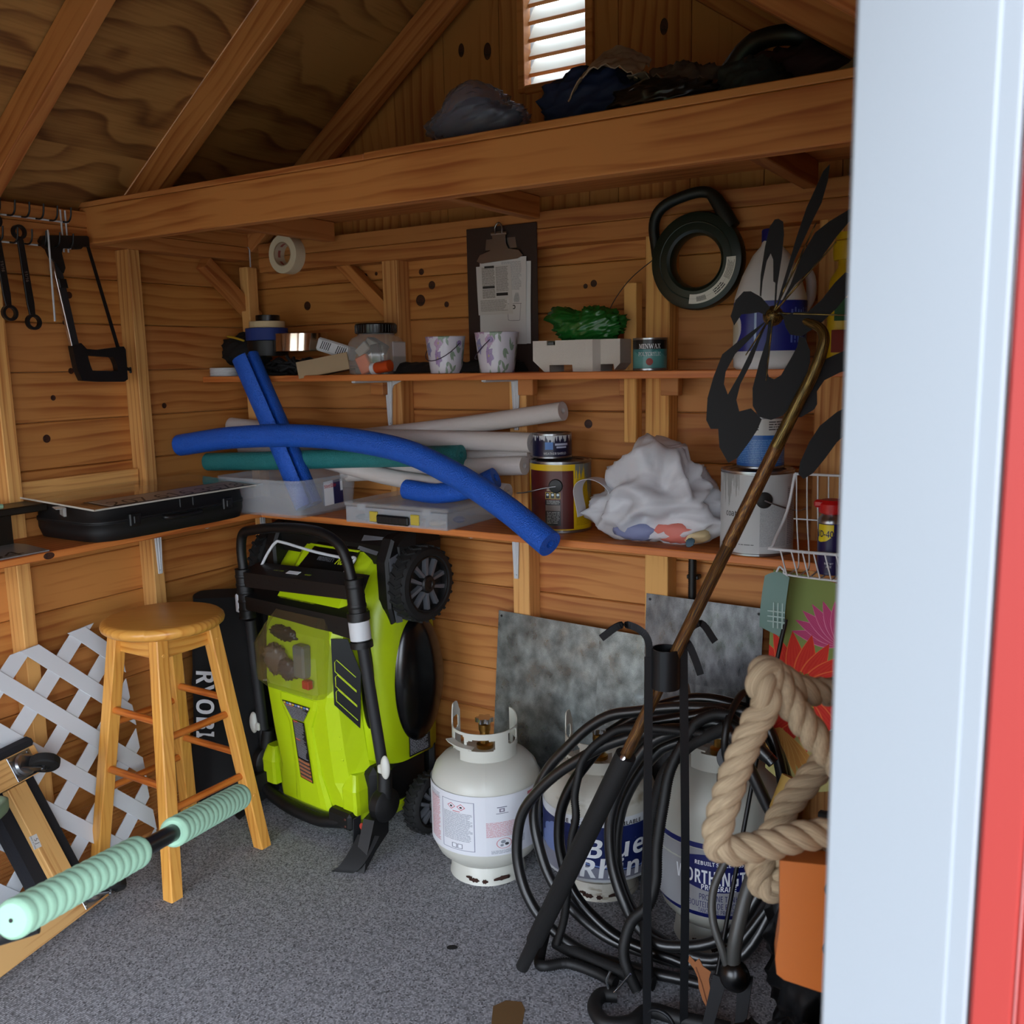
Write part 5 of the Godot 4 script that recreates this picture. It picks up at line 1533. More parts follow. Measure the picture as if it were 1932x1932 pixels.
func build_stool() -> void:
	var t := thing("bar_stool", "tall round-seated wooden bar stool standing on the grey carpet", "stool", Vector3(0.352, 0, 0.742))
	var mb := Mb.new()
	mb.grain = 0
	mb.lathe([[0.0, 0.703], [0.145, 0.703], [0.155, 0.707], [0.1655, 0.716], [0.168, 0.723], [0.1655, 0.731], [0.158, 0.737], [0.0, 0.7375]], 56, 40)
	# seat wants a straight grain: planar picture coordinates
	var seat := Mb.new()
	for k in 1:
		var prof := [[0.150, 0.703], [0.158, 0.707], [0.1665, 0.714], [0.1685, 0.722], [0.1665, 0.730], [0.159, 0.7365], [0.150, 0.738]]
		for i in prof.size() - 1:
			for s in 56:
				var f0 := TAU * s / 56
				var f1 := TAU * (s + 1) / 56
				var e := func(p: Array, f: float): return Vector3(p[0] * sin(f), p[1], p[0] * cos(f))
				var q := [e.call(prof[i], f0), e.call(prof[i], f1), e.call(prof[i + 1], f1), e.call(prof[i + 1], f0)]
				seat.face(q, 1, [Vector2(q[0].x * 1.0, q[0].z), Vector2(q[1].x, q[1].z), Vector2(q[2].x, q[2].z), Vector2(q[3].x, q[3].z)])
		for y in [0.738, 0.703]:
			var ring := []
			for s in 56: ring.append(Vector3(0.150 * sin(TAU * s / 56), y, 0.150 * cos(TAU * s / 56)))
			if y < 0.72: ring.reverse()
			var cen := Vector3(0, y, 0)
			for s in 56:
				var a: Vector3 = ring[s]
				var b: Vector3 = ring[(s + 1) % 56]
				seat.face([cen, a, b], 1, [Vector2(0, 0), Vector2(a.x, a.z), Vector2(b.x, b.z)])
	var st := part(t, "seat", seat, M.stool)
	st.rotation_degrees.y = 35
	var foot := 0.163
	var top := 0.088
	var at := func(sx: float, sz: float, y: float): return Vector3(sx * lerpf(foot, top, y / 0.703), y, sz * lerpf(foot, top, y / 0.703))
	for sx in [-1.0, 1.0]:
		for sz in [-1.0, 1.0]:
			mb = Mb.new()
			mb.grain = 1
			mb.off = Vector2(rng.randf(), rng.randf() * 0.4)
			var rs := []
			for y in [0.0, 0.703]:
				var c: Vector3 = at.call(sx, sz, y)
				var h := 0.0195
				var ring := []
				for q in [[-h, h - 0.003], [-h + 0.003, h], [h - 0.003, h], [h, h - 0.003], [h, -h + 0.003], [h - 0.003, -h], [-h + 0.003, -h], [-h, -h + 0.003]]: ring.append(c + Vector3(q[0], 0, q[1]))
				rs.append(ring)
			mb.rings(rs, false, true, -1)
			var leg := part(t, "leg", mb, M.stool)
			for q in [[0.66, sx, 0.0], [0.17, sx, 0.0]]:
				var k := Mb.new()
				k.lathe([[0.0055, 0.0], [0.0045, 0.0018], [0.0, 0.0024]], 12)
				part(leg, "peg", k, M.stool).transform = T(at.call(sx, sz, q[0]) + Vector3(0.0195 * sx, 0, 0), 0, 0, -90 * sx)
	for s in [-1.0, 1.0]:
		for ax in 2:
			mb = Mb.new()
			mb.grain = ax * 2
			if ax == 0: mb.box(Vector3(0, 0.672, s * (top - 0.004)), Vector3(top * 2, 0.055, 0.018), 0.002)
			else: mb.box(Vector3(s * (top - 0.004), 0.672, 0), Vector3(0.018, 0.055, top * 2), 0.002)
			part(t, "apron", mb, M.stool)
			for y in ([0.30, 0.475] if ax == 0 else [0.235, 0.43]):
				mb = Mb.new()
				mb.off = Vector2(rng.randf(), rng.randf() * 0.4)
				var a: Vector3 = at.call(-1.0, s, y) if ax == 0 else at.call(s, -1.0, y)
				var b: Vector3 = at.call(1.0, s, y) if ax == 0 else at.call(s, 1.0, y)
				mb.tube([a, b], 0.0105, 12, false, true, Vector2(0.4, 0.06))
				part(t, "rung", mb, M.rung)

func build_left_floor() -> void:
	# grooved boards lying along the foot of the left wall
	var t := thing("deck_boards", "grooved brown deck boards lying along the foot of the left wall", "boards", Vector3(0.0, 0, 0.75))
	var prof := []
	var n := 12
	for i in n + 1:
		var f := float(i) / n
		prof.append(Vector2(0.104 - f * 0.095, 0.008 + f * 0.098))
		if i < n:
			prof.append(Vector2(0.104 - (f + 0.055) * 0.095 - 0.003, 0.008 + (f + 0.055) * 0.098 - 0.003))
	prof.append(Vector2(0.0075, 0.082))
	prof.append(Vector2(0.085, 0.002))
	prof.append(Vector2(0.104, 0.002))
	var mb := Mb.new()
	mb.prism(prof, -0.72, 0.78)
	mb.grain = 2
	part(t, "grooved_board", mb, M.sill)
	board(t, "flat_board", Vector3(1.5, 0.018, 0.06), T(Vector3(0.145, 0.0095, 0.04), 0, 90, 0), M.sill)
	# white lattice panel leaning on the wall
	t = thing("lattice_panel", "white plastic lattice panel leaning against the left wall behind the stool and dolly", "lattice", Vector3(0.195, 0.005, 0.95))
	# plane: u along z to the right (towards the back wall), v up the lean
	var up := Vector3(-0.115, 0.66, 0.0).normalized()
	var right := Vector3(0, 0.0, -1)
	var nrm := right.cross(up).normalized()
	var bas := Basis(right, up, nrm)
	var sw := 0.044
	var pit := 0.115
	var clip_poly := PackedVector2Array([Vector2(-0.62, 0.0), Vector2(0.24, 0.0), Vector2(0.24, 0.70), Vector2(-0.62, 0.615)])
	for layer in 2:
		for k in range(-9, 10):
			var ang := deg_to_rad(43.0 if layer == 0 else -46.0)
			var d := Vector2(cos(ang), sin(ang))
			var nn := Vector2(-d.y, d.x)
			var c := Vector2(-0.045, 0.60) + nn * ((k + 0.5) * pit)
			var q := PackedVector2Array([c - d * 1.2 - nn * sw / 2, c + d * 1.2 - nn * sw / 2, c + d * 1.2 + nn * sw / 2, c - d * 1.2 + nn * sw / 2])
			for piece in Geometry2D.intersect_polygons(q, clip_poly):
				if piece.size() < 3: continue
				mb = Mb.new()
				mb.prism(Array(piece), 0.0 + layer * 0.0045, 0.0044 + layer * 0.0045, 0.0007)
				var o := part(t, "slat", mb, M.white)
				o.transform = Transform3D(bas, Vector3.ZERO)
	# furniture dolly standing on its side against the lattice
	t = thing("furniture_dolly", "carpeted wooden furniture dolly with black swivel casters, stood on its side against the lattice", "dolly")
	var e1 := Vector3(0.079, 0.0, 0.316).normalized()
	var e2 := Vector3(-0.246, 0.405, -0.076)
	e2 = (e2 - e1 * e2.dot(e1)).normalized()
	t.transform = Transform3D(Basis(e1, e2, e1.cross(e2)), Vector3(0.362, 0.012, 1.026))
	var e3 := Vector3(0.5, 0.3, 0.8)
	var sg := signf(e1.cross(e2).dot(e3))
	var pad := mat(Color(0.14, 0.145, 0.17), 0.98)
	height_noise(pad, 120, 0.2, 0.35, 9.0, true, 2)
	M.pad = pad
	board(t, "rail", Vector3(0.76, 0.082, 0.024), T(Vector3(0.35, 0.038, 0.012 * sg)), M.raw)
	board(t, "rail", Vector3(0.76, 0.075, 0.024), T(Vector3(0.35, 0.418, 0.012 * sg)), M.raw)
	for x in [0.02, 0.66]:
		board(t, "stile", Vector3(0.30, 0.062, 0.024), T(Vector3(x + 0.035, 0.229, -0.012 * sg), 0, 0, 90), M.raw)
	mb = Mb.new()
	mb.box(Vector3(0.05, 0.235, -0.045 * sg), Vector3(0.165, 0.46, 0.04), 0.012)
	mb.box(Vector3(0.36, 0.468, -0.012 * sg), Vector3(0.80, 0.034, 0.075), 0.012)
	part(t, "carpet_pad", mb, pad)
	mb = Mb.new()
	mb.box(Vector3.ZERO, Vector3(0.024, 0.036, 0.0006))
	var lb := part(t, "label", mb, M.paper)
	lb.transform = T(Vector3(0.085, 0.225, 0.0008 * sg), 0, 0 if sg > 0 else 180, -6)
	lettering(lb, "print", "S J", 0.011, T(Vector3(0.004, 0, 0.0006), 0, 0, -90), M.ink, 0.0, false)
	lettering(lb, "print", "MADE IN CHINA", 0.0035, T(Vector3(-0.007, 0, 0.0006), 0, 0, -90), M.ink, 0.0, false)
	for q in [[0.03, 0.038, 150.0], [0.03, 0.418, 140.0]]:
		var c := Node3D.new()
		c.name = "caster" if not t.has_node("caster") else "caster_001"
		t.add_child(c)
		c.transform = T(Vector3(q[0], q[1], 0.024 * sg), 0 if sg > 0 else 180, 0, 0)
		mb = Mb.new()
		mb.box(Vector3(0, 0, 0.0015), Vector3(0.076, 0.07, 0.003), 0.001)
		for sx in [-1, 1]:
			for sy in [-1, 1]:
				mb.x = T(Vector3(0.03 * sx, 0.027 * sy, 0.003), 90, 0, 0)
				mb.lathe([[0.006, 0.0], [0.005, 0.003], [0.0, 0.0035]], 8)
		mb.x = T(Vector3(0, 0, 0.003), 90, 0, 0)
		mb.lathe([[0.03, 0.0], [0.031, 0.006], [0.027, 0.012], [0.018, 0.014], [0.0, 0.014]], 24)
		part(c, "plate", mb, M.steel)
		mb = Mb.new()
		mb.x = T(Vector3(0, 0, 0.016), 0, 0, q[2])
		for s in [-1.0, 1.0]:
			mb.rings([[Vector3(-0.016, s * 0.015, 0), Vector3(0.02, s * 0.015, 0), Vector3(0.02, s * 0.018, 0), Vector3(-0.016, s * 0.018, 0)], [Vector3(0.022, s * 0.015, 0.03), Vector3(0.040, s * 0.015, 0.03), Vector3(0.040, s * 0.018, 0.03), Vector3(0.022, s * 0.018, 0.03)]], false, true, -1)
		mb.box(Vector3(0, 0, 0.0), Vector3(0.036, 0.036, 0.003))
		mb.tube([Vector3(0.032, -0.022, 0.026), Vector3(0.032, 0.022, 0.026)], 0.006, 8)
		part(c, "fork", mb, M.steel)
		mb = Mb.new()
		mb.lathe([[0.0, -0.010], [0.016, -0.010], [0.017, -0.013], [0.034, -0.013], [0.038, -0.009], [0.0385, 0.0], [0.038, 0.009], [0.034, 0.013], [0.017, 0.013], [0.016, 0.010], [0.0, 0.010]], 32)
		var wh := part(c, "wheel", mb, M.rubber)
		wh.transform = T(Vector3(0, 0, 0.016), 0, 0, q[2]) * T(Vector3(0.032, 0, 0.028))
	# pale green planter at the left edge
	t = thing("planter_box", "pale green plastic planter box cut off by the left edge", "planter", Vector3(0.41, 0.265, 1.485), 32)
	mb = Mb.new()
	var rr := []
	for q in [[0.115, 0.085, 0.0], [0.125, 0.095, 0.01], [0.155, 0.118, 0.16], [0.168, 0.13, 0.162], [0.170, 0.132, 0.168], [0.170, 0.132, 0.188], [0.165, 0.127, 0.19], [0.158, 0.12, 0.186], [0.148, 0.112, 0.16], [0.118, 0.088, 0.014]]:
		var ring := []
		for p in oval(q[0], q[1], 40, Vector2.ZERO, 0.25): ring.append(Vector3(p.x, q[2], -p.y))
		rr.append(ring)
	mb.rings(rr, false, true, 0)
	part(t, "tub", mb, mat(Color(0.42, 0.50, 0.40), 0.55))
	mb = Mb.new()
	for q in [[-0.10, -0.07], [-0.06, -0.07], [-0.10, 0.07], [-0.06, 0.07]]: mb.tube([Vector3(q[0], 0.0, q[1]), Vector3(q[0] - 0.03, -0.265, q[1] * 1.25)], 0.008, 8)
	part(t, "stand_legs", mb, M.black)
	# mint foam hand bar close to the door
	t = thing("hand_bar", "black bar with two ribbed mint green foam grips in front of the stool", "handlebar")
	var a := Vector3(1.555, 0.807, 1.885)
	var b := Vector3(1.29, 0.655, 1.315)
	var d := (b - a).normalized()
	var L := (b - a).length()
	var grip := mat(Color(0.60, 0.76, 0.65), 0.8)
	height_noise(grip, 131, 0.2, 0.05, 9.0)
	for q in [[0.0, 0.44], [0.60, 1.0]]:
		var pts := []
		var rad := []
		var steps := 90
		pts.append(a + d * L * q[0] + d * 0.0)
		rad.append(0.019)
		for i in steps + 1:
			pts.append(a + d * (L * lerpf(q[0], q[1], float(i) / steps) + 0.0005))
			var ph := fposmod(i / 90.0 * 15.0, 1.0)
			rad.append(0.0215 + 0.0022 * pow(sin(PI * ph), 0.6) - (0.002 if i == 0 or i == steps else 0.0))
		pts.append(a + d * L * q[1] + d * 0.001)
		rad.append(0.019)
		mb = Mb.new()
		mb.tube(pts, rad, 28)
		part(t, "grip", mb, grip, "ribbed mint green foam grip")
	mb = Mb.new()
	mb.lathe([[0.0026, 0.0], [0.0, 0.0004]], 12)
	var up3 := Vector3.UP
	var ys := -d
	part(t, "end_hole", mb, M.ink).transform = Transform3D(Basis(ys.cross(up3).normalized(), ys, ys.cross(up3).normalized().cross(ys)), a - d * 0.0006)
	mb = Mb.new()
	mb.tube([a + d * L * 0.40, a + d * L * 0.64], 0.0135, 20)
	part(t, "bar", mb, M.black_gloss)
	mb = Mb.new()
	mb.tube(path([a + d * 0.05 + Vector3(-0.005, -0.022, 0.0), a + Vector3(-0.09, -0.055, 0.035), a + Vector3(-0.22, -0.16, 0.14), Vector3(1.2, 0.02, 2.05)], 6), 0.014, 14)
	part(t, "stem", mb, M.black)
	# black grass catcher bag behind the stool
	t = thing("grass_bag", "black fabric grass catcher bag with white lettering, standing between stool and mower", "bag", Vector3(0.135, 0, 0.36), 38)
	var nz := noise(140, 1.0, 3)
	mb = Mb.new()
	var secs := []
	for i in 15:
		var f := i / 14.0
		var w := lerpf(0.135, 0.105, f)
		var dp := lerpf(0.11, 0.065, f)
		var ring := []
		for p in oval(w, dp, 40, Vector2.ZERO, 0.45):
			var k := 1.0 + 0.07 * nz.get_noise_3d(p.x * 9, f * 5, p.y * 9)
			ring.append(Vector3(p.x * k + 0.02, 0.02 + f * 0.66, -p.y * k - 0.07 * f + 0.02))
		secs.append(ring)
	mb.rings(secs, false, true, 0)
	var fab := mat(Color(0.022, 0.022, 0.024), 0.9)
	part(t, "fabric", mb, fab)
	lettering(t, "brand_print", "RYOBI", 0.058, T(Vector3(-0.045, 0.345, 0.098), 4, -4, -95), M.white_ink, 0.0, true, "Droid Sans", 1.02)
	mb = Mb.new()
	mb.tube(path([[0.10, 0.66, 0.0], [0.115, 0.45, 0.05], [0.13, 0.2, 0.08], [0.14, 0.03, 0.09]], 5), 0.006, 6)
	part(t, "piping", mb, M.black)
	mb = Mb.new()
	mb.box(Vector3(0.17, 0.33, -0.07), Vector3(0.12, 0.64, 0.10), 0.03)
	part(t, "side_panel", mb, fab)
	mb = Mb.new()
	mb.box(Vector3(0.145, 0.41, 0.075), Vector3(0.035, 0.006, 0.006), 0.002)
	mb.box(Vector3(0.13, 0.41, 0.075), Vector3(0.006, 0.03, 0.006), 0.002)
	part(t, "frame_hook", mb, M.white)

func build_mower() -> void:
	var t := thing("lawn_mower", "lime green and black battery lawn mower stored upright in the corner, handle folded", "lawn mower", Vector3(0.56, 0, 0.416), -5.7)
	var lime := mat(Color(0.70, 0.80, 0.055), 0.38)
	M.lime = lime
	var grey := mat(Color(0.36, 0.37, 0.39), 0.4)
	var mb: Mb
	# deck shell behind the hood
	mb = Mb.new()
	var sec := func(w: float, zb: float, zf: float, c: float):
		var r := [[-w, zb]]
		for i in 7: r.append([-w + c - c * cos(PI / 2 * i / 6.0), zf - c + c * sin(PI / 2 * i / 6.0)])
		for i in 7: r.append([w - c + c * sin(PI / 2 * i / 6.0), zf - c + c * cos(PI / 2 * i / 6.0)])
		r.append([w, zb])
		return r
	ngon(mb, [[0.225, sec.call(0.262, -0.30, -0.11, 0.06)], [0.255, sec.call(0.268, -0.30, -0.055, 0.07)], [0.40, sec.call(0.270, -0.30, -0.045, 0.075)], [0.60, sec.call(0.272, -0.30, -0.045, 0.08)], [0.70, sec.call(0.268, -0.30, -0.06, 0.08)], [0.80, sec.call(0.262, -0.30, -0.115, 0.07)], [0.88, sec.call(0.25, -0.30, -0.185, 0.06)], [0.905, sec.call(0.24, -0.30, -0.225, 0.05)]], true, 1)
	part(t, "deck", mb, lime)
	# central hood with its ridges
	mb = Mb.new()
	var hood := [[0.045, 0.198, 0.13, -0.02], [0.075, 0.214, 0.15, 0.0], [0.16, 0.214, 0.135, 0.012], [0.19, 0.195, 0.12, 0.018], [0.30, 0.190, 0.125, 0.034], [0.44, 0.185, 0.130, 0.048], [0.47, 0.188, 0.138, 0.046], [0.64, 0.19, 0.145, 0.03], [0.70, 0.19, 0.145, 0.005], [0.80, 0.178, 0.125, -0.070], [0.90, 0.19, 0.13, -0.158], [0.93, 0.18, 0.12, -0.20]]
	var secs := []
	for h in hood: secs.append([h[0], trap(h[1], h[2], -0.26, h[3] - 0.085, h[3])])
	ngon(mb, secs, true, -1)
	part(t, "hood", mb, lime).position = Vector3(0.022, 0, 0)
	# raised panels at both sides of the label, and corner blocks above the bumper
	for s in [-1.0, 1.0]:
		mb = Mb.new()
		ngon(mb, [[0.10, trap(0.034, 0.022, -0.06, 0.004, 0.020)], [0.175, trap(0.034, 0.022, -0.06, 0.006, 0.022)], [0.22, trap(0.02, 0.008, -0.06, -0.005, 0.006)]], true, -1)
		part(t, "corner_block", mb, lime).position = Vector3(s * 0.188, 0, -0.012)
	mb = Mb.new()
	ngon(mb, [[0.09, trap(0.085, 0.045, -0.05, 0.006, 0.020)], [0.20, trap(0.06, 0.040, -0.05, 0.022, 0.033)], [0.36, trap(0.055, 0.040, -0.05, 0.038, 0.048)], [0.42, trap(0.085, 0.07, -0.05, 0.044, 0.053)], [0.45, trap(0.09, 0.075, -0.05, 0.043, 0.050)]], true, -1)
	part(t, "label_plinth", mb, lime).position = Vector3(0.03, 0, 0)
	for k in 3:
		mb = Mb.new()
		mb.rings([[Vector3(0.02, 0, 0), Vector3(0.025, 0.004, 0.004), Vector3(0.025, 0.012, 0.0)], [Vector3(0.085, -0.02, -0.016), Vector3(0.088, -0.012, -0.006), Vector3(0.088, 0.004, -0.016)]], false, true, -1)
		part(t, "vent_rib", mb, lime).position = Vector3(0.09, 0.355 - k * 0.038, 0.027 - k * 0.004)
	# warning label: funnel shaped head and a long strip
	var warn := textured(picture(256, 512, func(im: Image):
		im.fill(Color(0.05, 0.05, 0.05))
		var g := RandomNumberGenerator.new()
		g.seed = 8
		for k in 9: im.fill_rect(Rect2i(14 + k * 26, 8, 20, 18), [Color(0.8, 0.7, 0.2), Color(0.35, 0.5, 0.75), Color(0.8, 0.75, 0.78)][k % 3])
		print_lines(im, Rect2i(20, 34, 210, 120), 8, Color(0.55, 0.55, 0.57), 5, 0.7)
		print_lines(im, Rect2i(20, 170, 215, 220), 8, Color(0.55, 0.55, 0.57), 6, 0.7)
		im.fill_rect(Rect2i(20, 30, 80, 6), Color(0.75, 0.35, 0.25))
		im.fill_rect(Rect2i(20, 166, 90, 8), Color(0.75, 0.35, 0.25))
		im.fill_rect(Rect2i(20, 270, 90, 8), Color(0.75, 0.35, 0.25))
		for k in 5: im.fill_rect(Rect2i(10, 395 + k * 24, 230, 16), Color(0.72, 0.40, 0.16))
		print_lines(im, Rect2i(14, 396, 224, 112), 12, Color(0.35, 0.33, 0.33), 7)), 0.5)
	mb = Mb.new()
	mb.face([Vector3(-0.026, 0.375, 0.0506), Vector3(0.026, 0.375, 0.0506), Vector3(0.064, 0.428, 0.0546), Vector3(-0.064, 0.428, 0.0546)], -1, [Vector2(0.32, 0.3), Vector2(0.68, 0.3), Vector2(1, 0), Vector2(0, 0)])
	mb.face([Vector3(-0.026, 0.372, 0.0503), Vector3(-0.024, 0.18, 0.0318), Vector3(0.032, 0.172, 0.0310), Vector3(0.028, 0.372, 0.0503)], -1, [Vector2(0, 0.32), Vector2(0, 1), Vector2(1, 1), Vector2(1, 0.32)])
	part(t, "warning_label", mb, warn).position = Vector3(0.03, 0, 0.003)
	# bumper
	mb = Mb.new()
	mb.tube(path([[-0.228, 0.15, -0.03], [-0.232, 0.105, -0.015], [-0.20, 0.075, 0.008], [-0.08, 0.055, 0.022], [0.05, 0.05, 0.022], [0.12, 0.062, 0.018], [0.20, 0.078, 0.005]], 6), 0.021, 8)
	part(t, "bumper", mb, M.black)
	mb = Mb.new()
	mb.box(Vector3(0.165, 0.083, 0.012), Vector3(0.10, 0.055, 0.04), 0.010)
	part(t, "bumper_end", mb, M.black)
	for y in [0.072, 0.094]:
		mb = Mb.new()
		mb.lathe([[0.004, 0.0], [0.003, 0.002], [0.0, 0.002]], 8)
		part(t, "rivet", mb, mat(Color(0.30, 0.16, 0.12), 0.5)).transform = T(Vector3(0.196, y, 0.032), 90, 0, 0)
	# underside and rear
	mb = Mb.new()
	mb.box(Vector3(0, 0.50, -0.295), Vector3(0.53, 0.84, 0.03), 0.012)
	mb.box(Vector3(0.0, 0.16, -0.16), Vector3(0.50, 0.15, 0.24), 0.02)
	part(t, "underside", mb, M.black)
	mb = Mb.new()
	ngon(mb, [[0.84, trap(0.30, 0.26, -0.31, -0.20, -0.14)], [0.90, trap(0.305, 0.26, -0.31, -0.20, -0.13)], [0.94, trap(0.29, 0.24, -0.31, -0.22, -0.16)], [0.955, trap(0.22, 0.15, -0.30, -0.24, -0.20)]], true, -1)
	part(t, "rear_cover", mb, M.black)
	mb = Mb.new()
	mb.box(Vector3(0.02, 0.955, -0.20), Vector3(0.06, 0.035, 0.05), 0.012)
	part(t, "rear_latch", mb, M.black)
	mb = Mb.new()
	mb.face([Vector3(0.13, 0.88, -0.128), Vector3(0.21, 0.87, -0.130), Vector3(0.235, 0.925, -0.145), Vector3(0.15, 0.925, -0.14)])
	part(t, "rear_facet", mb, grey)
	# maker panel near the top of the hood, upside down because the mower stands on its nose
	mb = Mb.new()
	mb.rings([[Vector3(-0.105, 0.80, -0.074), Vector3(0.125, 0.80, -0.074), Vector3(0.125, 0.80, -0.08), Vector3(-0.105, 0.80, -0.08)], [Vector3(-0.06, 0.915, -0.172), Vector3(0.115, 0.915, -0.172), Vector3(0.115, 0.915, -0.18), Vector3(-0.06, 0.915, -0.18)]], false, true, -1)
	var pn := part(t, "maker_panel", mb, M.black_gloss)
	pn.position = Vector3(0.022, 0.006, 0.010)
	var slope := T(Vector3(0.045, 0.853, -0.1165), -41, 0, 180)
	slope = Transform3D(Basis(Vector3.RIGHT, deg_to_rad(-40.5)) * Basis(Vector3.BACK, PI), Vector3(0.03, 0.838, -0.1055))
	lettering(pn, "voltage_print", "40V", 0.022, slope * T(Vector3(-0.045, 0, 0.001)), M.yellow_ink, 0.0, true, "Droid Sans", 1.0, 0.15)
	lettering(pn, "lithium_print", "LITHIUM", 0.014, slope * T(Vector3(0.028, 0, 0.001)), grey, 0.0, true, "Droid Sans", 0.9, 0.15)
	lettering(pn, "motor_print", "BRUSHLESS", 0.011, slope * T(Vector3(0.0, -0.062, 0.001)), grey, 0.0, true, "Droid Sans", 0.9, 0.15)
	mb = Mb.new()
	mb.rings([[Vector3(-0.10, 0.868, -0.128), Vector3(0.122, 0.868, -0.128), Vector3(0.122, 0.868, -0.134), Vector3(-0.10, 0.868, -0.134)], [Vector3(-0.10, 0.873, -0.132), Vector3(0.122, 0.873, -0.132), Vector3(0.122, 0.873, -0.138), Vector3(-0.10, 0.873, -0.138)]], false, true, -1)
	part(pn, "stripe", mb, lime)
	# striped black decals on the right flank
	mb = Mb.new()
	mb.prism([Vector2(0.0, 0.0), Vector2(0.075, -0.07), Vector2(0.085, 0.10), Vector2(0.05, 0.20), Vector2(0.0, 0.20)], 0.0, 0.003)
	var dc := part(t, "flank_decal", mb, M.black_gloss)
	dc.transform = Transform3D(Basis.from_euler(Vector3(0, deg_to_rad(30), 0)), Vector3(0.178, 0.45, 0.034))
	for k in 3:
		mb = Mb.new()
		mb.tube([Vector3(0.07, -0.045 + k * 0.045, 0.0035), Vector3(0.008, 0.012 + k * 0.045, 0.0035), Vector3(0.008, 0.04 + k * 0.045, 0.0035), Vector3(0.014, 0.047 + k * 0.045, 0.0035), Vector3(0.07, -0.004 + k * 0.045, 0.0035)], 0.0013, 5)
		part(dc, "chevron", mb, M.yellow_ink)
	mb = Mb.new()
	mb.blob(Vector3(0.225, 0.50, -0.058), Vector3(0.022, 0.145, 0.02), func(d): return 1.0, 20, 16)
	part(t, "side_recess", mb, M.black_gloss)
	# smoked battery cover with the pack and loose bits behind it
	mb = Mb.new()
	ngon(mb, [[0.465, trap(0.125, 0.10, 0.0, 0.045, 0.066)], [0.49, trap(0.148, 0.125, 0.0, 0.055, 0.085)], [0.60, trap(0.150, 0.125, 0.0, 0.06, 0.088)], [0.655, trap(0.135, 0.105, 0.0, 0.035, 0.055)], [0.70, trap(0.11, 0.09, 0.0, 0.01, 0.02)]], false, -1)
	var cov := part(t, "battery_cover", mb, clear(Color(0.42, 0.36, 0.25), 0.30, 0.1), "smoked clear battery cover")
	cov.position = Vector3(0.025, 0, 0.006)
	mb = Mb.new()
	mb.box(Vector3(0.062, 0.565, 0.05), Vector3(0.05, 0.10, 0.035), 0.006)
	part(t, "battery_pack", mb, mat(Color(0.42, 0.44, 0.42), 0.3))
	mb = Mb.new()
	mb.box(Vector3(0.09, 0.50, 0.058), Vector3(0.03, 0.026, 0.02), 0.003)
	part(t, "safety_key", mb, mat(Color(0.75, 0.08, 0.06), 0.4), "red safety key")
	var nz := noise(150, 1.0, 3)
	for q in [[Vector3(-0.06, 0.55, 0.05), Vector3(0.06, 0.05, 0.025), Color(0.40, 0.34, 0.30)], [Vector3(-0.04, 0.63, 0.03), Vector3(0.07, 0.025, 0.02), Color(0.06, 0.07, 0.12)], [Vector3(0.0, 0.53, 0.055), Vector3(0.05, 0.035, 0.02), Color(0.30, 0.27, 0.28)]]:
		mb = Mb.new()
		mb.blob(q[0], q[1], func(d): return 0.75 + 0.6 * absf(nz.get_noise_3d(d.x * 3, d.y * 3, d.z * 3)), 24, 16)
		part(t, "stored_bag", mb, mat(q[2], 0.35))
	# rear wheel on the right, rear wheel on the left, front wheels
	var wheel := func(x: float, y: float, z: float, r: float, w: float):
		var o := Node3D.new()
		o.name = "wheel"
		var k := 0
		while t.has_node(NodePath(o.name)):
			k += 1
			o.name = "wheel_%03d" % k
		t.add_child(o)
		o.transform = T(Vector3(x, y, z), 0, 0, -90)
		var m := Mb.new()
		m.lathe([[r * 0.74, -w / 2], [r * 0.93, -w / 2], [r, -w * 0.36], [r, w * 0.36], [r * 0.93, w / 2], [r * 0.80, w / 2 + 0.003], [r * 0.76, w / 2], [r * 0.74, w * 0.30]], 56)
		for i in 26:
			var f := TAU * i / 26
			for s in [-1.0, 1.0]:
				m.x = Transform3D(Basis(Vector3.UP, f) * Basis(Vector3.BACK, 0.0), Vector3.ZERO) * T(Vector3(r + 0.0015, s * w * 0.22, 0), 0, 0, 0) * T(Vector3.ZERO, s * 28, 0, 0)
				m.box(Vector3.ZERO, Vector3(0.006, w * 0.46, 0.009), 0.001)
		m.x = Transform3D.IDENTITY
		part(o, "tyre", m, M.rubber)
		m = Mb.new()
		m.lathe([[0.0, w * 0.12], [r * 0.745, w * 0.12], [r * 0.745, w / 2], [r * 0.72, w / 2], [r * 0.70, w * 0.36], [r * 0.70, w * 0.16], [0.0, w * 0.16]], 48)
		part(o, "rim", m, M.black)
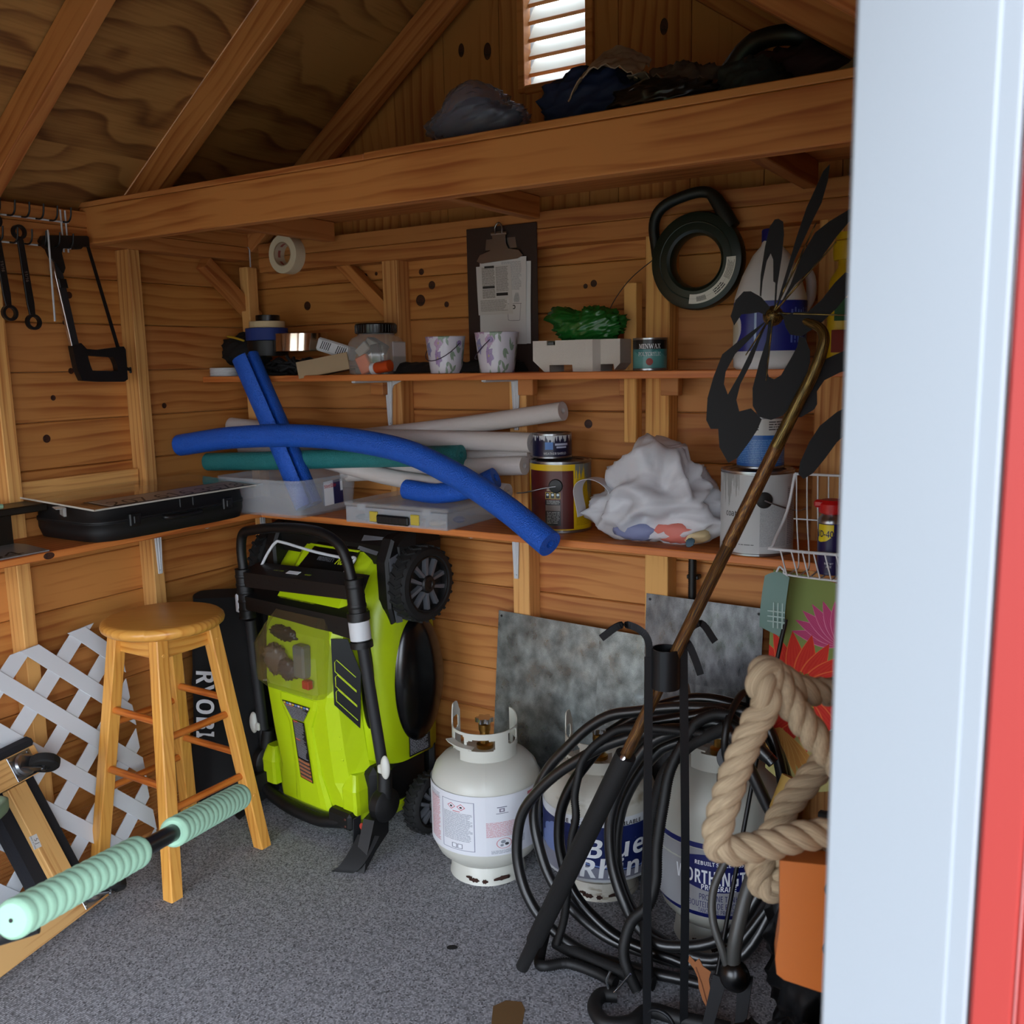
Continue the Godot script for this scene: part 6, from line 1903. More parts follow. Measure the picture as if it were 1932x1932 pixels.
		for i in 10:
			m = Mb.new()
			var f := TAU * (i / 2) / 5.0 + (0.17 if i % 2 else -0.17)
			var f2 := TAU * (i / 2) / 5.0 + (0.36 if i % 2 else -0.36)
			m.rings([[Vector3(sin(f) * r * 0.2, w * 0.16, cos(f) * r * 0.2) + Vector3(cos(f), 0, -sin(f)) * 0.005, Vector3(sin(f) * r * 0.2, w * 0.44, cos(f) * r * 0.2) + Vector3(cos(f), 0, -sin(f)) * 0.004, Vector3(sin(f) * r * 0.2, w * 0.44, cos(f) * r * 0.2) - Vector3(cos(f), 0, -sin(f)) * 0.004, Vector3(sin(f) * r * 0.2, w * 0.16, cos(f) * r * 0.2) - Vector3(cos(f), 0, -sin(f)) * 0.005],
				[Vector3(sin(f2) * r * 0.71, w * 0.16, cos(f2) * r * 0.71) + Vector3(cos(f2), 0, -sin(f2)) * 0.008, Vector3(sin(f2) * r * 0.71, w * 0.38, cos(f2) * r * 0.71) + Vector3(cos(f2), 0, -sin(f2)) * 0.006, Vector3(sin(f2) * r * 0.71, w * 0.38, cos(f2) * r * 0.71) - Vector3(cos(f2), 0, -sin(f2)) * 0.006, Vector3(sin(f2) * r * 0.71, w * 0.16, cos(f2) * r * 0.71) - Vector3(cos(f2), 0, -sin(f2)) * 0.008]], false, true, -1)
			part(o, "spoke", m, grey)
		m = Mb.new()
		m.lathe([[0.0, 0.0], [r * 0.24, w * 0.1], [r * 0.24, w * 0.46], [r * 0.2, w * 0.54], [r * 0.12, w * 0.54], [r * 0.10, w * 0.50], [0.0, w * 0.50]], 28)
		part(o, "hub", m, M.black)
	wheel.call(0.318, 0.785, -0.205, 0.112, 0.062)
	wheel.call(-0.335, 0.785, -0.205, 0.112, 0.062)
	wheel.call(0.325, 0.095, -0.195, 0.09, 0.05)
	wheel.call(-0.315, 0.095, -0.195, 0.09, 0.05)
	for s in [1.0, -1.0]:
		mb = Mb.new()
		mb.prism([Vector2(-0.30, 0.70), Vector2(-0.12, 0.67), Vector2(-0.105, 0.72), Vector2(-0.10, 0.86), Vector2(-0.13, 0.925), Vector2(-0.20, 0.95), Vector2(-0.30, 0.94)], -0.025, 0.025, 0.008)
		part(t, "wheel_guard", mb, M.black).transform = Transform3D(Basis(Vector3(0, 0, 1), Vector3.UP, Vector3(-1, 0, 0)), Vector3(s * 0.256, 0, 0))
	mb = Mb.new()
	mb.prism([Vector2(-0.155, 0.672), Vector2(-0.13, 0.674), Vector2(-0.112, 0.76), Vector2(-0.11, 0.87), Vector2(-0.145, 0.88), Vector2(-0.14, 0.77)], 0.0, 0.002)
	part(t, "guard_facet", mb, grey).transform = Transform3D(Basis(Vector3(0, 0, 1), Vector3.UP, Vector3(-1, 0, 0)), Vector3(0.2838, 0, 0))
	# black discharge dome on the right flank
	mb = Mb.new()
	mb.blob(Vector3(0.258, 0.475, -0.225), Vector3(0.055, 0.205, 0.105), func(d): return 1.0 + 0.10 * (1.0 - absf(d.y)) * (1.0 if d.z < 0 else 0.0), 36, 26)
	part(t, "discharge_cover", mb, mat(Color(0.03, 0.03, 0.033), 0.22))
	mb = Mb.new()
	mb.face([Vector3(0.2705, 0.235, -0.175), Vector3(0.2705, 0.235, -0.27), Vector3(0.2705, 0.305, -0.27), Vector3(0.2705, 0.305, -0.175)], -1, [Vector2(0, 1), Vector2(1, 1), Vector2(1, 0), Vector2(0, 0)])
	part(t, "side_label", mb, textured(picture(128, 128, func(im: Image):
		im.fill(Color(0.10, 0.11, 0.12))
		print_lines(im, Rect2i(6, 6, 110, 116), 9, Color(0.6, 0.62, 0.65), 3)
		im.fill_rect(Rect2i(86, 6, 14, 20), Color(0.2, 0.35, 0.6))), 0.5))
	# handle: tubes, pivots, clamps, two cross consoles, folded loop
	var tube := func(called: String, pts: Array, r: float, m: Material, label := ""):
		var k := Mb.new()
		k.tube(pts, r, 16)
		return part(t, called, k, m, label)
	tube.call("tube", [Vector3(-0.235, 0.14, -0.025), Vector3(-0.252, 0.63, -0.005)], 0.0175, M.char)
	tube.call("tube", [Vector3(0.308, 0.23, -0.03), Vector3(0.268, 0.66, 0.0)], 0.0175, M.char)
	for s in [-1.0, 1.0]:
		var px: float = -0.232 if s < 0 else 0.315
		mb = Mb.new()
		mb.lathe([[0.0, -0.022], [0.045, -0.022], [0.05, -0.016], [0.05, 0.010], [0.042, 0.016], [0.03, 0.018], [0.022, 0.022], [0.0, 0.022]], 28)
		part(t, "pivot", mb, M.black).transform = T(Vector3(px, 0.155, -0.02), 0, 0, -90)
		tube.call("pivot_arm", [Vector3(px - 0.005 * s, 0.26, -0.028), Vector3(px, 0.17, -0.02)], 0.022, M.black)
		mb = Mb.new()
		mb.prism([Vector2(-0.05, 0.14), Vector2(0.03, 0.13), Vector2(0.085, 0.03), Vector2(0.095, 0.0), Vector2(0.03, 0.035), Vector2(-0.045, 0.06)], -0.018, 0.018, 0.004)
		part(t, "foot_bracket", mb, M.black).transform = Transform3D(Basis(Vector3(0.25 * s, 0, 1).normalized(), Vector3.UP, Vector3(0.25 * s, 0, 1).normalized().cross(Vector3.UP)), Vector3(px - 0.015 * s, 0.0, 0.01))
		mb = Mb.new()
		var fl := func(u: float, v: float):
			var y := lerpf(0.085, 0.003, u)
			return Vector3(px - 0.055 + 0.07 * u * s * 0.4 + lerpf(0.02, 0.078, v) - 0.05 * u * u, y - 0.012 * sin(u * PI), 0.06 + 0.085 * u + 0.02 * sin(u * 3.0) - 0.03 * v)
		mb.surf(fl, 10, 4, 0.004)
		part(t, "rubber_flap", mb, M.rubber)
		mb = Mb.new()
		mb.box(Vector3(px - 0.062, 0.085, 0.045), Vector3(0.004, 0.12, 0.03), 0.001)
		part(t, "side_plate", mb, M.char).rotation_degrees = Vector3(0, 0, -4)
		mb = Mb.new()
		mb.blob(Vector3(px + 0.028 * s, 0.265 + 0.02, 0.0), Vector3(0.016, 0.036, 0.012), func(d): return 1.0, 16, 12)
		mb.box(Vector3(px + 0.012 * s, 0.275, 0.0), Vector3(0.026, 0.026, 0.012), 0.004)
		part(t, "wing_knob", mb, mat(Color(0.80, 0.80, 0.76), 0.4), "white wing knob").rotation_degrees = Vector3(0, 0, 0)
	mb = Mb.new()
	mb.lathe([[0.011, 0.0], [0.010, 0.003], [0.0, 0.004]], 14)
	part(t, "red_button", mb, mat(Color(0.62, 0.22, 0.17), 0.4), "red button").transform = T(Vector3(0.285, 0.105, 0.045), 90, 0, 0)
	# clamps
	var clampx := func(x: float, y0: float, y1: float, lean: float, rings_: int):
		var pts := []
		var rad := []
		for i in 25:
			var f := i / 24.0
			pts.append(Vector3(x - lean * f, lerpf(y0, y1, f), 0.002))
			rad.append(0.0225 + 0.005 * (1.0 if int(f * rings_ * 2) % 2 == 0 else 0.0))
		tube.call("clamp", pts, 0.026, M.black)
		var k := Mb.new()
		k.tube(pts, rad, 18)
		part(t, "clamp_sleeve", k, M.black)
	clampx.call(-0.252, 0.64, 0.80, 0.008, 6)
	clampx.call(0.272, 0.635, 0.83, 0.022, 7)
	tube.call("clamp_collar", [Vector3(0.272, 0.632, 0.002), Vector3(0.270, 0.650, 0.002)], 0.033, M.black)
	tube.call("clamp_collar", [Vector3(0.264, 0.712, 0.002), Vector3(0.262, 0.735, 0.002)], 0.033, M.black)
	tube.call("white_sleeve", [Vector3(0.270, 0.655, 0.003), Vector3(0.264, 0.709, 0.003)], 0.0305, M.white, "white release lever")
	mb = Mb.new()
	mb.box(Vector3(-0.268, 0.69, 0.02), Vector3(0.016, 0.06, 0.02), 0.004)
	part(t, "white_lever", mb, M.white, "white release lever")
	# consoles between the clamps
	for q in [[0.745, 0.792, 0.772, 0.812, 0.018, 0.07, "console"], [0.672, 0.715, 0.655, 0.715, 0.02, 0.06, "console"]]:
		mb = Mb.new()
		var xs := [-0.25, -0.15, 0.0, 0.12, 0.2, 0.26]
		var rs := []
		for i in xs.size():
			var f: float = (xs[i] + 0.25) / 0.51
			var lo := lerpf(q[0], q[2], pow(f, 2.0) if q[0] < 0.7 else f)
			var hi := lerpf(q[1], q[3], f)
			var z: float = q[4]
			rs.append([Vector3(xs[i], lo, z), Vector3(xs[i], lo, z - q[5] * 0.5), Vector3(xs[i], hi + 0.02, z - q[5]), Vector3(xs[i], hi, z)])
		rs.reverse()
		mb.rings(rs, false, true, -1)
		var con := part(t, q[6], mb, mat(Color(0.045, 0.04, 0.038), 0.5))
		for i in 7:
			var f := (i + 0.5) / 7.0
			mb = Mb.new()
			mb.lathe([[0.0035, 0.0], [0.0, 0.0006]], 8)
			part(con, "screw_hole", mb, M.ink).transform = T(Vector3(lerpf(-0.2, 0.22, f), lerpf((q[0] + q[1]) / 2, (q[2] + q[3]) / 2, f) + (0.008 if i % 2 else -0.004), q[4] + 0.0004), 90, 0, 0)
		var tilt := Transform3D(Basis(Vector3.BACK, atan2(q[3] - q[1], 0.51)) * Basis(Vector3.RIGHT, deg_to_rad(-72)), Vector3(0.0, (q[1] + q[3]) / 2 + 0.0095, q[4] - q[5] * 0.42))
		if q[0] > 0.7:
			lettering(con, "console_print", "START  STOP", 0.006, tilt * T(Vector3(-0.10, 0, 0.0015)), M.yellow_ink, 0.0, false)
			var k := Mb.new()
			k.box(Vector3(-0.03, 0.0, 0.001), Vector3(0.055, 0.016, 0.001))
			part(con, "white_tag", k, M.white_ink).transform = tilt
			lettering(con, "console_print", "HEIGHT", 0.006, tilt * T(Vector3(0.04, -0.004, 0.0015)), M.yellow_ink, 0.0, false)
		else:
			lettering(con, "console_print", "PRIOR TO USE - HANDLE MUST BE\nFULLY EXTENDED AND LOCKED", 0.008, tilt * T(Vector3(-0.02, 0.012, 0.0015)), M.yellow_ink, 0.0, true)
	tube.call("handle_loop", path([[-0.260, 0.785, 0.0], [-0.266, 0.86, 0.0], [-0.252, 0.91, 0.0], [-0.205, 0.928, 0.002], [-0.06, 0.95, 0.005], [0.10, 0.955, 0.006], [0.19, 0.93, 0.005], [0.225, 0.885, 0.004], [0.245, 0.82, 0.003]], 6), 0.0155, M.black, "foam covered handle loop")
	tube.call("bail_wire", path([[-0.225, 0.80, -0.04], [-0.20, 0.845, -0.05], [-0.17, 0.882, -0.06], [-0.14, 0.885, -0.065], [0.0, 0.868, -0.075], [0.13, 0.862, -0.08], [0.165, 0.868, -0.08], [0.172, 0.86, -0.075], [0.14, 0.82, -0.06]], 6), 0.0045, M.white, "white bail wire")

func tank(label: String, at: Vector3, turn: float, paint: Material, plate := false) -> Node3D:
	var t := thing("propane_tank", label, "propane tank", at, turn, "propane tanks on the carpet")
	var mb := Mb.new()
	mb.lathe([[0.0, 0.045], [0.05, 0.040], [0.085, 0.044], [0.115, 0.056], [0.138, 0.076], [0.151, 0.104], [0.1545, 0.13], [0.1545, 0.268], [0.152, 0.290], [0.143, 0.314], [0.125, 0.334], [0.10, 0.349], [0.065, 0.359], [0.0, 0.363]], 64, 40)
	part(t, "cylinder", mb, paint)
	mb = Mb.new()
	mb.lathe([[0.1548, 0.197], [0.1556, 0.199], [0.1548, 0.201]], 64, 60)
	part(t, "weld_seam", mb, paint)
	mb = Mb.new()
	mb.lathe([[0.096, 0.058], [0.100, 0.052], [0.106, 0.004], [0.108, 0.0], [0.106, 0.0], [0.103, 0.004], [0.097, 0.050], [0.093, 0.056]], 56)
	part(t, "foot_ring", mb, paint)
	var rust := mat(Color(0.20, 0.10, 0.06), 0.9)
	for q in [[-0.35, 0.014, 0.014, 0.006], [-0.08, 0.012, 0.008, 0.006], [0.42, 0.018, 0.026, 0.006], [-0.5, 0.02, 0.01, 0.004]]:
		mb = Mb.new()
		var a: float = q[0]
		mb.blob(Vector3.ZERO, Vector3(q[2], q[3], 0.0012), func(d): return 1.0 + 0.25 * sin(d.x * 9.0 + a * 7.0), 16, 8)
		part(t, "rust_hole", mb, rust).transform = T(Vector3(sin(a) * 0.1055, q[1], cos(a) * 0.1055), 0, rad_to_deg(a), 0)
	# collar: a ring open at the back, with hand holes cut out
	mb = Mb.new()
	var R := 0.092
	var open0 := deg_to_rad(-128)
	var open1 := deg_to_rad(128)
	var n := 96
	var solid := func(a: float, y: float):
		var d := rad_to_deg(a)
		for h in [[-6.0, 0.400, 26.0, 0.016], [-52.0, 0.412, 15.0, 0.015], [60.0, 0.410, 15.0, 0.018], [-110.0, 0.425, 12.0, 0.02]]:
			if pow((d - h[0]) / h[2], 4) + pow((y - h[1]) / h[3], 4) < 1.0: return false
		if y < 0.376 and absf(d + 75) < 26: return false
		if y < 0.376 and absf(d - 95) < 24: return false
		return true
	var rows := 20
	for i in n:
		var a0 := lerpf(open0, open1, float(i) / n)
		var a1 := lerpf(open0, open1, float(i + 1) / n)
		var hi := func(a: float):
			var d := rad_to_deg(a)
			return 0.434 + 0.050 * smoothstep(-84.0, -104.0, d) - 0.03 * pow(smoothstep(-116.0, -128.0, d), 2.0) + 0.022 * smoothstep(70.0, 122.0, d)
		for j in rows:
			var y := func(a: float, f: float): return lerpf(0.352, hi.call(a), f)
			var f0 := float(j) / rows
			var f1 := float(j + 1) / rows
			if not solid.call((a0 + a1) / 2, y.call((a0 + a1) / 2, (f0 + f1) / 2)): continue
			var P := func(a: float, f: float, r: float): return Vector3(sin(a) * r, y.call(a, f), cos(a) * r)
			mb.face([P.call(a0, f0, R), P.call(a1, f0, R), P.call(a1, f1, R), P.call(a0, f1, R)], 1)
			mb.face([P.call(a1, f0, R - 0.003), P.call(a0, f0, R - 0.003), P.call(a0, f1, R - 0.003), P.call(a1, f1, R - 0.003)], 2)
			for e in [[0, -1], [0, 1], [-1, 0], [1, 0]]:
				var ca: float = (a0 + a1) / 2 + e[0] * (a1 - a0)
				var cf: float = (f0 + f1) / 2 + e[1] * (f1 - f0)
				var gone: bool = ca < open0 or ca > open1 or cf > 1.0 or cf < 0.0
				if not gone: gone = not solid.call(ca, y.call(ca, cf))
				if not gone: continue
				if e[0] != 0:
					var a: float = a0 if e[0] < 0 else a1
					mb.face([P.call(a, f0, R - 0.003), P.call(a, f0, R), P.call(a, f1, R), P.call(a, f1, R - 0.003)])
				else:
					var f: float = f0 if e[1] < 0 else f1
					mb.face([P.call(a0, f, R), P.call(a1, f, R), P.call(a1, f, R - 0.003), P.call(a0, f, R - 0.003)])
	part(t, "collar", mb, paint)
	mb = Mb.new()
	mb.surf(func(u, v):
		var a := lerpf(deg_to_rad(-70), deg_to_rad(-18), u)
		return Vector3(sin(a) * (R + v * 0.022), 0.402 - u * 0.006, cos(a) * (R + v * 0.022)), 12, 2, 0.003)
	part(t, "hanger_lip", mb, paint)
	mb = Mb.new()
	mb.lathe([[0.0, 0.358], [0.024, 0.358], [0.024, 0.372], [0.015, 0.376], [0.013, 0.41], [0.017, 0.412], [0.017, 0.43], [0.008, 0.434], [0.0, 0.434]], 20)
	mb.tube([Vector3(0, 0.40, 0), Vector3(0.0, 0.40, -0.045)], [0.013, 0.016], 12)
	part(t, "valve", mb, M.brass)
	mb = Mb.new()
	var star := []
	for i in 36: star.append(Vector2.from_angle(TAU * i / 36) * (0.022 + 0.004 * cos(TAU * i / 6)))
	mb.x = T(Vector3(0, 0.436, 0), -90, 0, 0)
	mb.prism(star, 0.0, 0.013, 0.003, true)
	mb.x = Transform3D.IDENTITY
	part(t, "valve_knob", mb, M.chrome)
	return t

func build_tanks() -> void:
	var white := mat(Color(0.76, 0.76, 0.72), 0.33)
	var dirty := textured(picture(256, 256, func(im: Image):
		var n := noise(170, 0.03, 4)
		for i in 256:
			for j in 256:
				var g := clampf(n.get_noise_2d(i, j) * 1.6 - 0.25, 0.0, 1.0)
				im.set_pixel(i, j, Color(0.75, 0.74, 0.69).lerp(Color(0.50, 0.45, 0.36), g))), 0.4)
	var t := tank("white propane tank with a paper warning sleeve, beside the lime mower", Vector3(1.172, 0, 0.335), 33, white)
	sleeve(t, "paper_sleeve", 0.1562, 0.115, 0.285, textured(picture(1536, 384, func(im: Image):
		im.fill(Color(0.82, 0.83, 0.85))
		var red := Color(0.72, 0.40, 0.42)
		var grey := Color(0.55, 0.57, 0.60)
		var x := 1536 - 210
		# column with a frame, hazard diamonds, lines
		for q in [Rect2i(x, 40, 160, 3), Rect2i(x, 355, 160, 3), Rect2i(x, 40, 3, 318), Rect2i(x + 158, 40, 3, 318)]: im.fill_rect(q, Color(0.4, 0.42, 0.5))
		for k in 2:
			for i in range(-19, 20):
				for s in [-1, 1]: im.fill_rect(Rect2i(x + 52 + k * 48 + i, 78 + s * (19 - absi(i)) - 1, 2, 3), Color(0.7, 0.2, 0.25))
			disc(im, Vector2(x + 52 + k * 48, 79), 6, Color(0.12, 0.12, 0.12))
		print_lines(im, Rect2i(x + 8, 118, 144, 186), 8, grey, 21)
		im.fill_rect(Rect2i(x + 60, 106, 36, 5), red)
		im.fill_rect(Rect2i(x + 52, 318, 24, 30), Color(0.3, 0.32, 0.36))
		im.fill_rect(Rect2i(x + 80, 318, 24, 30), Color(0.3, 0.32, 0.36))
		im.fill_rect(Rect2i(x + 55, 321, 18, 24), Color(0.85, 0.86, 0.88))
		im.fill_rect(Rect2i(x + 83, 321, 18, 24), Color(0.85, 0.86, 0.88))
		# red paragraphs and round emblem right of it
		print_lines(im, Rect2i(0 + 0, 168, 150, 96), 7, red, 22)
		im.fill_rect(Rect2i(48, 70, 44, 5), Color(0.35, 0.36, 0.42))
		im.fill_rect(Rect2i(58, 80, 24, 24), Color(0.45, 0.42, 0.48))
		im.fill_rect(Rect2i(64, 86, 12, 12), Color(0.80, 0.80, 0.83))
		im.fill_rect(Rect2i(44, 110, 54, 4), Color(0.45, 0.46, 0.5))
		disc(im, Vector2(76, 306), 34, Color(0.74, 0.40, 0.42))
		disc(im, Vector2(76, 306), 31, Color(0.82, 0.83, 0.85))
		disc(im, Vector2(72, 296), 11, Color(0.5, 0.52, 0.55))
		disc(im, Vector2(88, 312), 9, Color(0.2, 0.2, 0.22))
		disc(im, Vector2(66, 318), 8, Color(0.5, 0.52, 0.55))
		print_lines(im, Rect2i(118, 280, 60, 50), 8, grey, 23)
		print_lines(im, Rect2i(20, 350, 120, 24), 8, grey, 25)
		# left column in red and black
		print_lines(im, Rect2i(x - 100, 50, 80, 300), 8, red, 24)
		print_lines(im, Rect2i(x - 100, 30, 84, 40), 10, grey, 27)
		print_lines(im, Rect2i(220, 60, 200, 280), 9, grey, 28)
		im.fill_rect(Rect2i(200, 20, 120, 20), red)), 0.6))
	# tank with a blue wrap
	t = tank("propane tank with a blue printed wrap behind the coiled hoses", Vector3(1.485, 0, 0.245), 30, dirty)
	sleeve(t, "printed_wrap", 0.1558, 0.085, 0.262, textured(picture(1024, 384, func(im: Image):
		im.fill(Color(0.05, 0.11, 0.32))
		im.fill_rect(Rect2i(0, 0, 1024, 52), Color(0.78, 0.79, 0.80))
		for i in 1024:
			var w := 290 + int(34 * sin((i / 1024.0) * TAU * 2.0 + 0.4))
			im.fill_rect(Rect2i(i, w, 1, 384 - w), Color(0.46, 0.47, 0.52))
			im.fill_rect(Rect2i(i, w - 14, 1, 8), Color(0.42, 0.52, 0.72))
			im.fill_rect(Rect2i(i, 368, 1, 16), Color(0.70, 0.71, 0.72))
		for q in [[Vector2(862, 150), 46], [Vector2(850, 215), 54], [Vector2(872, 110), 24]]: disc(im, q[0], q[1], Color(0.40, 0.47, 0.66))
		petal(im, Vector2(938, 205), Vector2(944, 120), 17, Color(0.85, 0.62, 0.10), Color(0.75, 0.25, 0.08))
		disc(im, Vector2(938, 222), 13, Color(0.30, 0.42, 0.75))), 0.4))
	lettering(t, "wrap_print", "HOME DELIVERY        AVAILABLE", 0.011, T(Vector3(0, 0.245, 0), 0, -6, 0), M.ink, 0.1566, true, "Droid Sans", 1.1)
	lettering(t, "brand_print", "Blue", 0.052, T(Vector3(0, 0.178, 0), 0, 14, 0), M.white_ink, 0.1568, true, "Droid Sans", 1.15, 0.12)
	lettering(t, "brand_print", "Rhino", 0.050, T(Vector3(0, 0.122, 0), 0, 16, 0), M.white_ink, 0.1568, true, "Droid Sans", 1.15, 0.12)
	# rebuilt tank with blue bands
	t = tank("pale propane tank with blue bands and a blue shield, beside the metal stand", Vector3(1.845, 0, 0.305), 20, mat(Color(0.66, 0.66, 0.62), 0.45))
	t.scale = Vector3(1.0, 1.31, 1.0)
	var blue := mat(Color(0.05, 0.08, 0.34), 0.45)
	sleeve(t, "blue_band", 0.1552, 0.228, 0.238, blue)
	mb_band(t, 0.094, 0.104, blue)
	sleeve(t, "grey_wrap", 0.1550, 0.105, 0.226, mat(Color(0.56, 0.56, 0.57), 0.5))
	var sh := Mb.new()
	var bend := 0.1556
	sh.surf(func(u, v):
		var x := lerpf(-0.088, 0.088, u)
		var c := pow(absf(u - 0.5) * 2.0, 2.0)
		var y := lerpf(0.148 + 0.012 * c, 0.219 - 0.010 * c, v)
		return Vector3(sin(x / bend) * bend, y, cos(x / bend) * bend), 28, 4)
	part(t, "shield_print", sh, blue, "blue shield print")
	lettering(t, "shield_words", "REBUILT SINCE 1955", 0.0075, T(Vector3(0, 0.2015, 0)), M.white_ink, 0.1561, true, "Droid Sans", 1.15)
	lettering(t, "shield_words", "WORTHINGTON", 0.026, T(Vector3(0, 0.1745, 0)), M.white_ink, 0.1561, true, "Droid Sans", 0.78)
	lettering(t, "shield_words", "PRO GRADE", 0.010, T(Vector3(0, 0.156, 0)), M.white_ink, 0.1561, true, "Droid Sans", 1.1)
	lettering(t, "tank_words", "PROPANE TANK", 0.0105, T(Vector3(0, 0.136, 0)), blue, 0.1556, false, "Droid Sans", 0.9)
	lettering(t, "tank_words", "BOUTEILLE DE PROPANE", 0.0105, T(Vector3(0, 0.1215, 0)), blue, 0.1556, false, "Droid Sans", 0.9)
	lettering(t, "tank_words", "TANQUE DE PROPANO", 0.0075, T(Vector3(0, 0.1100, 0)), blue, 0.1556, false, "Droid Sans", 0.9)
	var tg := Mb.new()
	tg.box(Vector3.ZERO, Vector3(0.045, 0.03, 0.0008))
	var st := part(t, "sticker", tg, M.paper)
	st.transform = T(Vector3(-0.012, 0.2615, 0.1555), -8, -4, -20)
	tg = Mb.new()
	tg.prism([Vector2(0, -0.014), Vector2(0.014, 0), Vector2(0, 0.014), Vector2(-0.014, 0)], 0.0004, 0.001)
	part(st, "red_diamond", tg, mat(Color(0.70, 0.10, 0.08), 0.5)).transform = T(Vector3(-0.014, 0.0, 0), 0, 0, 20)
	tg = Mb.new()
	tg.lathe([[0.0, 0.0], [0.020, 0.0], [0.021, 0.002], [0.020, 0.006], [0.0, 0.007]], 24)
	part(t, "gauge", tg, M.dark_steel).transform = T(Vector3(0.012, 0.395, 0.128), 70, 0, 0)
	tg = Mb.new()
	tg.tube([Vector3(0.012, 0.385, 0.118), Vector3(0.014, 0.352, 0.118)], 0.009, 10)
	part(t, "gauge_stem", tg, M.brass)
	tg = Mb.new()
	tg.surf(func(u, v): return Vector3(lerpf(-0.008, 0.034, u), 0.360 - v * 0.048, 0.118 + v * 0.034 + 0.006 * sin(v * 3.0)), 6, 8, 0.004)
	part(t, "rubber_tag", tg, M.rubber)

func mb_band(t: Node3D, y0: float, y1: float, m: Material) -> void:
	var k := Mb.new()
	k.lathe([[0.1475, y0], [0.1528, y1]], 64)
	part(t, "blue_band", k, m)

func corrugated(pts: Array, r: float) -> Mb:
	var P := path(pts, 8)
	var Q := []
	var R := []
	var acc := 0.0
	var pitch := 0.0052
	# resample evenly, radius swings from rib to groove
	var i := 0
	var pos: Vector3 = P[0]
	while i < P.size() - 1:
		var d: float = pos.distance_to(P[i + 1])
		if d < pitch / 2:
			i += 1
			if i < P.size() - 1: continue
			break
		pos = pos.move_toward(P[i + 1], pitch / 2)
		Q.append(pos)
		R.append(r if Q.size() % 2 else r * 0.82)
	var mb := Mb.new()
	mb.tube(Q, R, 12)
	return mb

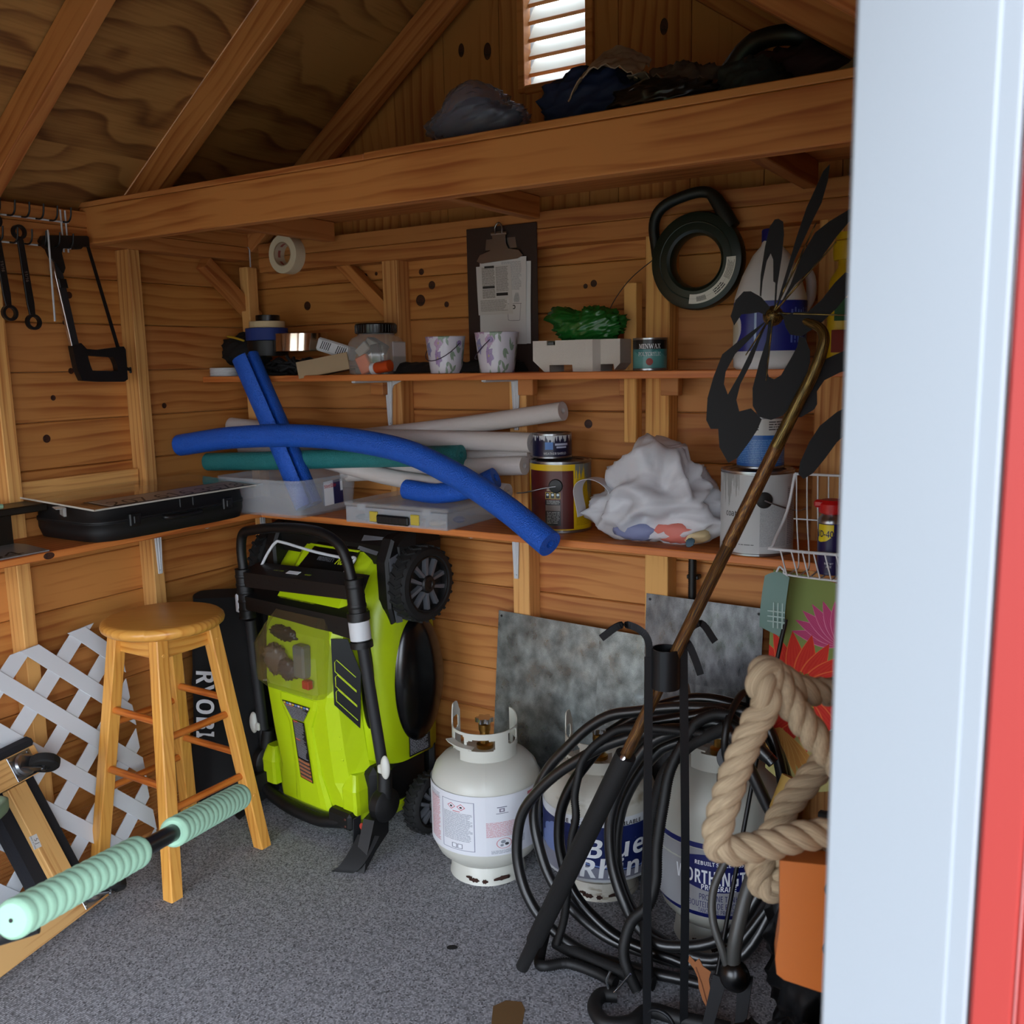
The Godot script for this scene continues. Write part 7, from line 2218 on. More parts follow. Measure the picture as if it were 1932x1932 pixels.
func build_metal_and_hoses() -> void:
	var mb: Mb
	# two galvanised sheets leaning on the back wall
	var spang := mat(Color(0.72, 0.74, 0.74), 0.42, 0.75)
	spang.albedo_texture = picture(512, 512, func(im: Image):
		var a := noise(180, 0.012, 4)
		var b := noise(181, 0.25, 2)
		for i in 512:
			for j in 512:
				var v := 0.72 + 0.22 * a.get_noise_2d(i, j) + 0.10 * b.get_noise_2d(i, j)
				im.set_pixel(i, j, Color(v, v * 1.01, v)))
	spang.roughness_texture = picture(256, 256, func(im: Image):
		var a := noise(182, 0.02, 5)
		for i in 256:
			for j in 256:
				var v := clampf(0.85 + 0.5 * a.get_noise_2d(i, j), 0.3, 1.0)
				im.set_pixel(i, j, Color(v, v, v)))
	spang.uv1_scale = Vector3(1.5, 1.5, 1)
	var rub := spang.duplicate() as StandardMaterial3D
	rub.albedo_color = Color(0.56, 0.56, 0.58)
	rub.uv1_offset = Vector3(0.3, 0.55, 0)
	for q in [["grey galvanised steel sheet leaning low behind the left propane tanks", 0.52, 0.665, Vector3(1.298, 0.0, 0.118), -4.0, 1.6, spang], ["smaller darker steel sheet leaning higher behind the metal stand", 0.33, 0.775, Vector3(1.70, 0.003, 0.108), -3.0, 0.7, rub]]:
		var t := thing("steel_sheet", q[0], "metal sheet", q[3], 0, "steel sheets against the back wall")
		t.rotation_degrees = Vector3(q[4], 0, q[5] * -1.0)
		mb = Mb.new()
		var w: float = q[1]
		var h: float = q[2]
		mb.surf(func(u, v): return Vector3(lerpf(-w / 2, w / 2, u), v * h + 0.01, 0.004 * sin(u * 3.0) * sin(v * 2.5)), 10, 10, 0.0015)
		part(t, "sheet", mb, q[6])
		for x in [-w / 2 + 0.012, w / 2 - 0.012]:
			mb = Mb.new()
			mb.lathe([[0.004, 0.0], [0.0, 0.0008]], 10)
			part(t, "nail_hole", mb, M.ink).transform = T(Vector3(x, h - 0.005, 0.002), 90, 0, 0)
	# black flexible conduit below the shelf
	var cd := thing("flexible_conduit", "black ribbed conduit running up the back wall below the shelf", "conduit", Vector3(1.666, 0.0, 0.035))
	mb = corrugated([[0.0, 0.03, 0.0], [0.0, 0.4, 0.0], [0.0, 0.955, 0.0]], 0.012)
	part(cd, "ribbed_tube", mb, M.black)
	mb = Mb.new()
	mb.box(Vector3(0, 0.84, -0.012), Vector3(0.034, 0.012, 0.024), 0.002)
	part(cd, "clip", mb, M.black)
	# coiled hoses
	var weave := mat(Color.WHITE, 0.32)
	weave.albedo_texture = picture(64, 128, func(im: Image):
		var g := RandomNumberGenerator.new()
		g.seed = 3
		for i in 64:
			for j in 128:
				var y := (j > 12 and j < 38)
				var d := (i + j) % 4 < 2
				var c := Color(0.05, 0.05, 0.05)
				if y: c = Color(0.42, 0.35, 0.10) if d else Color(0.16, 0.13, 0.05)
				elif j % 42 < 3: c = Color(0.15, 0.15, 0.15) if d else Color(0.06, 0.06, 0.06)
				im.set_pixel(i, j, c))
	weave.clearcoat_enabled = true
	weave.clearcoat = 0.4
	var hose := thing("garden_hose", "coiled black hose with a yellow stripe, hung in big loops in front of the tanks", "hose")
	var bh := thing("black_hose", "plain black hose looped over the coil of yellow striped hose", "hose")
	var R := 0.0135
	var coil := func(o: Node3D, called: String, pts: Array, r: float, m: Material):
		var k := Mb.new()
		var P := path(pts, 7)
		k.tube(P, r, 14, false, true, Vector2(P.size() * 1.2, 1.0))
		part(o, called, k, m)
	coil.call(hose, "loop", [[2.06, 0.30, 0.42], [2.03, 0.52, 0.41], [1.96, 0.63, 0.43], [1.893, 0.640, 0.440], [1.791, 0.626, 0.441], [1.690, 0.599, 0.445], [1.619, 0.577, 0.449], [1.559, 0.534, 0.456], [1.507, 0.477, 0.466], [1.461, 0.420, 0.475], [1.432, 0.359, 0.485], [1.424, 0.302, 0.495], [1.437, 0.240, 0.505], [1.479, 0.154, 0.519], [1.545, 0.093, 0.529], [1.643, 0.051, 0.537], [1.741, 0.043, 0.538], [1.859, 0.050, 0.534], [1.98, 0.10, 0.50], [2.06, 0.30, 0.42]], R, weave)
	coil.call(hose, "loop", [[2.02, 0.57, 0.49], [1.926, 0.627, 0.481], [1.859, 0.611, 0.483], [1.784, 0.575, 0.488], [1.739, 0.543, 0.493], [1.708, 0.498, 0.500], [1.678, 0.441, 0.508], [1.660, 0.385, 0.517], [1.653, 0.324, 0.526], [1.665, 0.245, 0.538], [1.698, 0.172, 0.549], [1.743, 0.116, 0.557], [1.817, 0.095, 0.560], [1.95, 0.15, 0.53], [2.03, 0.30, 0.47]], R, weave)
	coil.call(hose, "loop", [[2.02, 0.55, 0.46], [1.921, 0.588, 0.446], [1.859, 0.573, 0.449], [1.771, 0.533, 0.455], [1.739, 0.504, 0.459], [1.704, 0.455, 0.466], [1.677, 0.402, 0.474], [1.661, 0.349, 0.482], [1.655, 0.275, 0.493], [1.667, 0.201, 0.504], [1.711, 0.124, 0.516], [1.789, 0.077, 0.523], [1.93, 0.08, 0.52], [2.03, 0.22, 0.45]], R, weave)
	coil.call(hose, "loop", [[2.03, 0.45, 0.50], [1.927, 0.622, 0.501], [1.841, 0.606, 0.503], [1.753, 0.583, 0.506], [1.647, 0.534, 0.513], [1.575, 0.485, 0.519], [1.511, 0.433, 0.526], [1.461, 0.379, 0.534], [1.421, 0.318, 0.542], [1.408, 0.253, 0.550], [1.414, 0.184, 0.559], [1.446, 0.113, 0.569], [1.502, 0.060, 0.575], [1.607, 0.020, 0.578], [1.75, 0.018, 0.57], [1.90, 0.03, 0.56]], R, weave)
	coil.call(bh, "loop", [[2.03, 0.56, 0.49], [1.916, 0.640, 0.470], [1.829, 0.621, 0.471], [1.719, 0.583, 0.476], [1.673, 0.564, 0.479], [1.618, 0.518, 0.485], [1.577, 0.464, 0.492], [1.541, 0.406, 0.500], [1.516, 0.346, 0.508], [1.509, 0.290, 0.515], [1.518, 0.225, 0.524], [1.556, 0.142, 0.535], [1.624, 0.090, 0.542], [1.704, 0.062, 0.546], [1.85, 0.06, 0.55]], R, M.black_gloss)
	coil.call(bh, "loop", [[1.609, 0.525, 0.434], [1.677, 0.577, 0.428], [1.756, 0.622, 0.421], [1.834, 0.649, 0.420], [1.911, 0.650, 0.420], [1.972, 0.631, 0.420], [2.011, 0.581, 0.427], [2.04, 0.45, 0.43], [2.05, 0.2, 0.45]], R, M.black_gloss)
	var tie := Mb.new()
	tie.tube(path([[1.945, 0.69, 0.45], [1.945, 0.66, 0.545], [1.945, 0.59, 0.56], [1.945, 0.545, 0.5], [1.945, 0.57, 0.42], [1.945, 0.66, 0.40]], 4, true), 0.008, 8, true)
	part(hose, "black_tie", tie, M.black)
	var bl := mat(Color(0.028, 0.028, 0.03), 0.6)
	var sp := thing("ribbed_hose", "black corrugated sleeve hanging from the coil down to the carpet", "hose", Vector3.ZERO, 0, "black ribbed sleeves among the hoses")
	part(sp, "sleeve", corrugated([[1.950, 0.666, 0.530], [1.911, 0.662, 0.530], [1.871, 0.637, 0.530], [1.854, 0.606, 0.536], [1.831, 0.560, 0.546], [1.815, 0.510, 0.558], [1.810, 0.451, 0.572], [1.806, 0.400, 0.584], [1.804, 0.346, 0.596], [1.808, 0.278, 0.612], [1.795, 0.223, 0.625], [1.760, 0.179, 0.635], [1.748, 0.112, 0.651], [1.765, 0.062, 0.655], [1.782, 0.025, 0.650]], 0.0135), bl)
	sp = thing("ribbed_hose", "smooth black fabric sleeve beside the corrugated one, in front of the banded tank", "hose", Vector3.ZERO, 0, "black ribbed sleeves among the hoses")
	coil.call(sp, "sleeve", [[1.938, 0.640, 0.535], [1.888, 0.605, 0.535], [1.850, 0.575, 0.535], [1.801, 0.509, 0.545], [1.782, 0.432, 0.555], [1.773, 0.364, 0.565], [1.774, 0.273, 0.58], [1.774, 0.176, 0.59], [1.785, 0.03, 0.60]], 0.0135, M.rubber)
	sp = thing("ribbed_hose", "thin corrugated sleeve hanging down over the blue wrapped tank", "hose", Vector3.ZERO, 0, "black ribbed sleeves among the hoses")
	part(sp, "sleeve", corrugated([[1.90, 0.615, 0.535], [1.764, 0.600, 0.527], [1.686, 0.583, 0.527], [1.649, 0.559, 0.530], [1.613, 0.525, 0.534], [1.587, 0.485, 0.539], [1.579, 0.445, 0.545], [1.573, 0.400, 0.551], [1.579, 0.349, 0.557], [1.571, 0.297, 0.564], [1.567, 0.212, 0.572], [1.56, 0.10, 0.585], [1.545, 0.03, 0.60]], 0.0105), bl)
	sp = thing("ribbed_hose", "corrugated sleeve lying on the carpet, bent beside the black pipe end", "hose", Vector3.ZERO, 0, "black ribbed sleeves among the hoses")
	part(sp, "sleeve", corrugated([[1.481, 0.10, 0.49], [1.505, 0.05, 0.58], [1.528, 0.016, 0.653], [1.550, 0.016, 0.668], [1.593, 0.016, 0.631], [1.664, 0.016, 0.628], [1.725, 0.016, 0.640]], 0.0135), bl)
	sp = thing("ribbed_hose", "smooth black sleeve end lying on the carpet behind the bent corrugated one", "hose", Vector3.ZERO, 0, "black ribbed sleeves among the hoses")
	coil.call(sp, "sleeve", [[1.529, 0.018, 0.575], [1.616, 0.018, 0.592], [1.70, 0.018, 0.60], [1.80, 0.018, 0.60]], 0.0165, M.rubber)
	sp = thing("ribbed_hose", "black hose end curled in a small ring on the carpet by the stand", "hose", Vector3.ZERO, 0, "black ribbed sleeves among the hoses")
	coil.call(sp, "sleeve", [[1.745, 0.02, 0.68], [1.715, 0.02, 0.70], [1.722, 0.02, 0.745], [1.765, 0.02, 0.775], [1.81, 0.02, 0.745], [1.83, 0.02, 0.69], [1.90, 0.02, 0.68], [2.0, 0.02, 0.66]], 0.0165, bl)
	sp = thing("bungee_hook", "shiny steel hook clipped to the black sleeves near the floor", "hook", Vector3(1.752, 0.03, 0.672))
	mb = Mb.new()
	mb.tube(path([[-0.022, 0.045, 0.012], [-0.028, 0.02, 0.016], [-0.012, -0.002, 0.018], [0.03, 0.06, 0.016]], 4), 0.0028, 8)
	part(sp, "hook", mb, M.chrome)
	mb = Mb.new()
	mb.tube(path([[-0.012, 0.0, 0.018], [-0.018, -0.015, 0.02], [-0.014, -0.027, 0.022]], 4), 0.002, 6)
	part(sp, "gate", mb, M.chrome)

func build_right_side() -> void:
	var mb: Mb
	# stand with hooks and a ring
	var t := thing("hook_stand", "dark metal stand of two flat bars with curled hooks and a ring on top", "stand", Vector3(1.872, 0, 0.715))
	var strap := func(called: String, pts: Array, w: float, face: Vector3, m: Material):
		var P := path(pts, 6)
		var rs := []
		for i in P.size():
			var d: Vector3 = (P[min(i + 1, P.size() - 1)] - P[max(i - 1, 0)]).normalized()
			var s := (face - d * face.dot(d)).normalized()
			var nn := d.cross(s)
			var c: Vector3 = P[i] - Vector3(1.872, 0, 0.715)
			rs.append([c - s * w / 2 - nn * 0.0025, c + s * w / 2 - nn * 0.0025, c + s * w / 2 + nn * 0.0025, c - s * w / 2 + nn * 0.0025])
		var k := Mb.new()
		k.rings(rs, false, true, -1)
		part(t, called, k, m)
	var bar := mat(Color(0.13, 0.135, 0.145), 0.42, 0.6)
	var F := Vector3(0.83, 0, -0.55)
	strap.call("upright", [[1.843, 0.0, 0.737], [1.843, 0.4, 0.737], [1.843, 0.84, 0.733]], 0.017, F, bar)
	strap.call("upright", [[1.908, 0.0, 0.690], [1.908, 0.4, 0.690], [1.900, 0.86, 0.692]], 0.017, F, bar)
	strap.call("hook", [[1.843, 0.82, 0.733], [1.843, 0.860, 0.731], [1.835, 0.884, 0.733], [1.814, 0.900, 0.741], [1.789, 0.903, 0.754], [1.757, 0.877, 0.774]], 0.014, F, bar)
	strap.call("hook", [[1.900, 0.82, 0.692], [1.900, 0.856, 0.690], [1.905, 0.887, 0.682], [1.927, 0.903, 0.665], [1.953, 0.866, 0.655]], 0.014, F, bar)
	strap.call("hook", [[1.899, 0.84, 0.694], [1.899, 0.872, 0.696], [1.913, 0.866, 0.697], [1.929, 0.836, 0.699], [1.940, 0.808, 0.700]], 0.014, F, bar)
	mb = Mb.new()
	mb.lathe([[0.026, 0.0], [0.029, 0.0], [0.029, 0.082], [0.026, 0.082], [0.026, 0.0]], 32)
	part(t, "ring", mb, bar).position = Vector3(0.0, 0.775, 0.0)
	mb = Mb.new()
	var arc := []
	for i in 13: arc.append(Vector3(0.034 * cos(PI * i / 12.0), 0.03, 0.02) + Vector3(0, 0.035 * sin(PI * i / 12.0), 0))
	mb.tube(arc, 0.004, 8)
	part(t, "foot_hoop", mb, bar)
	# wind spinner on a copper pole, standing in the ring
	t = thing("wind_spinner", "wind spinner with black curved blades and brass arms on a tall leaning copper pole", "wind spinner")
	var patina := textured(picture(128, 512, func(im: Image):
		var n := noise(190, 0.05, 4)
		for i in 128:
			for j in 512:
				var v := n.get_noise_2d(i * 1.5, j * 0.4)
				im.set_pixel(i, j, Color(0.42, 0.27, 0.15).lerp(Color(0.55, 0.42, 0.22) if v > 0 else Color(0.27, 0.22, 0.19), clampf(absf(v) * 2.2, 0, 1)))), 0.42, 0.65)
	var base := Vector3(1.51, 0.02, 0.703)
	var topp := Vector3(2.120, 1.344, 0.716)
	mb = Mb.new()
	mb.tube([base.lerp(topp, 0.44), base.lerp(topp, 0.62), base.lerp(topp, 0.80), base.lerp(topp, 0.8005)], [0.0125, 0.0125, 0.0125, 0.0135], 16, false, true, Vector2(1, 3))
	mb.tube([base.lerp(topp, 0.80), base.lerp(topp, 0.95)], [0.0135, 0.0125], 16, false, true, Vector2(1, 3))
	part(t, "pole", mb, patina)
	mb = Mb.new()
	mb.tube([base, base.lerp(topp, 0.06), base.lerp(topp, 0.0601), base.lerp(topp, 0.445)], [0.0155, 0.0165, 0.021, 0.0225], 20)
	part(t, "black_sleeve", mb, M.rubber, "black pipe sleeve at the foot")
	mb = Mb.new()
	mb.lathe([[0.0, 0.0], [0.006, 0.0], [0.006, 0.004], [0.0, 0.005]], 8)
	part(t, "bolt", mb, M.chrome).transform = T(base.lerp(topp, 0.447) + Vector3(0.002, 0.0, 0.022), 60, 20, 0)
	var gold := textured(picture(64, 256, func(im: Image):
		var n := noise(191, 0.12, 4)
		for i in 64:
			for j in 256:
				var v := n.get_noise_2d(i, j)
				im.set_pixel(i, j, Color(0.36, 0.30, 0.17).lerp(Color(0.66, 0.55, 0.30) if v > 0.1 else Color(0.16, 0.14, 0.11), clampf(absf(v) * 2.5, 0, 1)))), 0.4, 0.8)
	mb = Mb.new()
	var ap := path([[2.085, 1.268, 0.716], [2.120, 1.344, 0.716], [2.149, 1.404, 0.716], [2.163, 1.450, 0.714], [2.158, 1.474, 0.708], [2.137, 1.487, 0.70], [2.104, 1.497, 0.69], [2.072, 1.506, 0.68]], 5)
	var ar := []
	for i in ap.size(): ar.append(lerpf(0.0125, 0.006, float(i) / ap.size()))
	mb.tube(ap, ar, 12, false, true, Vector2(1, 3))
	part(t, "arm", mb, gold)
	var hub := Transform3D(Basis(Vector3.UP, atan2(0.282, 0.959)), Vector3(2.070, 1.507, 0.705)).scaled_local(Vector3(0.915, 0.915, 1.0))
	mb = Mb.new()
	mb.lathe([[0.0, -0.015], [0.02, -0.015], [0.016, 0.004], [0.008, 0.012], [0.0, 0.014]], 20)
	part(t, "hub", mb, gold).transform = hub * T(Vector3(0, -0.004, 0), 90, 0, 0)
	var dark := mat(Color(0.045, 0.042, 0.05), 0.65, 0.3)
	var blades := [
		[[-0.016, -0.016], [-0.065, -0.052], [-0.096, -0.077], [-0.113, -0.122], [-0.124, -0.164], [-0.126, -0.208], [-0.117, -0.226], [-0.102, -0.226], [-0.099, -0.263], [-0.081, -0.295], [-0.063, -0.285], [-0.040, -0.252], [-0.025, -0.228], [-0.017, -0.207], [-0.038, -0.185], [-0.061, -0.191], [-0.067, -0.168], [-0.060, -0.137], [-0.039, -0.094], [-0.025, -0.053], [-0.010, -0.017], [-0.013, -0.016], [-0.026, -0.043], [-0.042, -0.074], [-0.062, -0.117], [-0.084, -0.157], [-0.092, -0.136], [-0.089, -0.112], [-0.071, -0.077], [-0.040, -0.045], [-0.015, -0.018]],
		[[-0.008, -0.016], [-0.012, -0.053], [-0.024, -0.094], [-0.036, -0.145], [-0.035, -0.180], [-0.022, -0.202], [0.001, -0.208], [0.024, -0.199], [0.046, -0.171], [0.062, -0.136], [0.072, -0.096], [0.071, -0.073], [0.061, -0.048], [0.050, -0.046], [0.047, -0.065], [0.036, -0.087], [0.018, -0.120], [0.005, -0.128], [-0.005, -0.123], [-0.009, -0.110], [-0.006, -0.079], [-0.004, -0.056], [-0.005, -0.029], [-0.002, -0.016]],
		[[0.010, 0.003], [0.023, -0.005], [0.041, 0.001], [0.064, -0.000], [0.089, 0.022], [0.113, 0.054], [0.131, 0.072], [0.160, 0.06], [0.118, 0.006], [0.085, -0.026], [0.054, -0.046], [0.033, -0.042], [0.024, -0.027], [0.019, -0.008]],
		[[0.150, -0.070], [0.127, -0.078], [0.096, -0.092], [0.082, -0.106], [0.064, -0.136], [0.046, -0.171], [0.036, -0.203], [0.058, -0.202], [0.082, -0.187], [0.087, -0.177], [0.086, -0.152], [0.099, -0.131], [0.128, -0.116], [0.155, -0.11]],
		[[0.150, -0.180], [0.125, -0.193], [0.094, -0.220], [0.075, -0.252], [0.059, -0.292], [0.056, -0.316], [0.066, -0.326], [0.084, -0.314], [0.106, -0.284], [0.127, -0.252], [0.16, -0.22]],
		[[0.006, 0.178], [0.015, 0.172], [0.017, 0.148], [0.014, 0.107], [0.007, 0.054], [0.005, 0.012], [0.002, 0.012], [0.003, 0.058], [-0.001, 0.061], [-0.002, 0.102], [-0.007, 0.114], [-0.014, 0.100], [-0.021, 0.062], [-0.023, 0.032], [-0.026, 0.035], [-0.025, 0.074], [-0.018, 0.127], [-0.010, 0.164], [-0.001, 0.177]],
		[[0.097, 0.272], [0.085, 0.259], [0.072, 0.229], [0.057, 0.195], [0.040, 0.141], [0.006, 0.015], [0.009, 0.013], [0.038, 0.100], [0.068, 0.169], [0.084, 0.202], [0.094, 0.241]],
		[[0.011, 0.012], [0.040, 0.053], [0.079, 0.090], [0.112, 0.137], [0.140, 0.171], [0.140, 0.190], [0.099, 0.167], [0.074, 0.148], [0.050, 0.106], [0.031, 0.053]],
		[[-0.072, 0.028], [-0.057, 0.044], [-0.043, 0.044], [-0.023, 0.032], [-0.006, 0.012], [-0.012, -0.004], [-0.027, 0.003], [-0.042, 0.001], [-0.060, -0.000], [-0.074, -0.021], [-0.081, -0.003]]]
	for i in blades.size():
		var poly := []
		for q in blades[i]: poly.append(Vector2(q[0], q[1]))
		mb = Mb.new()
		mb.prism(poly, -0.001, 0.001, 0.0)
		# bow each sheet a little, as beaten metal is
		part(t, "blade", mb, dark).transform = hub * T(Vector3(0, 0, 0.004 + 0.004 * (i % 4)))
	for q in [[0.075, 0.165], [0.112, 0.128], [0.16, -0.01], [-0.01, -0.13], [-0.05, -0.08]]:
		mb = Mb.new()
		mb.tube([Vector3(0, 0, 0.008), Vector3(q[0], q[1], 0.022)], [0.0022, 0.0012], 6)
		part(t, "spoke_wire", mb, gold).transform = hub
	# garden flag with flowers, on a thin rod
	t = thing("garden_flag", "floral garden flag with pink and red daisies and a butterfly, folded at its corner", "flag", Vector3(2.075, 0, 0.30))
	var ft := picture(512, 1024, func(im: Image):
		for j in 1024:
			var c := Color(0.50, 0.56, 0.30).lerp(Color(0.74, 0.70, 0.44), clampf((j - 380) / 420.0, 0.0, 1.0))
			im.fill_rect(Rect2i(0, j, 512, 1), c)
		for k in 13:
			petal(im, Vector2(300, 300), Vector2(300, 300) + Vector2.from_angle(PI + 0.1 + k * 0.27) * 215, 36, Color(0.72, 0.22, 0.42), Color(0.86, 0.55, 0.66))
		for k in 22:
			petal(im, Vector2(130, 560), Vector2(130, 560) + Vector2.from_angle(k * 0.286) * 285, 44, Color(0.78, 0.13, 0.09), Color(0.88, 0.45, 0.22))
		var g := RandomNumberGenerator.new()
		g.seed = 6
		disc(im, Vector2(120, 560), 88, Color(0.62, 0.58, 0.22))
		for k in 500: disc(im, Vector2(120, 560) + Vector2.from_angle(g.randf() * TAU) * g.randf_range(40, 100), 3, [Color(0.80, 0.74, 0.30), Color(0.42, 0.40, 0.16)][g.randi() % 2])
		disc(im, Vector2(108, 565), 40, Color(0.28, 0.17, 0.18))
		for k in 9: petal(im, Vector2(60, 760), Vector2(60, 760) + Vector2.from_angle(0.75 + k * 0.16) * 230, 20, Color(0.80, 0.56, 0.26), Color(0.88, 0.72, 0.40))
		for s in [[Vector2(250, 800), -2.2, 120], [Vector2(250, 800), -2.75, 100], [Vector2(250, 800), -0.9, 120], [Vector2(250, 800), 0.35, 110]]:
			petal(im, s[0], s[0] + Vector2.from_angle(s[1]) * s[2], 42, Color(0.08, 0.05, 0.05), Color(0.75, 0.72, 0.66))
			petal(im, s[0], s[0] + Vector2.from_angle(s[1]) * s[2] * 0.8, 30, Color(0.76, 0.36, 0.16), Color(0.08, 0.05, 0.05))
		for k in 16:
			petal(im, Vector2(400, 690), Vector2(400, 690) + Vector2.from_angle(k * 0.39) * 100, 16, Color(0.60, 0.64, 0.52), Color(0.48, 0.52, 0.42)))
	var cloth := textured(ft, 0.8)
	cloth.cull_mode = BaseMaterial3D.CULL_DISABLED
	mb = Mb.new()
	mb.surf(func(u, v):
		var x := lerpf(-0.11, 0.15, u)
		var y := lerpf(0.44 + 0.09 * pow(absf(u * 1.6 - 0.6), 2.0), 0.945 - 0.03 * u, v)
		return Vector3(x + 0.012 * (1.0 - v) * sin(u * 3.0), y, 0.012 * sin(u * 7.0 + v * 3.0) + 0.03 * (1.0 - v)), 24, 30, 0.0015)
	part(t, "cloth", mb, cloth)
	var teal := mat(Color(0.46, 0.58, 0.55), 0.8)
	mb = Mb.new()
	mb.surf(func(u, v): return Vector3(lerpf(-0.118, -0.062, u) - 0.012 * (1.0 - v), lerpf(0.815 - 0.02 * u, 0.938 + 0.012 * sin(u * 3.0), v), 0.035 + 0.012 * sin(v * 2.6)), 8, 10, 0.0015)
	var fold := part(t, "folded_corner", mb, teal, "pale teal checked folded corner")
	for k in 3:
		var q := Mb.new()
		q.box(Vector3(-0.094 + k * 0.010, 0.85, 0.0485), Vector3(0.003, 0.06, 0.0008))
		q.box(Vector3(-0.088, 0.835 + k * 0.012, 0.0486), Vector3(0.04, 0.003, 0.0008))
		part(fold, "check_line", q, mat(Color(0.66, 0.76, 0.74), 0.8))
	mb = Mb.new()
	mb.tube(path([[-0.07, 0.84, 0.034], [-0.10, 0.55, 0.12], [-0.14, 0.0, 0.30]], 5), 0.005, 8)
	part(t, "rod", mb, M.black)
	# loppers with grey handles
	t = thing("hedge_shears", "grey handled hedge shears standing among the hoses, with yellow tape at the top", "shears")
	var grey := mat(Color(0.22, 0.22, 0.21), 0.45)
	for q in [[[[2.115, 0.60, 0.70], [2.085, 0.49, 0.745], [2.068, 0.42, 0.78], [2.058, 0.34, 0.81], [2.055, 0.28, 0.815]], 0.014], [[[2.018, 0.46, 0.765], [2.005, 0.41, 0.79], [2.012, 0.36, 0.81], [2.035, 0.31, 0.82], [2.048, 0.27, 0.82]], 0.008]]:
		mb = Mb.new()
		mb.tube(path(q[0], 6), q[1], 12)
		part(t, "handle", mb, grey)
	mb = Mb.new()
	mb.tube([Vector3(2.122, 0.628, 0.689), Vector3(2.106, 0.566, 0.714)], 0.019, 14)
	part(t, "tape_wrap", mb, mat(Color(0.58, 0.47, 0.22), 0.7), "yellow tape wrap")
	mb = Mb.new()
	mb.blob(Vector3(2.058, 0.262, 0.815), Vector3(0.03, 0.032, 0.026), func(d): return 1.0, 20, 14)
	part(t, "pivot", mb, M.black_gloss)
	for s in [[2.035, 1.985, 0.83], [2.075, 2.06, 0.80]]:
		mb = Mb.new()
		mb.rings([[Vector3(s[0] - 0.014, 0.26, s[2]), Vector3(s[0] + 0.014, 0.26, s[2]), Vector3(s[0] + 0.014, 0.26, s[2] - 0.004), Vector3(s[0] - 0.014, 0.26, s[2] - 0.004)], [Vector3(s[1] - 0.006, 0.004, s[2] + 0.02), Vector3(s[1] + 0.006, 0.004, s[2] + 0.02), Vector3(s[1] + 0.006, 0.004, s[2] + 0.016), Vector3(s[1] - 0.006, 0.004, s[2] + 0.016)]], false, true, -1)
		part(t, "blade", mb, M.dark_steel)
	# dried leaf
	t = thing("dry_leaf", "curled brown dry leaf caught between the hoses and the shears", "leaf", Vector3(2.005, 0.235, 0.83))
	mb = Mb.new()
	mb.prism([Vector2(-0.032, 0.05), Vector2(-0.02, 0.04), Vector2(-0.012, 0.05), Vector2(-0.004, 0.036), Vector2(0.012, 0.03), Vector2(0.008, 0.012), Vector2(0.012, -0.01), Vector2(0.006, -0.03), Vector2(0.012, -0.06), Vector2(-0.004, -0.035), Vector2(-0.012, -0.012), Vector2(-0.014, 0.008), Vector2(-0.022, 0.024), Vector2(-0.034, 0.036)], 0.0, 0.0014)
	part(t, "blade", mb, mat(Color(0.50, 0.30, 0.15), 0.8))
	mb = Mb.new()
	mb.tube([Vector3(0.010, -0.055, 0.001), Vector3(0.003, -0.03, 0.002), Vector3(-0.006, 0.0, 0.002), Vector3(-0.018, 0.03, 0.002)], 0.0013, 5)
	part(t, "stem", mb, mat(Color(0.40, 0.22, 0.11), 0.8))
	# black sacks in the dark corner
	var nz := noise(200, 1.0, 4)
	for q in [["black plastic sack in the dark corner under the flag", Vector3(2.22, 0.28, 0.62), Vector3(0.17, 0.29, 0.20), 1.0], ["low black sack at the bottom right beside the door post", Vector3(2.21, 0.16, 1.02), Vector3(0.17, 0.17, 0.20), 2.0]]:
		t = thing("black_sack", q[0], "sack", q[1])
		mb = Mb.new()
		var sd: float = q[3]
		mb.blob(Vector3.ZERO, q[2], func(d): return 0.78 + 0.42 * absf(nz.get_noise_3d(d.x * 1.8 + sd * 9, d.y * 1.8, d.z * 1.8)), 48, 30)
		part(t, "film", mb, mat(Color(0.018, 0.018, 0.022), 0.34))
		mb = Mb.new()
		mb.tube(path([[-0.05, q[2].y * 0.9, 0.02], [0.0, q[2].y * 0.96, 0.05], [0.06, q[2].y * 0.88, 0.02]], 4), 0.01, 8)
		part(t, "knot", mb, M.black)
	# swing: orange board on a thick rope, hung inside the door post
	t = thing("swing_board", "blurred orange brown wooden swing board hanging by the white door post", "swing board", Vector3(2.385, 0.0, 1.44), 0)
	mb = Mb.new()
	mb.grain = 1
	mb.prism([Vector2(-0.072, 0.888), Vector2(-0.070, 0.81), Vector2(-0.074, 0.77), Vector2(-0.072, 0.752), Vector2(-0.064, 0.746), Vector2(0.04, 0.722), Vector2(0.045, 0.73), Vector2(0.045, 0.888)], -0.03, 0.0, 0.004)
	part(t, "board", mb, wood_plain()).rotation_degrees = Vector3(0, 18, 0)
	for y in [0.79, 0.86]:
		mb = Mb.new()
		mb.lathe([[0.0, 0.0], [0.014, 0.0], [0.013, 0.002], [0.0, 0.001]], 16)
		part(t, "rope_hole", mb, mat(Color(0.06, 0.03, 0.02), 0.9)).transform = T(Vector3(-0.012, y, 0.002), 90, 18, 0)
	t = thing("thick_rope", "thick twisted straw coloured rope looped over the orange board near the door post", "rope")
	var straw := textured(picture(64, 256, func(im: Image):
		var n := noise(210, 0.2, 3)
		for i in 64:
			for j in 256:
				var v := n.get_noise_2d(i * 0.5, j * 3.0)
				im.set_pixel(i, j, Color(0.70, 0.62, 0.50).lerp(Color(0.44, 0.37, 0.29), clampf(0.45 + v, 0, 1)))), 0.9)
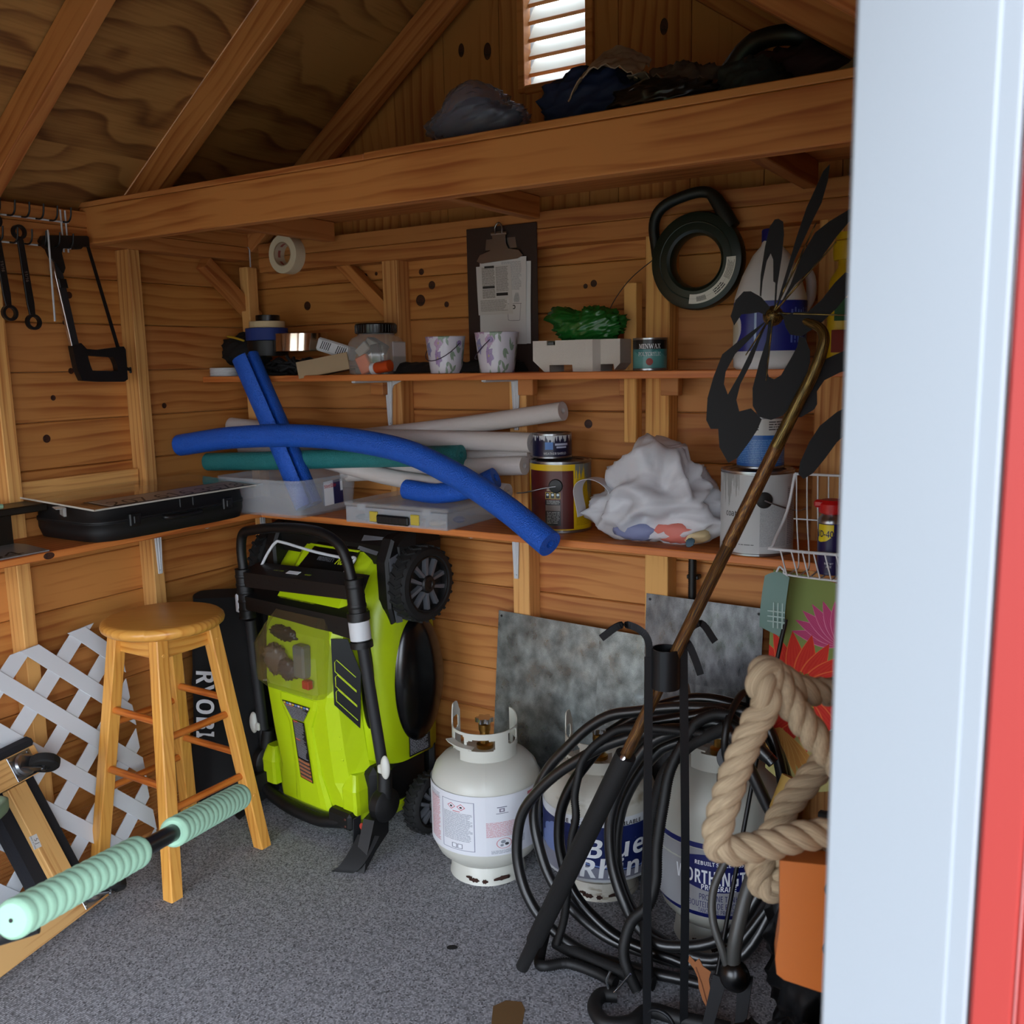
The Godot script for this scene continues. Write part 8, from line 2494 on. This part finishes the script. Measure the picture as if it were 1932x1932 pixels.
	for pts in [[[2.298, 1.103, 1.463], [2.306, 1.091, 1.461], [2.322, 1.065, 1.456], [2.338, 1.042, 1.450], [2.351, 1.024, 1.445], [2.371, 0.999, 1.438], [2.39, 0.97, 1.43]],
		[[2.390, 1.06, 1.36], [2.351, 1.060, 1.38], [2.325, 1.070, 1.42], [2.305, 1.092, 1.45], [2.297, 1.103, 1.468], [2.296, 1.090, 1.478], [2.302, 1.069, 1.475], [2.290, 1.043, 1.479], [2.278, 1.002, 1.495], [2.270, 0.966, 1.507], [2.265, 0.937, 1.516], [2.266, 0.918, 1.518], [2.280, 0.913, 1.510], [2.299, 0.916, 1.498], [2.320, 0.920, 1.484], [2.340, 0.926, 1.470], [2.373, 0.930, 1.449], [2.39, 0.935, 1.44]],
		[[2.39, 1.0, 1.30], [2.347, 0.976, 1.324], [2.332, 0.957, 1.337], [2.312, 0.928, 1.355], [2.296, 0.903, 1.369], [2.286, 0.875, 1.385], [2.278, 0.850, 1.395], [2.276, 0.828, 1.402], [2.285, 0.812, 1.400], [2.30, 0.822, 1.392], [2.31, 0.85, 1.385], [2.33, 0.86, 1.375], [2.36, 0.855, 1.36]]]:
		var P := path(pts, 7)
		var len_ := 0.0
		for s in 3:
			var Q := []
			var run := 0.0
			var prev := Vector3.UP
			for i in P.size():
				var d: Vector3 = (P[min(i + 1, P.size() - 1)] - P[max(i - 1, 0)]).normalized()
				prev = (prev - d * prev.dot(d)).normalized()
				if i > 0: run += P[i].distance_to(P[i - 1])
				var f := run / 0.062 * TAU + TAU * s / 3.0
				Q.append(P[i] + (prev * cos(f) + d.cross(prev) * sin(f)) * 0.0080)
			mb = Mb.new()
			mb.tube(Q, 0.0090, 10, false, true, Vector2(3, 1))
			part(t, "strand", mb, straw)

func wood_plain() -> StandardMaterial3D:
	var m: StandardMaterial3D = M.rung.duplicate()
	m.albedo_texture = null
	m.albedo_color = Color(0.66, 0.36, 0.13)
	return m

func build_loft_items() -> void:
	var Y := 1.8935
	var nz := noise(220, 1.0, 4)
	var blob := func(called: String, label: String, cat: String, at: Vector3, r: Vector3, m: Material, seed_: float, sq := 0.0) -> Node3D:
		var t := thing(called, label, cat, at)
		var mb := Mb.new()
		mb.blob(Vector3(0, r.y * 0.95, 0), r, func(d):
			var k := 0.80 + 0.42 * absf(nz.get_noise_3d(d.x * 1.9 + seed_ * 7, d.y * 1.9, d.z * 1.9 + seed_))
			var box := 1.0 / maxf(absf(d.x), maxf(absf(d.y), absf(d.z)))
			return k * lerpf(1.0, minf(box, 1.35), sq), 44, 28)
		part(t, "body", mb, m)
		return t
	# smoky plastic bag at the front edge
	var t := thing("plastic_pouch", "smoky clear plastic pouch with dark blue contents at the edge of the loft", "pouch", Vector3(1.36, Y + 0.03, 0.58))
	var mb := Mb.new()
	mb.blob(Vector3(0, 0.035, 0), Vector3(0.165, 0.06, 0.08), func(d):
		var k := 0.75 + 0.25 * absf(nz.get_noise_3d(d.x * 3, d.y * 3, d.z * 3))
		var peak := maxf(0.0, 1.0 - absf(d.x) * 1.5)
		return k + (0.65 * peak * maxf(0.0, d.y)) - 0.12 * maxf(0.0, d.y) * (1.0 - peak), 56, 32)
	part(t, "film", mb, clear(Color(0.45, 0.46, 0.52), 0.45, 0.28))
	mb = Mb.new()
	mb.blob(Vector3(0, 0.03, 0), Vector3(0.13, 0.045, 0.06), func(d): return 0.8 + 0.3 * absf(nz.get_noise_3d(d.x * 3, d.y * 3, d.z * 3)) + 0.4 * maxf(0.0, d.y) * maxf(0.0, 1.0 - absf(d.x) * 1.6), 40, 24)
	part(t, "contents", mb, mat(Color(0.10, 0.11, 0.20), 0.5))
	t = blob.call("blue_bag", "dark blue soft bag on the loft below the vent, open at its top", "bag", Vector3(1.60, Y, 0.46), Vector3(0.135, 0.085, 0.12), mat(Color(0.035, 0.10, 0.24), 0.75), 1.0, 0.35)
	mb = Mb.new()
	mb.surf(func(u, v): return Vector3(lerpf(-0.02, 0.13, u), 0.125 + 0.06 * sin(u * 2.6) - 0.05 * v + 0.012 * nz.get_noise_2d(u * 8, v * 8), lerpf(0.03, 0.10, v) + 0.02 * sin(u * 5.0)), 20, 10, 0.003)
	part(t, "liner", mb, mat(Color(0.62, 0.53, 0.44), 0.8), "pale cloth liner showing at the opening")
	t = blob.call("grey_tarp", "crumpled grey sheet on the loft right of the blue bag", "tarp", Vector3(1.80, Y, 0.46), Vector3(0.12, 0.075, 0.11), mat(Color(0.34, 0.31, 0.28), 0.6), 2.0, 0.0)
	mb = Mb.new()
	mb.surf(func(u, v): return Vector3(lerpf(-0.09, 0.12, u), 0.115 - 0.05 * u + 0.02 * nz.get_noise_2d(u * 6, v * 6), lerpf(-0.05, 0.09, v)), 16, 10, 0.003)
	part(t, "fold", mb, mat(Color(0.42, 0.37, 0.33), 0.6))
	t = blob.call("dark_sack", "black plastic sack on the loft in front of the grey sheet", "sack", Vector3(1.80, Y, 0.575), Vector3(0.13, 0.045, 0.06), mat(Color(0.02, 0.02, 0.024), 0.32), 3.0, 0.0)
	t = blob.call("maroon_bag", "dark maroon sleeping bag roll on the loft at the far right", "bag", Vector3(2.03, Y, 0.42), Vector3(0.14, 0.075, 0.12), mat(Color(0.17, 0.05, 0.09), 0.8), 4.0, 0.15)
	mb = Mb.new()
	mb.tube(path([[-0.14, 0.11, 0.02], [-0.08, 0.155, 0.04], [0.0, 0.15, 0.06], [0.05, 0.13, 0.02]], 5), [0.024, 0.024, 0.024, 0.024, 0.022, 0.022, 0.02, 0.02, 0.02, 0.02, 0.02, 0.02, 0.02, 0.02, 0.02, 0.018], 10)
	part(t, "strap", mb, M.black)
	t = blob.call("green_sack", "dark green sack on the loft between the grey sheet and the maroon bag", "sack", Vector3(1.97, Y, 0.54), Vector3(0.08, 0.055, 0.08), mat(Color(0.06, 0.09, 0.09), 0.7), 5.0, 0.0)
	t = thing("card_sheet", "tan card leaning among the bags at the right end of the loft", "card", Vector3(2.13, Y + 0.002, 0.595))
	mb = Mb.new()
	mb.prism([Vector2(-0.075, 0.0), Vector2(0.06, 0.0), Vector2(0.055, 0.085), Vector2(0.03, 0.055)], -0.003, 0.0)
	part(t, "sheet", mb, mat(Color(0.45, 0.38, 0.27), 0.8)).rotation_degrees = Vector3(-18, 10, 0)

func _ready() -> void:
	rng.seed = 11
	build_light()
	make_materials()
	build_room()
	build_shelves()
	build_mower()
	build_stool()
	build_left_floor()
	build_tanks()
	build_metal_and_hoses()
	build_right_side()
	build_lower_items()
	build_upper_items()
	build_wall_tools()
	build_loft_items()
